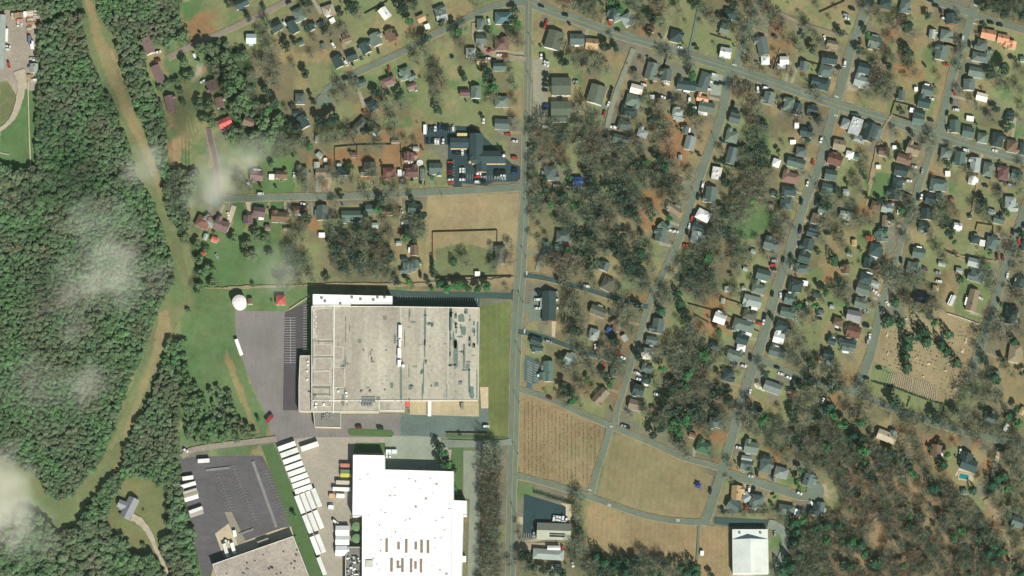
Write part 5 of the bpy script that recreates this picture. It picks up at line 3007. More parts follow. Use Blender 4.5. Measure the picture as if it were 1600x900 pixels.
    for (x, y, s) in ((481, 565, 3), (481, 570, 3), (480, 580, 3), (480, 593, 3), (565, 612, 4), (578.5, 612, 4), (528.5, 611.5, 3.5), (541, 614, 4), (541.5, 619, 3), (494, 631, 4), (493, 636, 3), (506, 632, 4), (568.5, 548, 1.8), (582, 548, 1.8), (604, 548, 1.8),
                      (602, 610, 2), (720, 599, 6), (644, 605, 5), (674.5, 604, 2), (722, 551, 3), (666, 566, 3), (640, 625, 2), (676, 510, 4), (672, 507, 3)):
        q = MB(); z = HM if x > 487 else 6; gx_, gy_ = G(x, y, z); q.box(gx_, gy_, z, s*.42, s*.42, .9); q.box(gx_, gy_, z+.9, s*.3, s*.3, .25); q.build('roof_unit', M_rwhite if x < 560 else M_grey)
    for (x, y) in ((505, 650), (505, 656), (511, 647), (518, 652), (517, 648), (505, 652)):
        q = MB(); gx_, gy_ = G(x, y, 5); q.box(gx_, gy_, 5, 2, 1.6, 1.1); q.build('roof_unit', M_grey)
    for (x, y) in ((508, 471), (563.5, 468), (583.5, 469), (550, 465), (502.6, 466), (590, 465), (601, 465), (532, 475)):
        q = MB(); gx_, gy_ = G(x, y, 10); q.box(gx_, gy_, 10, 1.8, 1.6, .8); q.build('roof_unit', M_grey)
    for i in range(14):
        x = 567+(i % 5)*4.4; y = 622+(i//5)*5.4; q = MB(); gx_, gy_ = G(x, y, HM-.5); q.box(gx_, gy_, HM-.5, 1.7, 2.1, 1.0); q.build('roof_unit', M_grey)
# red hut on the dock, loading canopy
lc = empty('loading_canopy', (*G(695, 638), 0)); tag(lc, 'long low tan loading canopy along the south edge of the beige factory', 'canopy')
with Under(lc):
    bigpart(None, '', [(636.5, 630), (640, 628), (748, 628.5), (748, 650), (640, 647), (640, 640)], 1.4, M_conc, mat('canopy_deck', C(180, 166, 134), var=.12, nscale=.5, stripes=((.8, .02, 1), .08)), cap=0)
def simple(name, lab, cat, x, y, wd, hg, h, roofm, wallm, rise=0, a=0, group=None):
    t = empty(name, (*G(x, y, h), 0), -R(a)); tag(t, lab, cat, group); L, W = wd*.5, hg*.5
    wb, rb = MB(), MB()
    if rise: gable_walls(wb, L, W, h, rise); roof_gable(rb, L, W, h, rise, .25, .15)
    else: wb.box(0, 0, 0, L, W, h-.15); rb.box(0, 0, h-.15, L+.2, W+.2, .25)
    wb.build('wall', wallm, t); rb.build('roof', roofm, t); return t
simple('red_hut', 'bright red square hut at the corner of the factory loading dock', 'hut', 637, 630, 7.5, 11, 4, RM['V'], M_brick)
simple('loading_ramp', 'small grey ramp box standing on the tan loading canopy', 'ramp', 722.5, 634, 4, 9, 4.2, M_grey, M_grey)
# white warehouse
VENT = mat('vent_grey', C(170, 170, 160))
w2_ = empty('warehouse', (*G(640, 800), 0)); tag(w2_, 'very large bright white flat roofed warehouse with brown rooftop slots', 'warehouse')
with Under(w2_):
    P = [(552, 711), (601.5, 712), (601.5, 734), (709, 737), (709, 782), (729.5, 783), (729.5, 804.5), (724, 805), (721, 930), (566, 930), (566, 806), (551, 806)]
    bigpart(None, '', P, 9, M_white, M_rwhite, cap=.35)
    M_slot = mat('rooftop_slot', C(150, 128, 110), var=.2)
    for X, L in [((604.4, 852.5), 20), ((623, 853), 11), ((635, 853.5), 20), ((612, 883), 20), ((622, 882.5), 11), ((629, 883.5), 20), ((650, 853), 11), ((659, 854), 19), ((669, 854.5), 19), ((642.6, 884), 20), ((649.5, 883.5), 11), ((658, 884.5), 20)]:
        q = MB(); rct(q, X[0], X[1], 3.6, L, 9, .5); q.build('roof_slot', M_slot)
    ms = mat('membrane_seam', C(214, 214, 208), var=.1)
    q = MB()
    for y in range(748, 905, 13): rct(q, 638, y, 134 if y > 0 else 1, .35, 9.01, .02)
    for x in (586, 612, 664, 690): rct(q, x, 822, .35, 164, 9.05, .02)
    o = q.build('membrane_seam', ms)
    q = MB(); rct(q, 706, 840, .5, 130, 9, .3); q.build('expansion_joint', mat('joint_pink', C(226, 214, 204)))
    rr = random.Random(3)
    for i in range(70):
        x, y = rr.uniform(556, 704), rr.uniform(742, 915)
        if x < 570 and y > 800: continue
        s = rr.choice((.6, .8, .9, 1.5)); q = MB(); gx_, gy_ = G(x, y, 9); q.box(gx_, gy_, 9, s, s*.9, .35+s*.1); q.build('roof_vent', VENT if rr.random() < .5 else M_rwhite)
    q = MB(); gx_, gy_ = G(577, 881, 9); q.box(gx_, gy_, 9, 5.5, 5.5, .9); q.build('roof_unit', mat('unit_mesh', C(200, 200, 184)))
    q = MB(); gx_, gy_ = G(674, 727, 0)
simple('entrance_block', 'small white block on the east wall of the white warehouse', 'annex', 725, 873, 5, 8, 4, M_rwhite, M_white)
# south-west grey-brown roof
w3_ = empty('warehouse', (*G(410, 880), 0)); tag(w3_, 'tarred grey brown flat roof building beside the purple asphalt lot', 'warehouse')
with Under(w3_):
    bigpart(None, '', [(332, 882), (458, 838), (490, 920), (492, 940), (352, 940)], 7, M_bwall, M_rust, cap=.35)
    rr = random.Random(5)
    for i in range(34):
        x, y = rr.uniform(350, 470), rr.uniform(850, 900)
        if y < 890-(x-340)*.32: continue
        q = MB(); gx_, gy_ = G(x, y, 7); s = rr.choice((.8, 1, 1.6)); q.box(gx_, gy_, 7, s*1.3, s*.8, .8, -.35); q.build('roof_unit', M_grey if rr.random() < .5 else M_dark)
# tank farm annex with pipes
an = empty('process_plant', (*G(552, 878), 0)); tag(an, 'cluttered grey plant with pipework between the white warehouse and its yard', 'plant')
with Under(an):
    bigpart(None, '', [(545, 855), (565.4, 855), (565.4, 930), (540, 930), (540, 872)], 5, M_bwall, M_patch2, cap=.3)
    rr = random.Random(9)
    for i in range(40):
        q = MB(); x, y = rr.uniform(543, 563), rr.uniform(868, 905); gx_, gy_ = G(x, y, 5); q.box(gx_, gy_, 5, rr.uniform(.6, 3), rr.uniform(.5, 1.2), rr.uniform(.4, 1.6)); q.build('roof_unit', rr.choice((M_grey, M_dark, M_rwhite)))
pit = MB(); pit.prism(GP([(548, 806.5), (565.4, 806.5), (565.4, 854), (549, 854)], 0), 0, .8); tag(pit.build('tank_base', mat('pit', C(128, 128, 104))), 'grey concrete containment base carrying two green storage tanks', 'tank base')
M_gt = mat('tank_green', C(110, 138, 100), var=.1)
for i, (x, y) in enumerate(((557, 823), (557, 841.5))):
    t = empty('storage_tank', (*G(x, y, 3), .8)); tag(t, '%s round green storage tank on the concrete base west of the white warehouse' % ('northern', 'southern')[i], 'tank', 'green storage tanks')
    q = MB(); q.cyl(0, 0, 0, 3.5, 3.6, 28); q.build('tank_shell', M_gt, t); q = MB(); q.cyl(0, 0, 3.6, 3.6, .25, 28, 3.3); q.cyl(0, 0, 3.85, 3.3, .35, 28, .4); q.build('tank_lid', M_gt, t)
t = empty('water_tank', (*G(374, 472, 6), 0)); tag(t, 'large white domed cylindrical tank on the lawn north of the purple parking lot', 'tank')
q = MB(); q.cyl(0, 0, 0, 5.4, 7, 36); q.build('tank_shell', mat('tank_white', C(240, 228, 224), var=.04), t)
q = MB(); q.cyl(0, 0, 7, 5.5, .2, 36); q.cyl(0, 0, 7.2, 5.4, .8, 36, 3.2); q.cyl(0, 0, 8, 3.2, .35, 36, .5); q.build('dome', mat('tank_dome', C(244, 232, 230), var=.05), t)
for i in range(10):
    q = MB(); a_ = 2*pi*i/10; q.box(3.0*cos(a_), 3.0*sin(a_), 7.75, 3.6, .12, .3, a_); q.build('rib', M_rwhite, t)
# storage tents (pairs of white and grey gabled shelters)
for i, (y, c1) in enumerate(((829, 'northern'), (844, 'middle'), (860.5, 'southern'))):
    simple('storage_shelter', '%s of the three grey and white gabled storage shelters in the yard' % c1, 'shelter', 535, y, 20, 14, 3.6, M_rwhite, M_white, 1.6, 0, 'gabled storage shelters')
# industrial shed at the west edge
t = empty('factory_shed', (*G(0, 65, 5), 0), R(90)); tag(t, 'long pale grey metal shed along the west edge of the gravel yard', 'shed')
wb, rb = MB(), MB(); gable_walls(wb, 43.5, 7.5, 5, 1); roof_gable(rb, 43.5, 7.5, 5, 1.0); wb.build('wall', M_grey, t); rb.build('roof', RM['a'], t)
# church with three ridged wings
ch = empty('church', (*G(748, 240), 0)); tag(ch, 'dark slate roofed church with crossing wings inside its asphalt car park', 'church')
M_cr = mat('church_slate', C(58, 76, 78), var=.1, nscale=1.2)
for (x, y, L, W, a, h, rs) in ((744, 229, 21, 9.8, 90, 6, 2.2), (763, 245, 26, 9.6, 0, 5.4, 2.1), (718, 223, 14, 8, 0, 4.2, 1.3), (752, 259, 9, 7.6, 90, 4.6, 1.6)):
    gx_, gy_ = G(x, y, h+rs*.5); dx, dy = gx_-ch.location.x, gy_-ch.location.y; wb, rb = MB(), MB()
    gable_walls(wb, L, W, h, rs, dx, dy, R(a)); roof_gable(rb, L, W, h, rs, .4, .15, dx, dy, R(a)); wb.build('wall', M_tanwall, ch); rb.build('roof', M_cr, ch)
for (x, y, L, W) in ((717, 232, 12.6, 1.8), (738, 253.5, 5.5, 1.8), (775, 256, 15, 1.2), (752, 267, 6.5, 1.4)):
    q = MB(); gx_, gy_ = G(x, y, 2.8); q.box(gx_-ch.location.x, gy_-ch.location.y, 2.6, L, W, .2); q.build('canopy', M_tanwall, ch)
q = MB(); gx_, gy_ = G(787, 243, 8); q.box(gx_-ch.location.x, gy_-ch.location.y, 5, 1.8, 1.8, 3); q.cyl(gx_-ch.location.x, gy_-ch.location.y, 8, 1.3, 4, 8, .05); q.build('steeple', M_rwhite, ch)
# long hall at the south edge: grey and white slopes
t = empty('church_hall', (*G(1172.5, 862, 6), 0)); tag(t, 'long hall with one white and one grey roof slope by the curved drive', 'hall')
M_hg = mat('hall_metal', C(222, 226, 216), var=.04, rough=.5); wb, rb = MB(), MB()
gable_walls(wb, 26, 27, 5.5, 3.6, 0, -3.6, pi/2); roof_gable(rb, 26, 27, 5.5, 3.6, .3, .2, 0, -3.6, pi/2); wb.box(0, 13.5, 0, 27, 8, 5.2); rb.box(0, 13.4, 5.2, 27.4, 8.2, .25)
wb.build('wall', M_white, t); rb.build('roof', M_hg, t)
for x in (-8, 8): q = MB(); q.box(x, 14.5, 5.45, 1.4, 1.4, 1); q.build('roof_unit', M_grey, t)
# pools, trampolines, graves, playground bits
def ring(name, lab, cat, x, y, r, rimm, fill, h=1.1):
    t = empty(name, (*G(x, y, h), 0)); tag(t, lab, cat); q = MB(); q.cyl(0, 0, 0, r, h, 24); q.build('rim', rimm, t); q = MB(); q.cyl(0, 0, h, r*.86, .03, 24); q.build('surface', fill, t)
M_cover = mat('pool_cover', C(214, 214, 206)); M_black = mat('trampoline_mat', (.012, .02, .02)); M_water = mat('pool_water', C(40, 130, 130), rough=.08, spec=.5)
ring('round_pool', 'round pool under a white cover behind the maroon roofed sheds', 'pool', 656, 254, 2.4, M_white, M_cover)
ring('trampoline', 'black trampoline on open lawn west of the central road', 'trampoline', 706, 88, 1.8, M_dark, M_black, .8)
ring('trampoline', 'black trampoline in the northeast back garden near orange roofs', 'trampoline', 1579, 88, 2.2, M_dark, M_black, .8)
ring('planting_bed', 'round green planting bed on the turf strip east of the purple lot', 'planting bed', 458, 804, 3.2, M_turf, M_turf, .12)
t = empty('swimming_pool', (*G(1506, 745), .6)); tag(t, 'turquoise rectangular swimming pool on a pale patio behind the slate roofed house', 'pool')
q = MB(); q.box(0, 0, 0, 9, 6, .12, R(-12)); q.build('pool_deck', M_conc, t); q = MB(); q.box(0, 0, .13, 7.2, 3.8, .02, R(-12)); q.build('water', M_water, t)
# ------------------------------------------------------------------ vehicles
CCOL = {'w': ((228, 228, 222), 'white'), 'k': ((26, 36, 42), 'black'), 's': ((150, 160, 162), 'silver'), 'r': ((180, 60, 48), 'red'), 'b': ((40, 60, 110), 'blue'), 'm': ((110, 44, 50), 'maroon'), 'g': ((44, 66, 60), 'dark green'),
        'D': ((26, 36, 42), 'black'), 'N': ((50, 90, 74), 'green'), 'V': ((120, 60, 110), 'purple'), 'T': ((240, 240, 235), 'white'), 'Y': ((216, 196, 120), 'yellow')}
CM = {k: mat('paint_'+v[1].replace(' ', '_'), C(*v[0]), rough=.35, var=.03, spec=.5, objvar=.08) for k, v in CCOL.items()}
M_tyre = mat('rubber', (.02, .02, .02))
def car_mesh(L, W, H, c, van=False):
    b_ = MB(); z0 = .32; hood = H*.55
    prof = [(-L/2, z0), (L/2, z0), (L/2, hood*.9), (L*.22, hood), (-L*.4, hood*1.02), (-L/2, hood*.95)]
    vs = [(x, -W/2, z) for x, z in prof]+[(x, W/2, z) for x, z in prof]; n = len(prof)
    b_.add(vs, [tuple(range(n)), tuple(range(2*n-1, n-1, -1))]+[((i+1) % n, i, i+n, (i+1) % n+n) for i in range(n)])
    r0, r1 = (-L*.38, L*.05) if not van else (-L*.46, L*.26); b_.box((r0+r1)/2, 0, H-.06, (r1-r0)*.92, W*.78, .06)
    g = MB(); a0, a1 = (-L*.45, L*.2) if not van else (-L*.48, L*.36)
    v = [(a0, -W*.44, hood), (a1, -W*.44, hood), (a1, W*.44, hood), (a0, W*.44, hood), (r0, -W*.38, H-.05), (r1, -W*.38, H-.05), (r1, W*.38, H-.05), (r0, W*.38, H-.05)]
    g.add(v, [(4, 5, 6, 7), (0, 1, 5, 4), (1, 2, 6, 5), (2, 3, 7, 6), (3, 0, 4, 7)])
    wh_ = MB()
    for sx in (-.31, .31):
        for sy in (-1, 1):
            m0 = len(wh_.v); n = 12; x = sx*L; y = sy*(W/2-.1)
            wh_.v += [(x+.33*cos(2*pi*i/n), y-.1, .33+.33*sin(2*pi*i/n)) for i in range(n)]+[(x+.33*cos(2*pi*i/n), y+.12, .33+.33*sin(2*pi*i/n)) for i in range(n)]
            for f in [tuple(range(n))]+[tuple(range(2*n-1, n-1, -1))]+[(i, (i+1) % n, (i+1) % n+n, i+n) for i in range(n)]: wh_.f.append([j+m0 for j in f]); wh_.m.append(0)
    return b_.mesh('car_body', CM[c]), g.mesh('car_glass', M_glass), wh_.mesh('car_wheels', M_tyre)
CARM = {c: (car_mesh(4.5, 1.85, 1.5, c), car_mesh(4.9, 1.95, 1.85, c, True)) for c in CCOL if c not in 'TY'}
HB = np.array([(h[0], h[1]) for h in HS]); 
def octant(dx, dy):
    return ['east', 'southeast', 'south', 'southwest', 'west', 'northwest', 'north', 'northeast'][int(((math.degrees(math.atan2(dy, dx))+382.5) % 360)//45)]
LM = [(748, 240, 'the slate roofed church'), (640, 820, 'the white warehouse'), (560, 560, 'the beige factory'), (1172, 862, 'the long white hall'), (20, 70, 'the long metal yard shed'), (374, 472, 'the domed white tank'), (410, 885, 'the tarred brown roof'), (865, 826, 'the solar panelled building')]
BH = [h for h in HS if id(h) in HN]; BHP = np.array([(h[0], h[1]) for h in BH])
def where(x, y, big=40):
    d = np.hypot(BHP[:, 0]-x, BHP[:, 1]-y); i = int(d.argmin()); dl = [math.hypot(a-x, b_-y)*.6 for a, b_, c in LM]; j = int(np.argmin(dl))
    if d[i] <= dl[j] or d[i] < 16:
        k, side, ns, n = HN[id(BH[i])]; return octant(x-BH[i][0], y-BH[i][1]), '%s house from %s, %s side, %s' % (rank(n), 'north' if ns else 'west', side, k), d[i]
    return octant(x-LM[j][0], y-LM[j][1]), LM[j][2], dl[j]
LC = {}
def place_label(adj, x, y):
    o, anc, d = where(x, y); key = (adj, o, anc); LC[key] = LC.get(key, 0)+1; n = LC[key]
    return '%s%s %s of %s' % ('' if n == 1 else rank(n)+' ', adj, o, anc)
for i, (x, y, a, c) in enumerate(sorted(CS, key=lambda c: (round(c[1]/6), c[0]))):
    if c in 'TY':
        q = empty('box_truck' if c == 'T' else 'minibus', (*G(x, y, 2), 0), -R(a)); tag(q, 'white box truck at the northwest corner of the church car park' if c == 'T' else 'yellow minibus parked against the north wall of the church', 'truck' if c == 'T' else 'bus')
        L = 7.5 if c == 'T' else 8; b_ = MB(); b_.box(0, 0, .8, L, 2.4, 2.3 if c == 'T' else 2.0); b_.build('box' if c == 'T' else 'body', CM[c], q)
        b_ = MB(); b_.box(L/2+.02, 0, 1.6, .08, 2.1, .8); b_.build('windscreen', M_glass, q)
        for sx in (-.3, .32):
            b_ = MB(); b_.box(sx*L, 0, 0, .9, 2.3, .9); b_.build('wheel', M_tyre, q)
        continue
    van = random.Random(i).random() < .4; m = CARM[c][1 if van else 0]; fl = 180 if random.Random(i*3).random() < .5 else 0
    q = empty('parked_car', (*G(x, y, 1.2), max(0, ZL[0]-.02)), -R(a+fl+random.Random(i).uniform(-3, 3))); tag(q, place_label(CCOL[c][1]+(' van' if van else ' car'), x, y), 'car', 'cars parked around the neighbourhood')
    link('body', m[0], q); link('window', m[1], q); link('wheel', m[2], q)
# trailers and containers
M_trl = mat('trailer_white', C(236, 236, 228), var=.1, nscale=.8, objvar=.1)
def trailer(x, y, L, a, col=(246, 246, 240), lab='', W=2.9, h=3.9, name='semi_trailer', cat='trailer', wheels=True):
    q = empty(name, (*G(x, y, h), 0), -R(a)); tag(q, lab, cat, 'trailers and containers'); L *= .5; m_ = M_trl if col == (246, 246, 240) else mat('box_paint', C(*col), var=.08)
    z = 1.1 if wheels else .1; b_ = MB(); b_.box(0, 0, z, L, W, h-z); b_.build('box', m_, q)
    if wheels:
        b_ = MB(); b_.box(0, 0, .85, L*.96, 1.1, .24); b_.build('chassis', M_dark, q)
        for s in (-.38, -.3):
            b_ = MB(); b_.cyl(0, 0, 0, .5, 2.5, 14); o = b_.build('wheel', M_tyre, q, (s*L, 1.25, .5)); o.rotation_euler = (pi/2, 0, 0)
        b_ = MB(); b_.box(L*.36, 0, 0, .15, 1.6, .9); b_.build('landing_leg', M_dark, q)
col1 = [(448, 697), (452, 707), (456, 717.5), (459.5, 727.5), (463.5, 737), (467.5, 746), (470.5, 755), (474, 764)]
for i, (x, y) in enumerate(col1): trailer(x, y, 28, -20, lab='white trailer, %s from north in the slanted column along the turf strip' % rank(i+1), W=3.6)
trailer(483.6, 697, 28, -19, lab='lone white trailer just east of the top of the slanted trailer column', W=3.4)
for r_, pts in (('upper row of four', [(468.4, 788), (477, 784.5), (485.4, 781), (494.4, 777)]), ('middle row of three', [(480.5, 818.5), (489, 815), (497.6, 811)]), ('lower pair', [(492.4, 852), (500.6, 848.6)])):
    for i, (x, y) in enumerate(pts): trailer(x, y, 29, 68, lab='north south white trailer, %s from west in the %s' % (rank(i+1), r_), W=3.6)
trailer(502.5, 884, 28, 68, lab='southernmost single white trailer beside the turf strip', W=3.2)
for (x, y, L, a, c, lab) in ((293.4, 746.4, 17, -8, (240, 238, 230), 'short white trailer, northernmost along the purple lot west edge'), (294, 757.5, 24, -17, (246, 246, 240), 'white trailer second from north along the purple lot west edge'),
    (297, 768, 22, -17, (190, 184, 174), 'grey trailer third from north along the purple lot west edge'), (298.5, 772.4, 23, -17, (160, 154, 128), 'tan trailer between grey and white ones on the purple lot edge'), (299, 778, 22, -17, (250, 248, 236), 'cream trailer fifth from north along the purple lot west edge'),
    (306, 797, 22, -20, (246, 246, 240), 'white trailer above its tan twin on the purple lot edge'), (307, 802.4, 22, -20, (176, 168, 156), 'tan grey trailer southernmost along the purple lot west edge'), (318, 719.5, 18, -4, (232, 230, 224), 'pale trailer at the north edge of the purple lot'),
    (353, 860, 22, 72, (246, 246, 240), 'western white trailer backed up to the brown roof dock'), (364.4, 857, 18, 72, (246, 246, 240), 'eastern white trailer backed up to the brown roof dock'), (411, 846, 18, -20, (170, 172, 160), 'grey trailer lying along the dock wall of the brown roof'),
    (373, 542, 26, 70, (248, 248, 244), 'lone white trailer on the west edge of the old grey lot'), (534, 764, 28, 2, (246, 246, 240), 'white trailer parked east to west by the white warehouse'), (536, 753.6, 22, 2, (206, 196, 176), 'beige loaded flatbed beside the white warehouse yard doors'),
    (541, 727, 18, 2, (196, 128, 112), 'faded red container northernmost in the warehouse yard'), (541, 736.5, 18, 2, (112, 134, 96), 'dull green container between the red and yellow ones'), (541, 742.4, 18, 2, (206, 206, 104), 'yellow green container below the dull green one'),
    (532, 774, 13, 2, (244, 244, 240), 'short white container in the warehouse yard beside an orange stack'), (518.5, 774, 8, 2, (226, 176, 130), 'small orange container west of a short white one'), (9.5, 54, 20, 90, (244, 242, 236), 'white trailer standing against the long metal shed'),
    (46.4, 62, 14, 84, (104, 114, 130), 'blue grey box truck body in the gravel yard'), (49.8, 69, 11, 84, (242, 242, 240), 'white box truck body beside the blue grey one'), (20, 24, 8, 88, (196, 176, 150), 'pale container, first from west in the gravel yard row'),
    (24, 24, 8, 88, (172, 150, 120), 'tan container, second from west in the gravel yard row'), (29, 23, 8, 88, (168, 140, 108), 'tan container, third from west in the gravel yard row'), (33.4, 23, 8, 88, (160, 134, 104), 'brown container, fourth from west in the gravel yard row'), (39, 21.6, 8, 88, (244, 242, 236), 'white container at the east end of the gravel yard row'),
    (28.5, 32.5, 6, 88, (196, 150, 130), 'pink container south of the gravel yard row, western'), (33.5, 32, 6, 88, (190, 140, 120), 'pink container south of the gravel yard row, eastern'), (421, 653.5, 13, -48, (150, 50, 56), 'dark red trailer at the southern tip of the old grey lot'),
    (671, 638, 23, 90, (236, 236, 228), 'white trailer docked on the tan loading canopy'), (1488.5, 469, 17, -65, (206, 208, 204), 'pale boat trailer on the lawn west of the long brown roof'), (366.5, 833, 9, 78, (244, 244, 240), 'small white box on the pale concrete dock pad'), (607, 705, 8, 0, (236, 236, 230), 'northwestern white box beside the white warehouse notch'),
    (616, 705, 8, 0, (226, 228, 224), 'northeastern white box beside the white warehouse notch'), (517, 792, 8, 0, (244, 244, 240), 'small white box in the middle of the warehouse yard')):
    wl = 'container' not in lab and 'box ' not in lab; trailer(x, y, L, a, c, lab, W=2.7 if wl else 2.6, h=3.4 if L > 9 else 2.6, name='semi_trailer' if wl else 'shipping_container', cat='trailer' if wl else 'container', wheels=wl)
# pallets of pipe and timber in the gravel yard
rr = random.Random(4)
for i in range(26):
    x, y = 44+rr.uniform(0, 14), 18+i*4.6 if i < 8 else 18+(i-8)*1.9; b_ = MB(); n = rr.randint(3, 5); L = rr.uniform(3, 5.5)
    if i >= 22: x, y = 47+rr.uniform(0, 10), 92+(i-22)*9
    for q in range(n): b_.box(0, (q-n/2)*.45, .15, L, .34, .35+.3*rr.random())
    b_.box(0, 0, 0, L*.8, n*.45, .15); o = b_.build('material_stack', mat('stack', C(*rr.choice(((220, 210, 196), (190, 150, 110), (200, 190, 170), (150, 110, 90))))), None, (*G(x, y), ZL[0]), rr.uniform(-.1, .1))
    tag(o, 'stack of pipes and boards, %s placed along the east side of the gravel yard' % rank(i+1), 'stack', 'material stacks in the gravel yard')
# ------------------------------------------------------------------ fences, hedges, poles
M_fence = mat('fence_board', C(60, 52, 44), var=.2); M_fw = mat('fence_white', C(220, 220, 210))
def fence(pts, lab, m=M_fence, h=1.5):
    p0 = G(*pts[0]); t = empty('fence', (*p0, 0)); tag(t, lab, 'fence'); pb_, pp = MB(), MB()
    g = [Vector(G(*p))-Vector(p0) for p in pts]
    for i in range(len(g)-1):
        d = g[i+1]-g[i]; L = d.length; a_ = math.atan2(d.y, d.x); pb_.box(*((g[i]+g[i+1])/2), .1, L, .16, h-.15, a_)
        for k in range(int(L/2.6)+1): c_ = g[i]+d*min(1, (k*2.6/L)); pp.box(c_.x, c_.y, 0, .14, .14, h, a_)
    pb_.build('fence_panel', m, t); o = pp.build('fence_post', m, t); o['kind'] = 'stuff' if len(pp.f) > 600 else 'thing'
for pts, lab in (([(676, 434), (676, 363), (777, 360), (777, 384)], 'dark board fence enclosing the green plot west of the central road'), ([(680, 434), (800, 432)], 'dark fence between the green plot and the tall hedge row'),
    ([(570, 22), (606, 2)], 'dark fence beside the white roofed shed in the northwest gardens'), ([(1392, 178), (1398, 159), (1429, 167)], 'dark fence round the small lawn north of the wide avenue'), ([(1396, 180), (1426, 190)], 'dark fence along the north edge of the wide avenue'),
    ([(1524, 360), (1527, 349), (1552, 353), (1551, 366)], 'dark fence boxing a small lawn near the far east road'), ([(1075, 475), (1120, 487), (1146, 498), (1186, 519)], 'long dark fence behind gardens west of the east slanting street'),
    ([(1132, 467), (1152, 473), (1174, 481)], 'dark curved fence north of the long garden fence'), ([(1078, 478), (1085, 492), (1108, 505)], 'dark fence round the bare garden by the creek trees'), ([(523, 262), (523, 230), (560, 227), (626, 226), (627.6, 262)], 'dark fence round back gardens north of the west street'),
    ([(558, 227), (558, 250)], 'dark fence dividing two back gardens north of the west street'), ([(1219, 77), (1209, 110)], 'pale fence beside two white roofed sheds below the wooded lane'), ([(1110, 54), (1143, 64)], 'dark fence above the small white hall by the wide avenue'), ([(1253, 94), (1280, 102)], 'dark fence at the back of the small slate shed garden'),
    ([(886, 66), (876, 98)], 'white fence beside the ribbed olive roof near the junction'), ([(1480, 490), (1500, 496), (1530, 507)], 'pale fence on the north edge of the eastern cemetery'), ([(1280, 20), (1300, 11), (1320, 2)], 'dark broken fence across the pale field by the top lane'), ([(646, 226), (626, 240), (664, 262), (664, 290)], 'dark fence by the church car park west gardens'),
    ([(697, 676.5), (763, 677)], 'dark railing along the south edge of the factory court'), ([(640, 373), (655, 371)], 'short dark fence west of the fenced green plot')):
    fence(pts, lab, M_fw if lab.startswith(('white', 'pale')) else M_fence)
def utility_pole(x, y, a, lab):
    t = empty('utility_pole', (*G(x, y), 0), a); tag(t, lab, 'pole', 'roadside utility poles'); b_ = MB(); b_.cyl(0, 0, 0, .17, 10.5, 8, .11); b_.build('pole', M_fence, t); b_ = MB(); b_.box(0, 0, 9.6, 2.6, .12, .14); b_.build('crossarm', M_fence, t)
    b_ = MB(); b_.cyl(.35, .25, 8.2, .22, .9, 8); b_.build('transformer', M_grey, t)
PO = [('central road', e, s) for e, s in ((7.5, t) for t in (.1, .165, .23, .3, .37, .44, .52, .6, .68, .76, .84, .92))]+[('wide avenue', 8.5, t) for t in (.05, .13, .21, .29, .38, .46, .54, .62, .7, .78, .86, .94)]+[('east slanting street', 8, t) for t in (.3, .38, .46, .54, .62, .7, .78)]+[('west slanting street', 7, t) for t in (.2, .35, .5, .65, .8)]+[('west street', -6, t) for t in (.3, .5, .7)]
cnt = {}
for k, e, t in PO:
    P, s, ns = RP[k]; i = int(np.searchsorted(s, t*s[-1])); d = P[i]-P[i-1]; d = d/np.linalg.norm(d); x, y = P[i][0]-d[1]*e*-1, P[i][1]+d[0]*e*-1
    cnt[k] = cnt.get(k, 0)+1; utility_pole(x, y, -math.atan2(d[1], d[0])+pi/2, 'slim dark utility pole, %s from %s along %s' % (rank(cnt[k]), 'north' if ns else 'west', k))
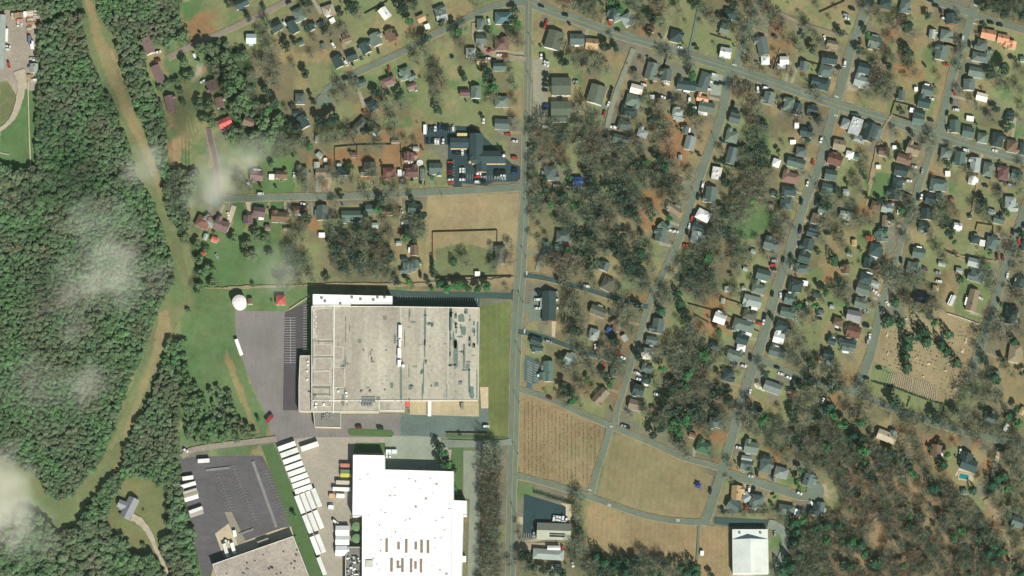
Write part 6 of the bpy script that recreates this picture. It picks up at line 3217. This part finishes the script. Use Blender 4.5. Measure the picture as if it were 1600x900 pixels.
# ------------------------------------------------------------------ trees
def tmat(name, c1, c2, c3, objvar=.12, trans=.0, sc=.35):
    m = bpy.data.materials.new(name); m.use_nodes = True; nt = m.node_tree; b = nt.nodes['Principled BSDF']; b.inputs['Roughness'].default_value = .8; b.inputs['Specular IOR Level'].default_value = .15
    geo = nt.nodes.new('ShaderNodeNewGeometry')
    def ns(s, d=3):
        n = nt.nodes.new('ShaderNodeTexNoise'); n.inputs['Scale'].default_value = s; n.inputs['Detail'].default_value = d; nt.links.new(geo.outputs['Position'], n.inputs['Vector']); return n.outputs['Fac']
    r = nt.nodes.new('ShaderNodeValToRGB'); r.color_ramp.elements[0].position = .32; r.color_ramp.elements[0].color = (*c1, 1); r.color_ramp.elements[1].position = .72; r.color_ramp.elements[1].color = (*c3, 1)
    e = r.color_ramp.elements.new(.5); e.color = (*c2, 1)
    ad = nt.nodes.new('ShaderNodeMath'); ad.operation = 'MULTIPLY_ADD'; nt.links.new(ns(.045, 3), ad.inputs[0]); ad.inputs[1].default_value = .75
    mu = nt.nodes.new('ShaderNodeMath'); mu.operation = 'MULTIPLY_ADD'; nt.links.new(ns(sc), mu.inputs[0]); mu.inputs[1].default_value = .55; mu.inputs[2].default_value = -.15
    nt.links.new(mu.outputs[0], ad.inputs[2]); nt.links.new(ad.outputs[0], r.inputs[0])
    oi = nt.nodes.new('ShaderNodeObjectInfo'); mr = nt.nodes.new('ShaderNodeMapRange'); mr.inputs[3].default_value = 1-objvar; mr.inputs[4].default_value = 1+objvar; nt.links.new(oi.outputs['Random'], mr.inputs[0])
    vm = nt.nodes.new('ShaderNodeVectorMath'); vm.operation = 'SCALE'; nt.links.new(r.outputs[0], vm.inputs[0]); nt.links.new(mr.outputs[0], vm.inputs['Scale']); at = nt.nodes.new('ShaderNodeAttribute'); at.attribute_name = 'tint'; ma = nt.nodes.new('ShaderNodeMath'); ma.operation = 'MULTIPLY_ADD'; nt.links.new(at.outputs['Fac'], ma.inputs[0]); ma.inputs[1].default_value = .26; ma.inputs[2].default_value = 1
    v2 = nt.nodes.new('ShaderNodeVectorMath'); v2.operation = 'SCALE'; nt.links.new(vm.outputs[0], v2.inputs[0]); nt.links.new(ma.outputs[0], v2.inputs['Scale']); nt.links.new(v2.outputs[0], b.inputs['Base Color'])
    return m
M_leaf = tmat('foliage_summer', C(90, 96, 70), C(86, 108, 74), C(94, 126, 80), .12)
M_for = tmat('foliage_forest', C(98, 98, 78), C(86, 106, 76), C(82, 122, 72), 0)
M_ever = tmat('foliage_evergreen', C(38, 56, 48), C(50, 70, 56), C(64, 84, 62), .2)
M_pine = tmat('foliage_pine', C(42, 84, 54), C(56, 102, 60), C(76, 120, 66), .15)
M_ced = tmat('foliage_cedar', C(26, 60, 48), C(34, 76, 54), C(48, 92, 60), .15)
M_twig = tmat('bare_twigs', C(84, 98, 80), C(108, 118, 98), C(142, 136, 112), .14)
M_rus = tmat('russet_twigs', C(106, 92, 78), C(116, 106, 90), C(124, 118, 98), .14)
M_red = tmat('red_leaves', C(170, 80, 60), C(180, 92, 70), C(150, 96, 66), .1)
M_bark = mat('bark', C(84, 72, 60), var=.2)
def quads(P, N, S, asp=1.0, rng=RNG):
    """square-ish leaf faces at P with normals N"""
    n = len(P); a = rng.normal(size=(n, 3)); t = np.cross(N, a); t /= np.linalg.norm(t, axis=1)[:, None]+1e-9; b_ = np.cross(N, t); S = S[:, None]*.5
    t = t*S*asp; b_ = b_*S
    V = np.stack([P-t-b_, P+t-b_*.7, P+t*.8+b_, P-t*.9+b_*.8], 1).reshape(-1, 3)
    return V, np.arange(4*n).reshape(n, 4)
def leafy(seed, n=260, lobes=7, flat=.75, leaf=.2, up=0):      # unit radius crown, base at z=0 top ~1.5
    r = np.random.default_rng(seed); c = r.normal(size=(lobes, 3)); c /= np.linalg.norm(c, axis=1)[:, None]; c *= r.uniform(.25, .62, (lobes, 1)); c[:, 2] = np.abs(c[:, 2])*.8; rad = r.uniform(.34, .52, lobes)
    k = r.integers(0, lobes, n); d = r.normal(size=(n, 3)); d /= np.linalg.norm(d, axis=1)[:, None]; d[:, 2] = np.where(d[:, 2] < -.3, -d[:, 2], d[:, 2])
    P = c[k]+d*rad[k][:, None]*r.uniform(.75, 1.06, (n, 1)); P[:, 2] = (P[:, 2]+.55)*flat
    N = d+r.normal(size=(n, 3))*.35; N[:, 2] += up; N /= np.linalg.norm(N, axis=1)[:, None]
    return quads(P, N, r.uniform(.7, 1.3, n)*leaf, 1.0, r)
def conic(seed, n=230, h=2.6, leaf=.2):
    r = np.random.default_rng(seed); u = r.random(n)**.62; z = (1-u)*h; a = r.uniform(0, 2*pi, n); rr = (u**.8)*(1+.14*np.sin(a*3+seed)+.1*np.sin(z*9))*r.uniform(.8, 1.05, n)
    P = np.stack([rr*np.cos(a), rr*np.sin(a), z], 1); N = np.stack([np.cos(a), np.sin(a), np.full(n, .75)], 1)+r.normal(size=(n, 3))*.3; N /= np.linalg.norm(N, axis=1)[:, None]
    return quads(P, N, r.uniform(.7, 1.3, n)*leaf, 1.0, r)
def bare(seed, n=400, w=.040, L=.30):       # twig slivers fanning outward + limbs
    r = np.random.default_rng(seed); d = r.normal(size=(n, 3)); d[:, 2] = np.abs(d[:, 2])*.9+.1; d /= np.linalg.norm(d, axis=1)[:, None]
    lob = 1+.22*np.sin(np.arctan2(d[:, 1], d[:, 0])*3+seed)+.12*np.sin(np.arctan2(d[:, 1], d[:, 0])*5+seed*2)
    rad = (r.random(n)**.45)*lob; P = d*rad[:, None]*np.array([1, 1, .95]); dd = d+r.normal(size=(n, 3))*.45; dd /= np.linalg.norm(dd, axis=1)[:, None]
    s = np.cross(dd, r.normal(size=(n, 3))); s /= np.linalg.norm(s, axis=1)[:, None]; ln = L*r.uniform(.6, 1.3, (n, 1)); ww = w*r.uniform(.6, 1.4, (n, 1))
    V = np.stack([P-s*ww/2, P+s*ww/2, P+dd*ln+s*ww*.25, P+dd*ln-s*ww*.25], 1).reshape(-1, 3); F = np.arange(4*n).reshape(n, 4)
    m = 11; a = r.uniform(0, 2*pi, m); e = r.uniform(.3, 1.3, m); q = np.stack([np.cos(a)*np.cos(e), np.sin(a)*np.cos(e), np.sin(e)], 1)*r.uniform(.6, .95, (m, 1)); o = np.zeros((m, 3)); o[:, 2] = r.uniform(-.1, .15, m)
    vs = []; 
    for i in range(m):
        s1 = np.cross(q[i], [0, 0, 1.0]); s1 /= np.linalg.norm(s1)+1e-9; s2 = np.cross(q[i], s1); s2 /= np.linalg.norm(s2)+1e-9
        for t in (s1, s2): vs += [o[i]-t*.03, o[i]+t*.03, q[i]+t*.009, q[i]-t*.009]
    V2 = np.array(vs); F2 = np.arange(len(V2)).reshape(-1, 4)+len(V); V = np.vstack([V, V2]); V[:, 2] += .12
    return V, np.vstack([F, F2])
NV = 6
KIND = {'e': ('leafy_tree', [leafy(i+1) for i in range(NV)], M_leaf, 'green leafy tree', .45), 'd': ('evergreen_tree', [leafy(i+40, 230, 6, .95) for i in range(NV)], M_ever, 'dark evergreen tree', .4),
        'g': ('pine_tree', [leafy(i+60, 220, 6, 1.0, .22) for i in range(NV)], M_pine, 'bright green pine', .5), 'D': ('cedar_tree', [conic(i+80) for i in range(NV)], M_ced, 'dark pointed cedar', .15),
        'b': ('bare_tree', [bare(i+100) for i in range(NV)], M_twig, 'bare grey tree', .55), 'm': ('russet_tree', [bare(i+130, 470) for i in range(NV)], M_rus, 'russet bare tree', .5), 'R': ('red_leaved_tree', [leafy(i+150) for i in range(NV)], M_red, 'red leaved tree', .4)}
MESH = {k: [np_mesh(v[0]+'_crown', V, F, v[2]) for V, F in v[1]] for k, v in KIND.items()}
def trunk_mesh():
    b_ = MB(); b_.cyl(0, 0, 0, .5, .6, 9, .34); b_.cyl(0, 0, .6, .34, .4, 9, .2)
    for i in range(4):
        a = i*pi/2+.4; b_.add([(.15*cos(a+1.4), .15*sin(a+1.4), .75), (.15*cos(a-1.4), .15*sin(a-1.4), .75), (1.1*cos(a), 1.1*sin(a), 1.25), (0, 0, .95)], [(0, 1, 2), (1, 3, 2), (3, 0, 2)])
    return b_.mesh('trunk', M_bark)
TRM = trunk_mesh()
# a sunlit crown (g) and the shaded side noted next to it (D) are one conifer
TREES = []; gs = [n for n in NS if n[3] == 'g']; used = set()
for n in NS:
    if n[3] == 'D':
        c = [g for g in gs if 0 <= g[0]-n[0]+4 < 14 and 2 < g[1]-n[1] < 15 and id(g) not in used]
        if c: g = min(c, key=lambda g: math.hypot(g[0]-n[0], g[1]-n[1])); used.add(id(g)); TREES.append([g[0]-1, g[1]-1.5, max(g[2], n[2]*.8), 'D' if n[1] > 440 and n[1] < 600 and 1360 < n[0] < 1540 else 'g']); continue
        TREES.append([n[0]+.8, n[1]+1, n[2]*.9, 'D'])
TREES += [n for n in NS if n[3] != 'D' and id(n) not in used]
def th(k, r):   # crown base height, total
    return {'e': (r*.35, r*1.5), 'f': (r*.35+1.5, r*1.3+1.5), 'd': (r*.5, r*1.9), 'g': (r*.7, r*2), 'D': (.3, r*2.8), 'b': (r*1.05, r*2.3), 'm': (r*1.0, r*2.2), 'R': (r*.4, r*1.6)}[k]
def put_tree(x, y, r, k, lab, grp):
    zb, zt = th(k, r); gx_, gy_ = G(x, y, (zb+zt)*.5); v = int(abs(x*13+y*7)) % NV; rot = (x*1.7+y) % 6.28
    t = empty(KIND[k][0], (gx_, gy_, 0), rot); tag(t, lab, 'tree', grp)
    c = link('crown', MESH[k][v], t, (0, 0, zb)); c.scale = (r, r*(.9+.2*((x*3.7) % 1)), r*(.9+.25*((y*5.3) % 1))*(1.2 if k in 'bm' else 1)); q = link('trunk', TRM, t); q.scale = (max(.25, r*.07), max(.25, r*.07), zb+r*.35)
BN = sorted([t for t in TREES if t[3] in 'bm'], key=lambda t: -t[2]*(1.0 if where(t[0], t[1])[2] < 60 else .4)); solo = [t for t in TREES if t[3] not in 'bm']+BN[:300]; rest = BN[300:]
for x, y, r, k in solo:
    if k == 'D' and r > 2.2: r *= 1.12
    if k in 'bm': r *= .86
    put_tree(x, y, r, k, place_label(KIND[k][3], x, y), {'e': 'leafy trees', 'b': 'bare trees of the gardens', 'm': 'bare trees of the gardens', 'D': 'cedars', 'g': 'pines', 'd': 'evergreens', 'R': 'red leaved trees'}[k])
RPALL = np.vstack([P for P, s, ns in RP.values()])
# forests: one mass each
def sample(poly, sp, hole=None, seed=0):
    P = np.array(poly, float); lo, hi = P.min(0), P.max(0); r = np.random.default_rng(seed); nx_, ny_ = int((hi[0]-lo[0])/sp)+1, int((hi[1]-lo[1])/(sp*.87))+1
    g = np.array([(lo[0]+(i+.5*(j % 2))*sp, lo[1]+j*sp*.87) for j in range(ny_) for i in range(nx_)]); g += r.uniform(-.42, .42, g.shape)*sp; k = inpoly(g, poly)
    if hole is not None: k &= ~inpoly(g, hole)
    return g[k]
def mass(name, items, mat_, label=None, kind='stuff'):
    Vs, Fs, T_, off = [], [], [], 0; r = np.random.default_rng(len(items))
    for (x, y, rad, k) in items:
        V, F = KIND[k][1][r.integers(NV)]; a = r.uniform(0, 2*pi); c_, s_ = cos(a), sin(a); zb, zt = th(k, rad); gx_, gy_ = G(x, y, (zb+zt)*.5); hz = rad*r.uniform(.85, 1.25)
        W_ = np.column_stack([(V[:, 0]*c_-V[:, 1]*s_)*rad+gx_, (V[:, 0]*s_+V[:, 1]*c_)*rad+gy_, V[:, 2]*hz+zb+r.uniform(0, .25)*rad]); Vs.append(W_); Fs.append(F+off); off += len(V); T_.append(np.full(len(V), r.uniform(-1, 1)))
    me_ = np_mesh(name, np.vstack(Vs), np.vstack(Fs), mat_); me_.attributes.new('tint', 'FLOAT', 'POINT').data.foreach_set('value', np.concatenate(T_).astype(np.float32)); o = link(name, me_); tag(o, label, None, None, kind); return o
fo = []; FSM = [leafy(i+200, 130, 5, .8, .36, .6) for i in range(NV)]; KIND['f'] = ('forest', FSM, None, '', 0)
for poly, sp, seed in ((FA, 5.5, 1), (FB, 5.5, 2), (FC, 5.8, 3), (FD, 5.8, 4), (FE, 13, 5), (FF, 10, 6)):
    for x, y in sample(poly, sp, FDH if poly is FD else None, seed): 
        if np.hypot(HB[:, 0]-x, HB[:, 1]-y).min() < 11 or np.hypot(RPALL[:, 0]-x, RPALL[:, 1]-y).min() < 8: continue
        big_ = y > 790 or (255 < y < 345 and x < 130) or poly is FE
        fo.append((x, y, random.uniform(1.7, 2.9)*(1.45 if big_ and random.random() < .5 else 1)*(1.3 if random.random() < .08 else 1), 'f'))
# forest edge crowns one can tell apart are trees of their own
edge = []
mass('green_forest', fo, M_for)
bw = [(t[0], t[1], t[2]*.86, t[3]) for t in rest]; ev = []
def keep(x, y): return not any(inpoly(np.array([[x, y]]), c)[0] for c in CLEAR)
for poly, sp, pe, pm, seed in ((WSE, 12.2, .12, .3, 11), (WSE2, 17, .14, .2, 12), (WC, 19, .32, .2, 13), (WC2, 15, .36, .2, 14), (WC3, 18, .25, .2, 15), (WST, 11, .02, .4, 16), (WBT, 11, .45, .1, 17), (WBM, 16, .2, .3, 18), (WBN, 16, .1, .3, 19), (WBE, 12, .1, .1, 20)):
    for x, y in sample(poly, sp, None, seed):
        if poly is WSE and vnoise(np.array([[x, y]]), 26, 301)[0] > .62 and random.random() < .7: continue
        if not keep(x, y) or (HB.size and np.hypot(HB[:, 0]-x, HB[:, 1]-y).min() < 13): continue
        u = random.random(); r = random.uniform(2.6, 4.9)
        if u < pe: ev.append((x, y, r*.8, 'g' if random.random() < .28 else 'd'))
        else: bw.append((x, y, r, 'b' if random.random() > pm else 'm'))
# scattered small garden trees and bushes between the houses
bush = []
pts = RNG.uniform([840, -20], [1600, 700], (900, 2)); pts = np.vstack([pts, RNG.uniform([430, -20], [820, 300], (170, 2)), RNG.uniform([470, 310], [660, 440], (50, 2))])
LAW = [g_[1] for g_ in GPOLY if g_[0] in '123450']+[[(1350, 480), (1540, 480), (1540, 660), (1350, 660)], [(655, 190), (820, 190), (820, 300), (655, 300)], [(640, 95), (740, 95), (740, 190), (640, 190)]]
for x, y in pts:
    if np.hypot(RPALL[:, 0]-x, RPALL[:, 1]-y).min() < 14 or np.hypot(HB[:, 0]-x, HB[:, 1]-y).min() < 11: continue
    if any(inpoly(np.array([[x, y]]), np.array(c))[0] for c in LAW): continue
    bush.append((x, y, random.uniform(.7, 2.6), 'b' if random.random() < .7 else 'm'))
bw += bush[:280]
for h in BH:
    if h[0] < 420: continue
    for q in range(random.choice((0, 1, 1, 2))):
        a_ = random.uniform(0, 6.28); d_ = (h[2]+h[3])*.5*random.uniform(1.1, 1.9)+3; x, y = h[0]+d_*cos(a_), h[1]+d_*sin(a_)
        if np.hypot(RPALL[:, 0]-x, RPALL[:, 1]-y).min() > 12 and np.sort(np.hypot(HB[:, 0]-x, HB[:, 1]-y))[0] > 9: ev.append((x, y, random.uniform(.7, 1.7), 'd'))
mass('bare_woodland', [t for t in bw if t[3] == 'b'], M_twig); mass('russet_woodland', [t for t in bw if t[3] == 'm'], M_rus); mass('evergreen_undergrowth', [(x, y, r, k) for x, y, r, k in ev if k == 'd'], M_ever); mass('pine_wood', [(x, y, r, k) for x, y, r, k in ev if k == 'g'], M_pine)
# hedges
def hedge(pts, w_, h, m, lab):
    P = grow(pts, 2); s = np.r_[0, np.cumsum(np.linalg.norm(np.diff(P, axis=0), axis=1))]; n = int(s[-1]*w_*5); r = np.random.default_rng(n); t = r.uniform(0, s[-1], n)
    x = np.interp(t, s, P[:, 0]); y = np.interp(t, s, P[:, 1]); g = Gn(np.stack([x, y], 1), h*.5); c = g.mean(0); N = r.normal(size=(n, 3)); N[:, 2] = abs(N[:, 2])+.3; N /= np.linalg.norm(N, axis=1)[:, None]
    Q_ = np.column_stack([g-c+r.uniform(-.5, .5, (n, 2))*w_, r.random(n)**.6*h]); V, F = quads(Q_, N, r.uniform(.5, .9, n), 1, r); o = link('hedge', np_mesh('hedge', V, F, m), None, (c[0], c[1], 0)); tag(o, lab, 'hedge')
hedge([(1362, 596), (1400, 606), (1440, 622), (1486, 636)], .9, 1.3, M_ever, 'thin clipped dark hedge along the south side of the white headstone rows')
hedge([(1125, 219), (1152, 227), (1176, 234)], 1.6, 2, M_ever, 'dark hedge between two gardens east of the west slanting street, northern')
hedge([(1118, 251), (1134, 256), (1160, 263)], 1.8, 2, M_ever, 'dark hedge between two gardens east of the west slanting street, southern')
hedge([(675, 400), (675, 432)], 2, 3, M_ced, 'dark hedge on the west edge of the fenced green plot'); hedge([(262, 774), (263, 822)], 2, 3, M_leaf, 'straight green hedge on the east side of the forest clearing')
hedge([(1396, 600), (1390, 616)], .6, 1, M_ever, 'short hedge strip south of the headstone rows, first from west'); hedge([(1422, 620), (1417, 636)], .6, 1, M_ever, 'short hedge strip south of the headstone rows, second from west')
hedge([(1476, 636), (1471, 650)], .6, 1, M_ever, 'short hedge strip south of the headstone rows, easternmost')
hedge([(1125, 802), (1160, 800), (1200, 800)], 2.2, 1.6, M_rus, 'russet scrub row north of the dark lot beside the long hall')
# ------------------------------------------------------------------ graves
M_stone = mat('marble', C(200, 198, 186), var=.05, objvar=.05); M_gran = mat('granite', C(150, 144, 132), var=.2, objvar=.25)
b_ = MB(); b_.box(0, 0, 0, .6, .2, .75); b_.box(0, 0, .75, .48, .18, .1); HSM = b_.mesh('headstone', M_stone)
def inrow(a, b, c, d, u, v): return (a[0]*(1-u)*(1-v)+b[0]*u*(1-v)+c[0]*u*v+d[0]*(1-u)*v, a[1]*(1-u)*(1-v)+b[1]*u*(1-v)+c[1]*u*v+d[1]*(1-u)*v)
blocks = [((1390, 583), (1402, 585), (1398, 603), (1384, 600), 5, 9), ((1405, 584), (1426, 590), (1423, 612), (1400, 605), 8, 11), ((1431, 592), (1454, 599), (1448, 623), (1427, 615), 9, 12), ((1456, 602), (1464, 604), (1462, 626), (1452, 624), 4, 12)]
nh = 0
for bi, bl in enumerate(blocks):
    a, b1, c, d, nu, nv = bl
    for i in range(nu):
        for j in range(nv):
            if nh >= 300: break
            x, y = inrow(a, b1, c, d, i/(nu-1), j/(nv-1)); o = link('headstone', HSM, None, (*G(x, y, .5), 0), -.25); tag(o, 'white headstone, %s from north in %s column of the %s white block' % (rank(j+1), rank(i+1), rank(bi+1)), 'headstone', 'white headstones in dense rows'); nh += 1
gb = MB(); rr = random.Random(12)
for i in range(330):
    u, v = rr.random(), rr.random(); x, y = inrow((1400, 500), (1524, 515), (1496, 625), (1370, 575), round(u*22)/22+rr.uniform(-.008, .008), round(v*16)/16+rr.uniform(-.01, .01))
    if 1384 < x < 1468 and 583 < y < 628: continue
    gx_, gy_ = G(x, y); s = rr.choice((.5, .8, 1.2)); gb.box(gx_, gy_, 0, s, .4, rr.choice((.5, .8)), -.25)
tag(gb.build('grave_markers', M_gran), kind='stuff')
gb = MB()
for i in range(21):
    for j in range(46):
        x = 820+i*6.1+rr.uniform(-.5, .5); y = 618+j*3.4+rr.uniform(-.9, .9)
        if rr.random() < .25 or not inpoly(np.array([[x, y]]), [(818, 624), (858, 636), (940, 671), (924, 760), (878, 748), (818, 740)])[0]: continue
        gx_, gy_ = G(x, y); gb.box(gx_, gy_, 0, .45, .3, .65)
tag(gb.build('grave_markers', mat('grave_bronze', C(90, 84, 66), var=.2)), kind='stuff')
for i, (x, y, wd, hg, rz) in enumerate(((1387, 552, 6, 2.4, 1.3), (1431, 560, 4, 4, .3), (1451, 568, 5, 5, .2), (1484, 568, 4, 4, 0), (1504, 548, 5, 7, -.3), (1493, 604, 3, 12, -.35), (1443, 588, 3, 4, 0), (1477, 579, 5, 3, 0), (1386, 523, 3, 7, -.3), (1509, 533, 3, 9, -.3), (1416, 498, 4, 3, 0))):
    t = MB(); t.box(0, 0, 0, wd*.5, hg*.5, .35); t.box(0, 0, .35, wd*.3, .5, .7); o = t.build('grave_plot', M_conc, None, (*G(x, y), .01), rz); tag(o, place_label('pale raised family plot', x, y), 'grave', 'family plots of the eastern cemetery')
# ------------------------------------------------------------------ clouds: thin wisps low over the west
def cloud(x, y, sx, sy, rot, dens, z, lab, seed, thr=.5, sc=.02):
    m = bpy.data.materials.new('cloud_vapour'); m.use_nodes = True; nt = m.node_tree; nt.nodes.remove(nt.nodes['Principled BSDF']); pv = nt.nodes.new('ShaderNodeVolumePrincipled'); nt.links.new(pv.outputs[0], nt.nodes['Material Output'].inputs['Volume'])
    pv.inputs['Color'].default_value = (1, .97, .86, 1); pv.inputs['Anisotropy'].default_value = .0
    tc = nt.nodes.new('ShaderNodeTexCoord'); ln = nt.nodes.new('ShaderNodeVectorMath'); ln.operation = 'LENGTH'; nt.links.new(tc.outputs['Object'], ln.inputs[0])
    fo_ = nt.nodes.new('ShaderNodeMapRange'); fo_.interpolation_type = 'SMOOTHSTEP'; nw = nt.nodes.new('ShaderNodeTexNoise'); nw.inputs['Scale'].default_value = .045; nw.inputs['Detail'].default_value = 5; gq = nt.nodes.new('ShaderNodeNewGeometry'); nt.links.new(gq.outputs['Position'], nw.inputs['Vector']); wa = nt.nodes.new('ShaderNodeMath'); wa.operation = 'MULTIPLY_ADD'; nt.links.new(nw.outputs['Fac'], wa.inputs[0]); wa.inputs[1].default_value = 1.5; wb_ = nt.nodes.new('ShaderNodeMath'); wb_.operation = 'SUBTRACT'; nt.links.new(ln.outputs['Value'], wb_.inputs[0]); wb_.inputs[1].default_value = .72; nt.links.new(wb_.outputs[0], wa.inputs[2]); nt.links.new(wa.outputs[0], fo_.inputs[0]); fo_.inputs[1].default_value = 1; fo_.inputs[2].default_value = .1; fo_.inputs[3].default_value = 0; fo_.inputs[4].default_value = 1
    gp = nt.nodes.new('ShaderNodeNewGeometry'); n = nt.nodes.new('ShaderNodeTexNoise'); n.noise_dimensions = '4D'; n.inputs['W'].default_value = seed; n.inputs['Scale'].default_value = sc; n.inputs['Detail'].default_value = 8; n.inputs['Roughness'].default_value = .62; nt.links.new(gp.outputs['Position'], n.inputs['Vector'])
    nr = nt.nodes.new('ShaderNodeMapRange'); nt.links.new(n.outputs['Fac'], nr.inputs[0]); nr.inputs[1].default_value = thr-.16; nr.inputs[2].default_value = thr+.2; nr.inputs[3].default_value = 0; nr.inputs[4].default_value = 1
    mu = nt.nodes.new('ShaderNodeMath'); mu.operation = 'MULTIPLY'; nt.links.new(fo_.outputs[0], mu.inputs[0]); nt.links.new(nr.outputs[0], mu.inputs[1]); m2 = nt.nodes.new('ShaderNodeMath'); m2.operation = 'MULTIPLY'; nt.links.new(mu.outputs[0], m2.inputs[0]); m2.inputs[1].default_value = dens; nt.links.new(m2.outputs[0], pv.inputs['Density'])
    me_ = bpy.data.meshes.new('cloud'); import bmesh; bm = bmesh.new(); bmesh.ops.create_icosphere(bm, subdivisions=3, radius=1); bm.to_mesh(me_); bm.free(); me_.materials.append(m)
    o = link('cloud', me_, None, (*G(x, y, z), z), R(rot)); o.scale = (sx*.6, sy*.6, 16); tag(o, lab, 'cloud')
cloud(338, 278, 62, 44, 30, 0.0862, 70, 'dense pale cloud wisp over the end of the west street', 1, .42)
cloud(395, 235, 50, 30, 20, 0.0207, 70, 'faint veil of cloud over the trees north of the west street', 5, .45)
cloud(183, 425, 76, 66, -30, .8*0.0587, 90, 'broad thin pale cloud over the centre of the green forest', 2, .5, .018)
cloud(122, 462, 52, 90, -25, 0.0448, 90, 'long thin cloud streak over the forest west of the broad cloud', 3, .48, .018)
cloud(150, 345, 70, 40, 0, 0.0242, 90, 'faint cloud haze north of the broad forest cloud', 8, .48)
cloud(0, 775, 56, 84, 0, 0.0776, 90, 'thick white cloud patch at the southwest edge of the forest', 4, .38)
cloud(40, 830, 60, 50, 20, 0.0242, 90, 'thin cloud trail southeast of the thick white cloud patch', 6, .45)
cloud(425, 425, 46, 40, 20, 0.0380, 70, 'small faint cloud over the bare trees near the red roofed hut', 7, .42)
cloud(228, 258, 40, 34, 20, 0.0345, 70, 'small wisp of cloud over the grassy power line corridor', 9, .42)
cloud(142, 590, 34, 40, 10, 0.0276, 90, 'smallest faint wisp over the southern part of the forest', 10, .45)
cloud(75, 610, 90, 60, 10, 0.0103, 90, 'very faint veil of cloud over the western forest', 11, .42)
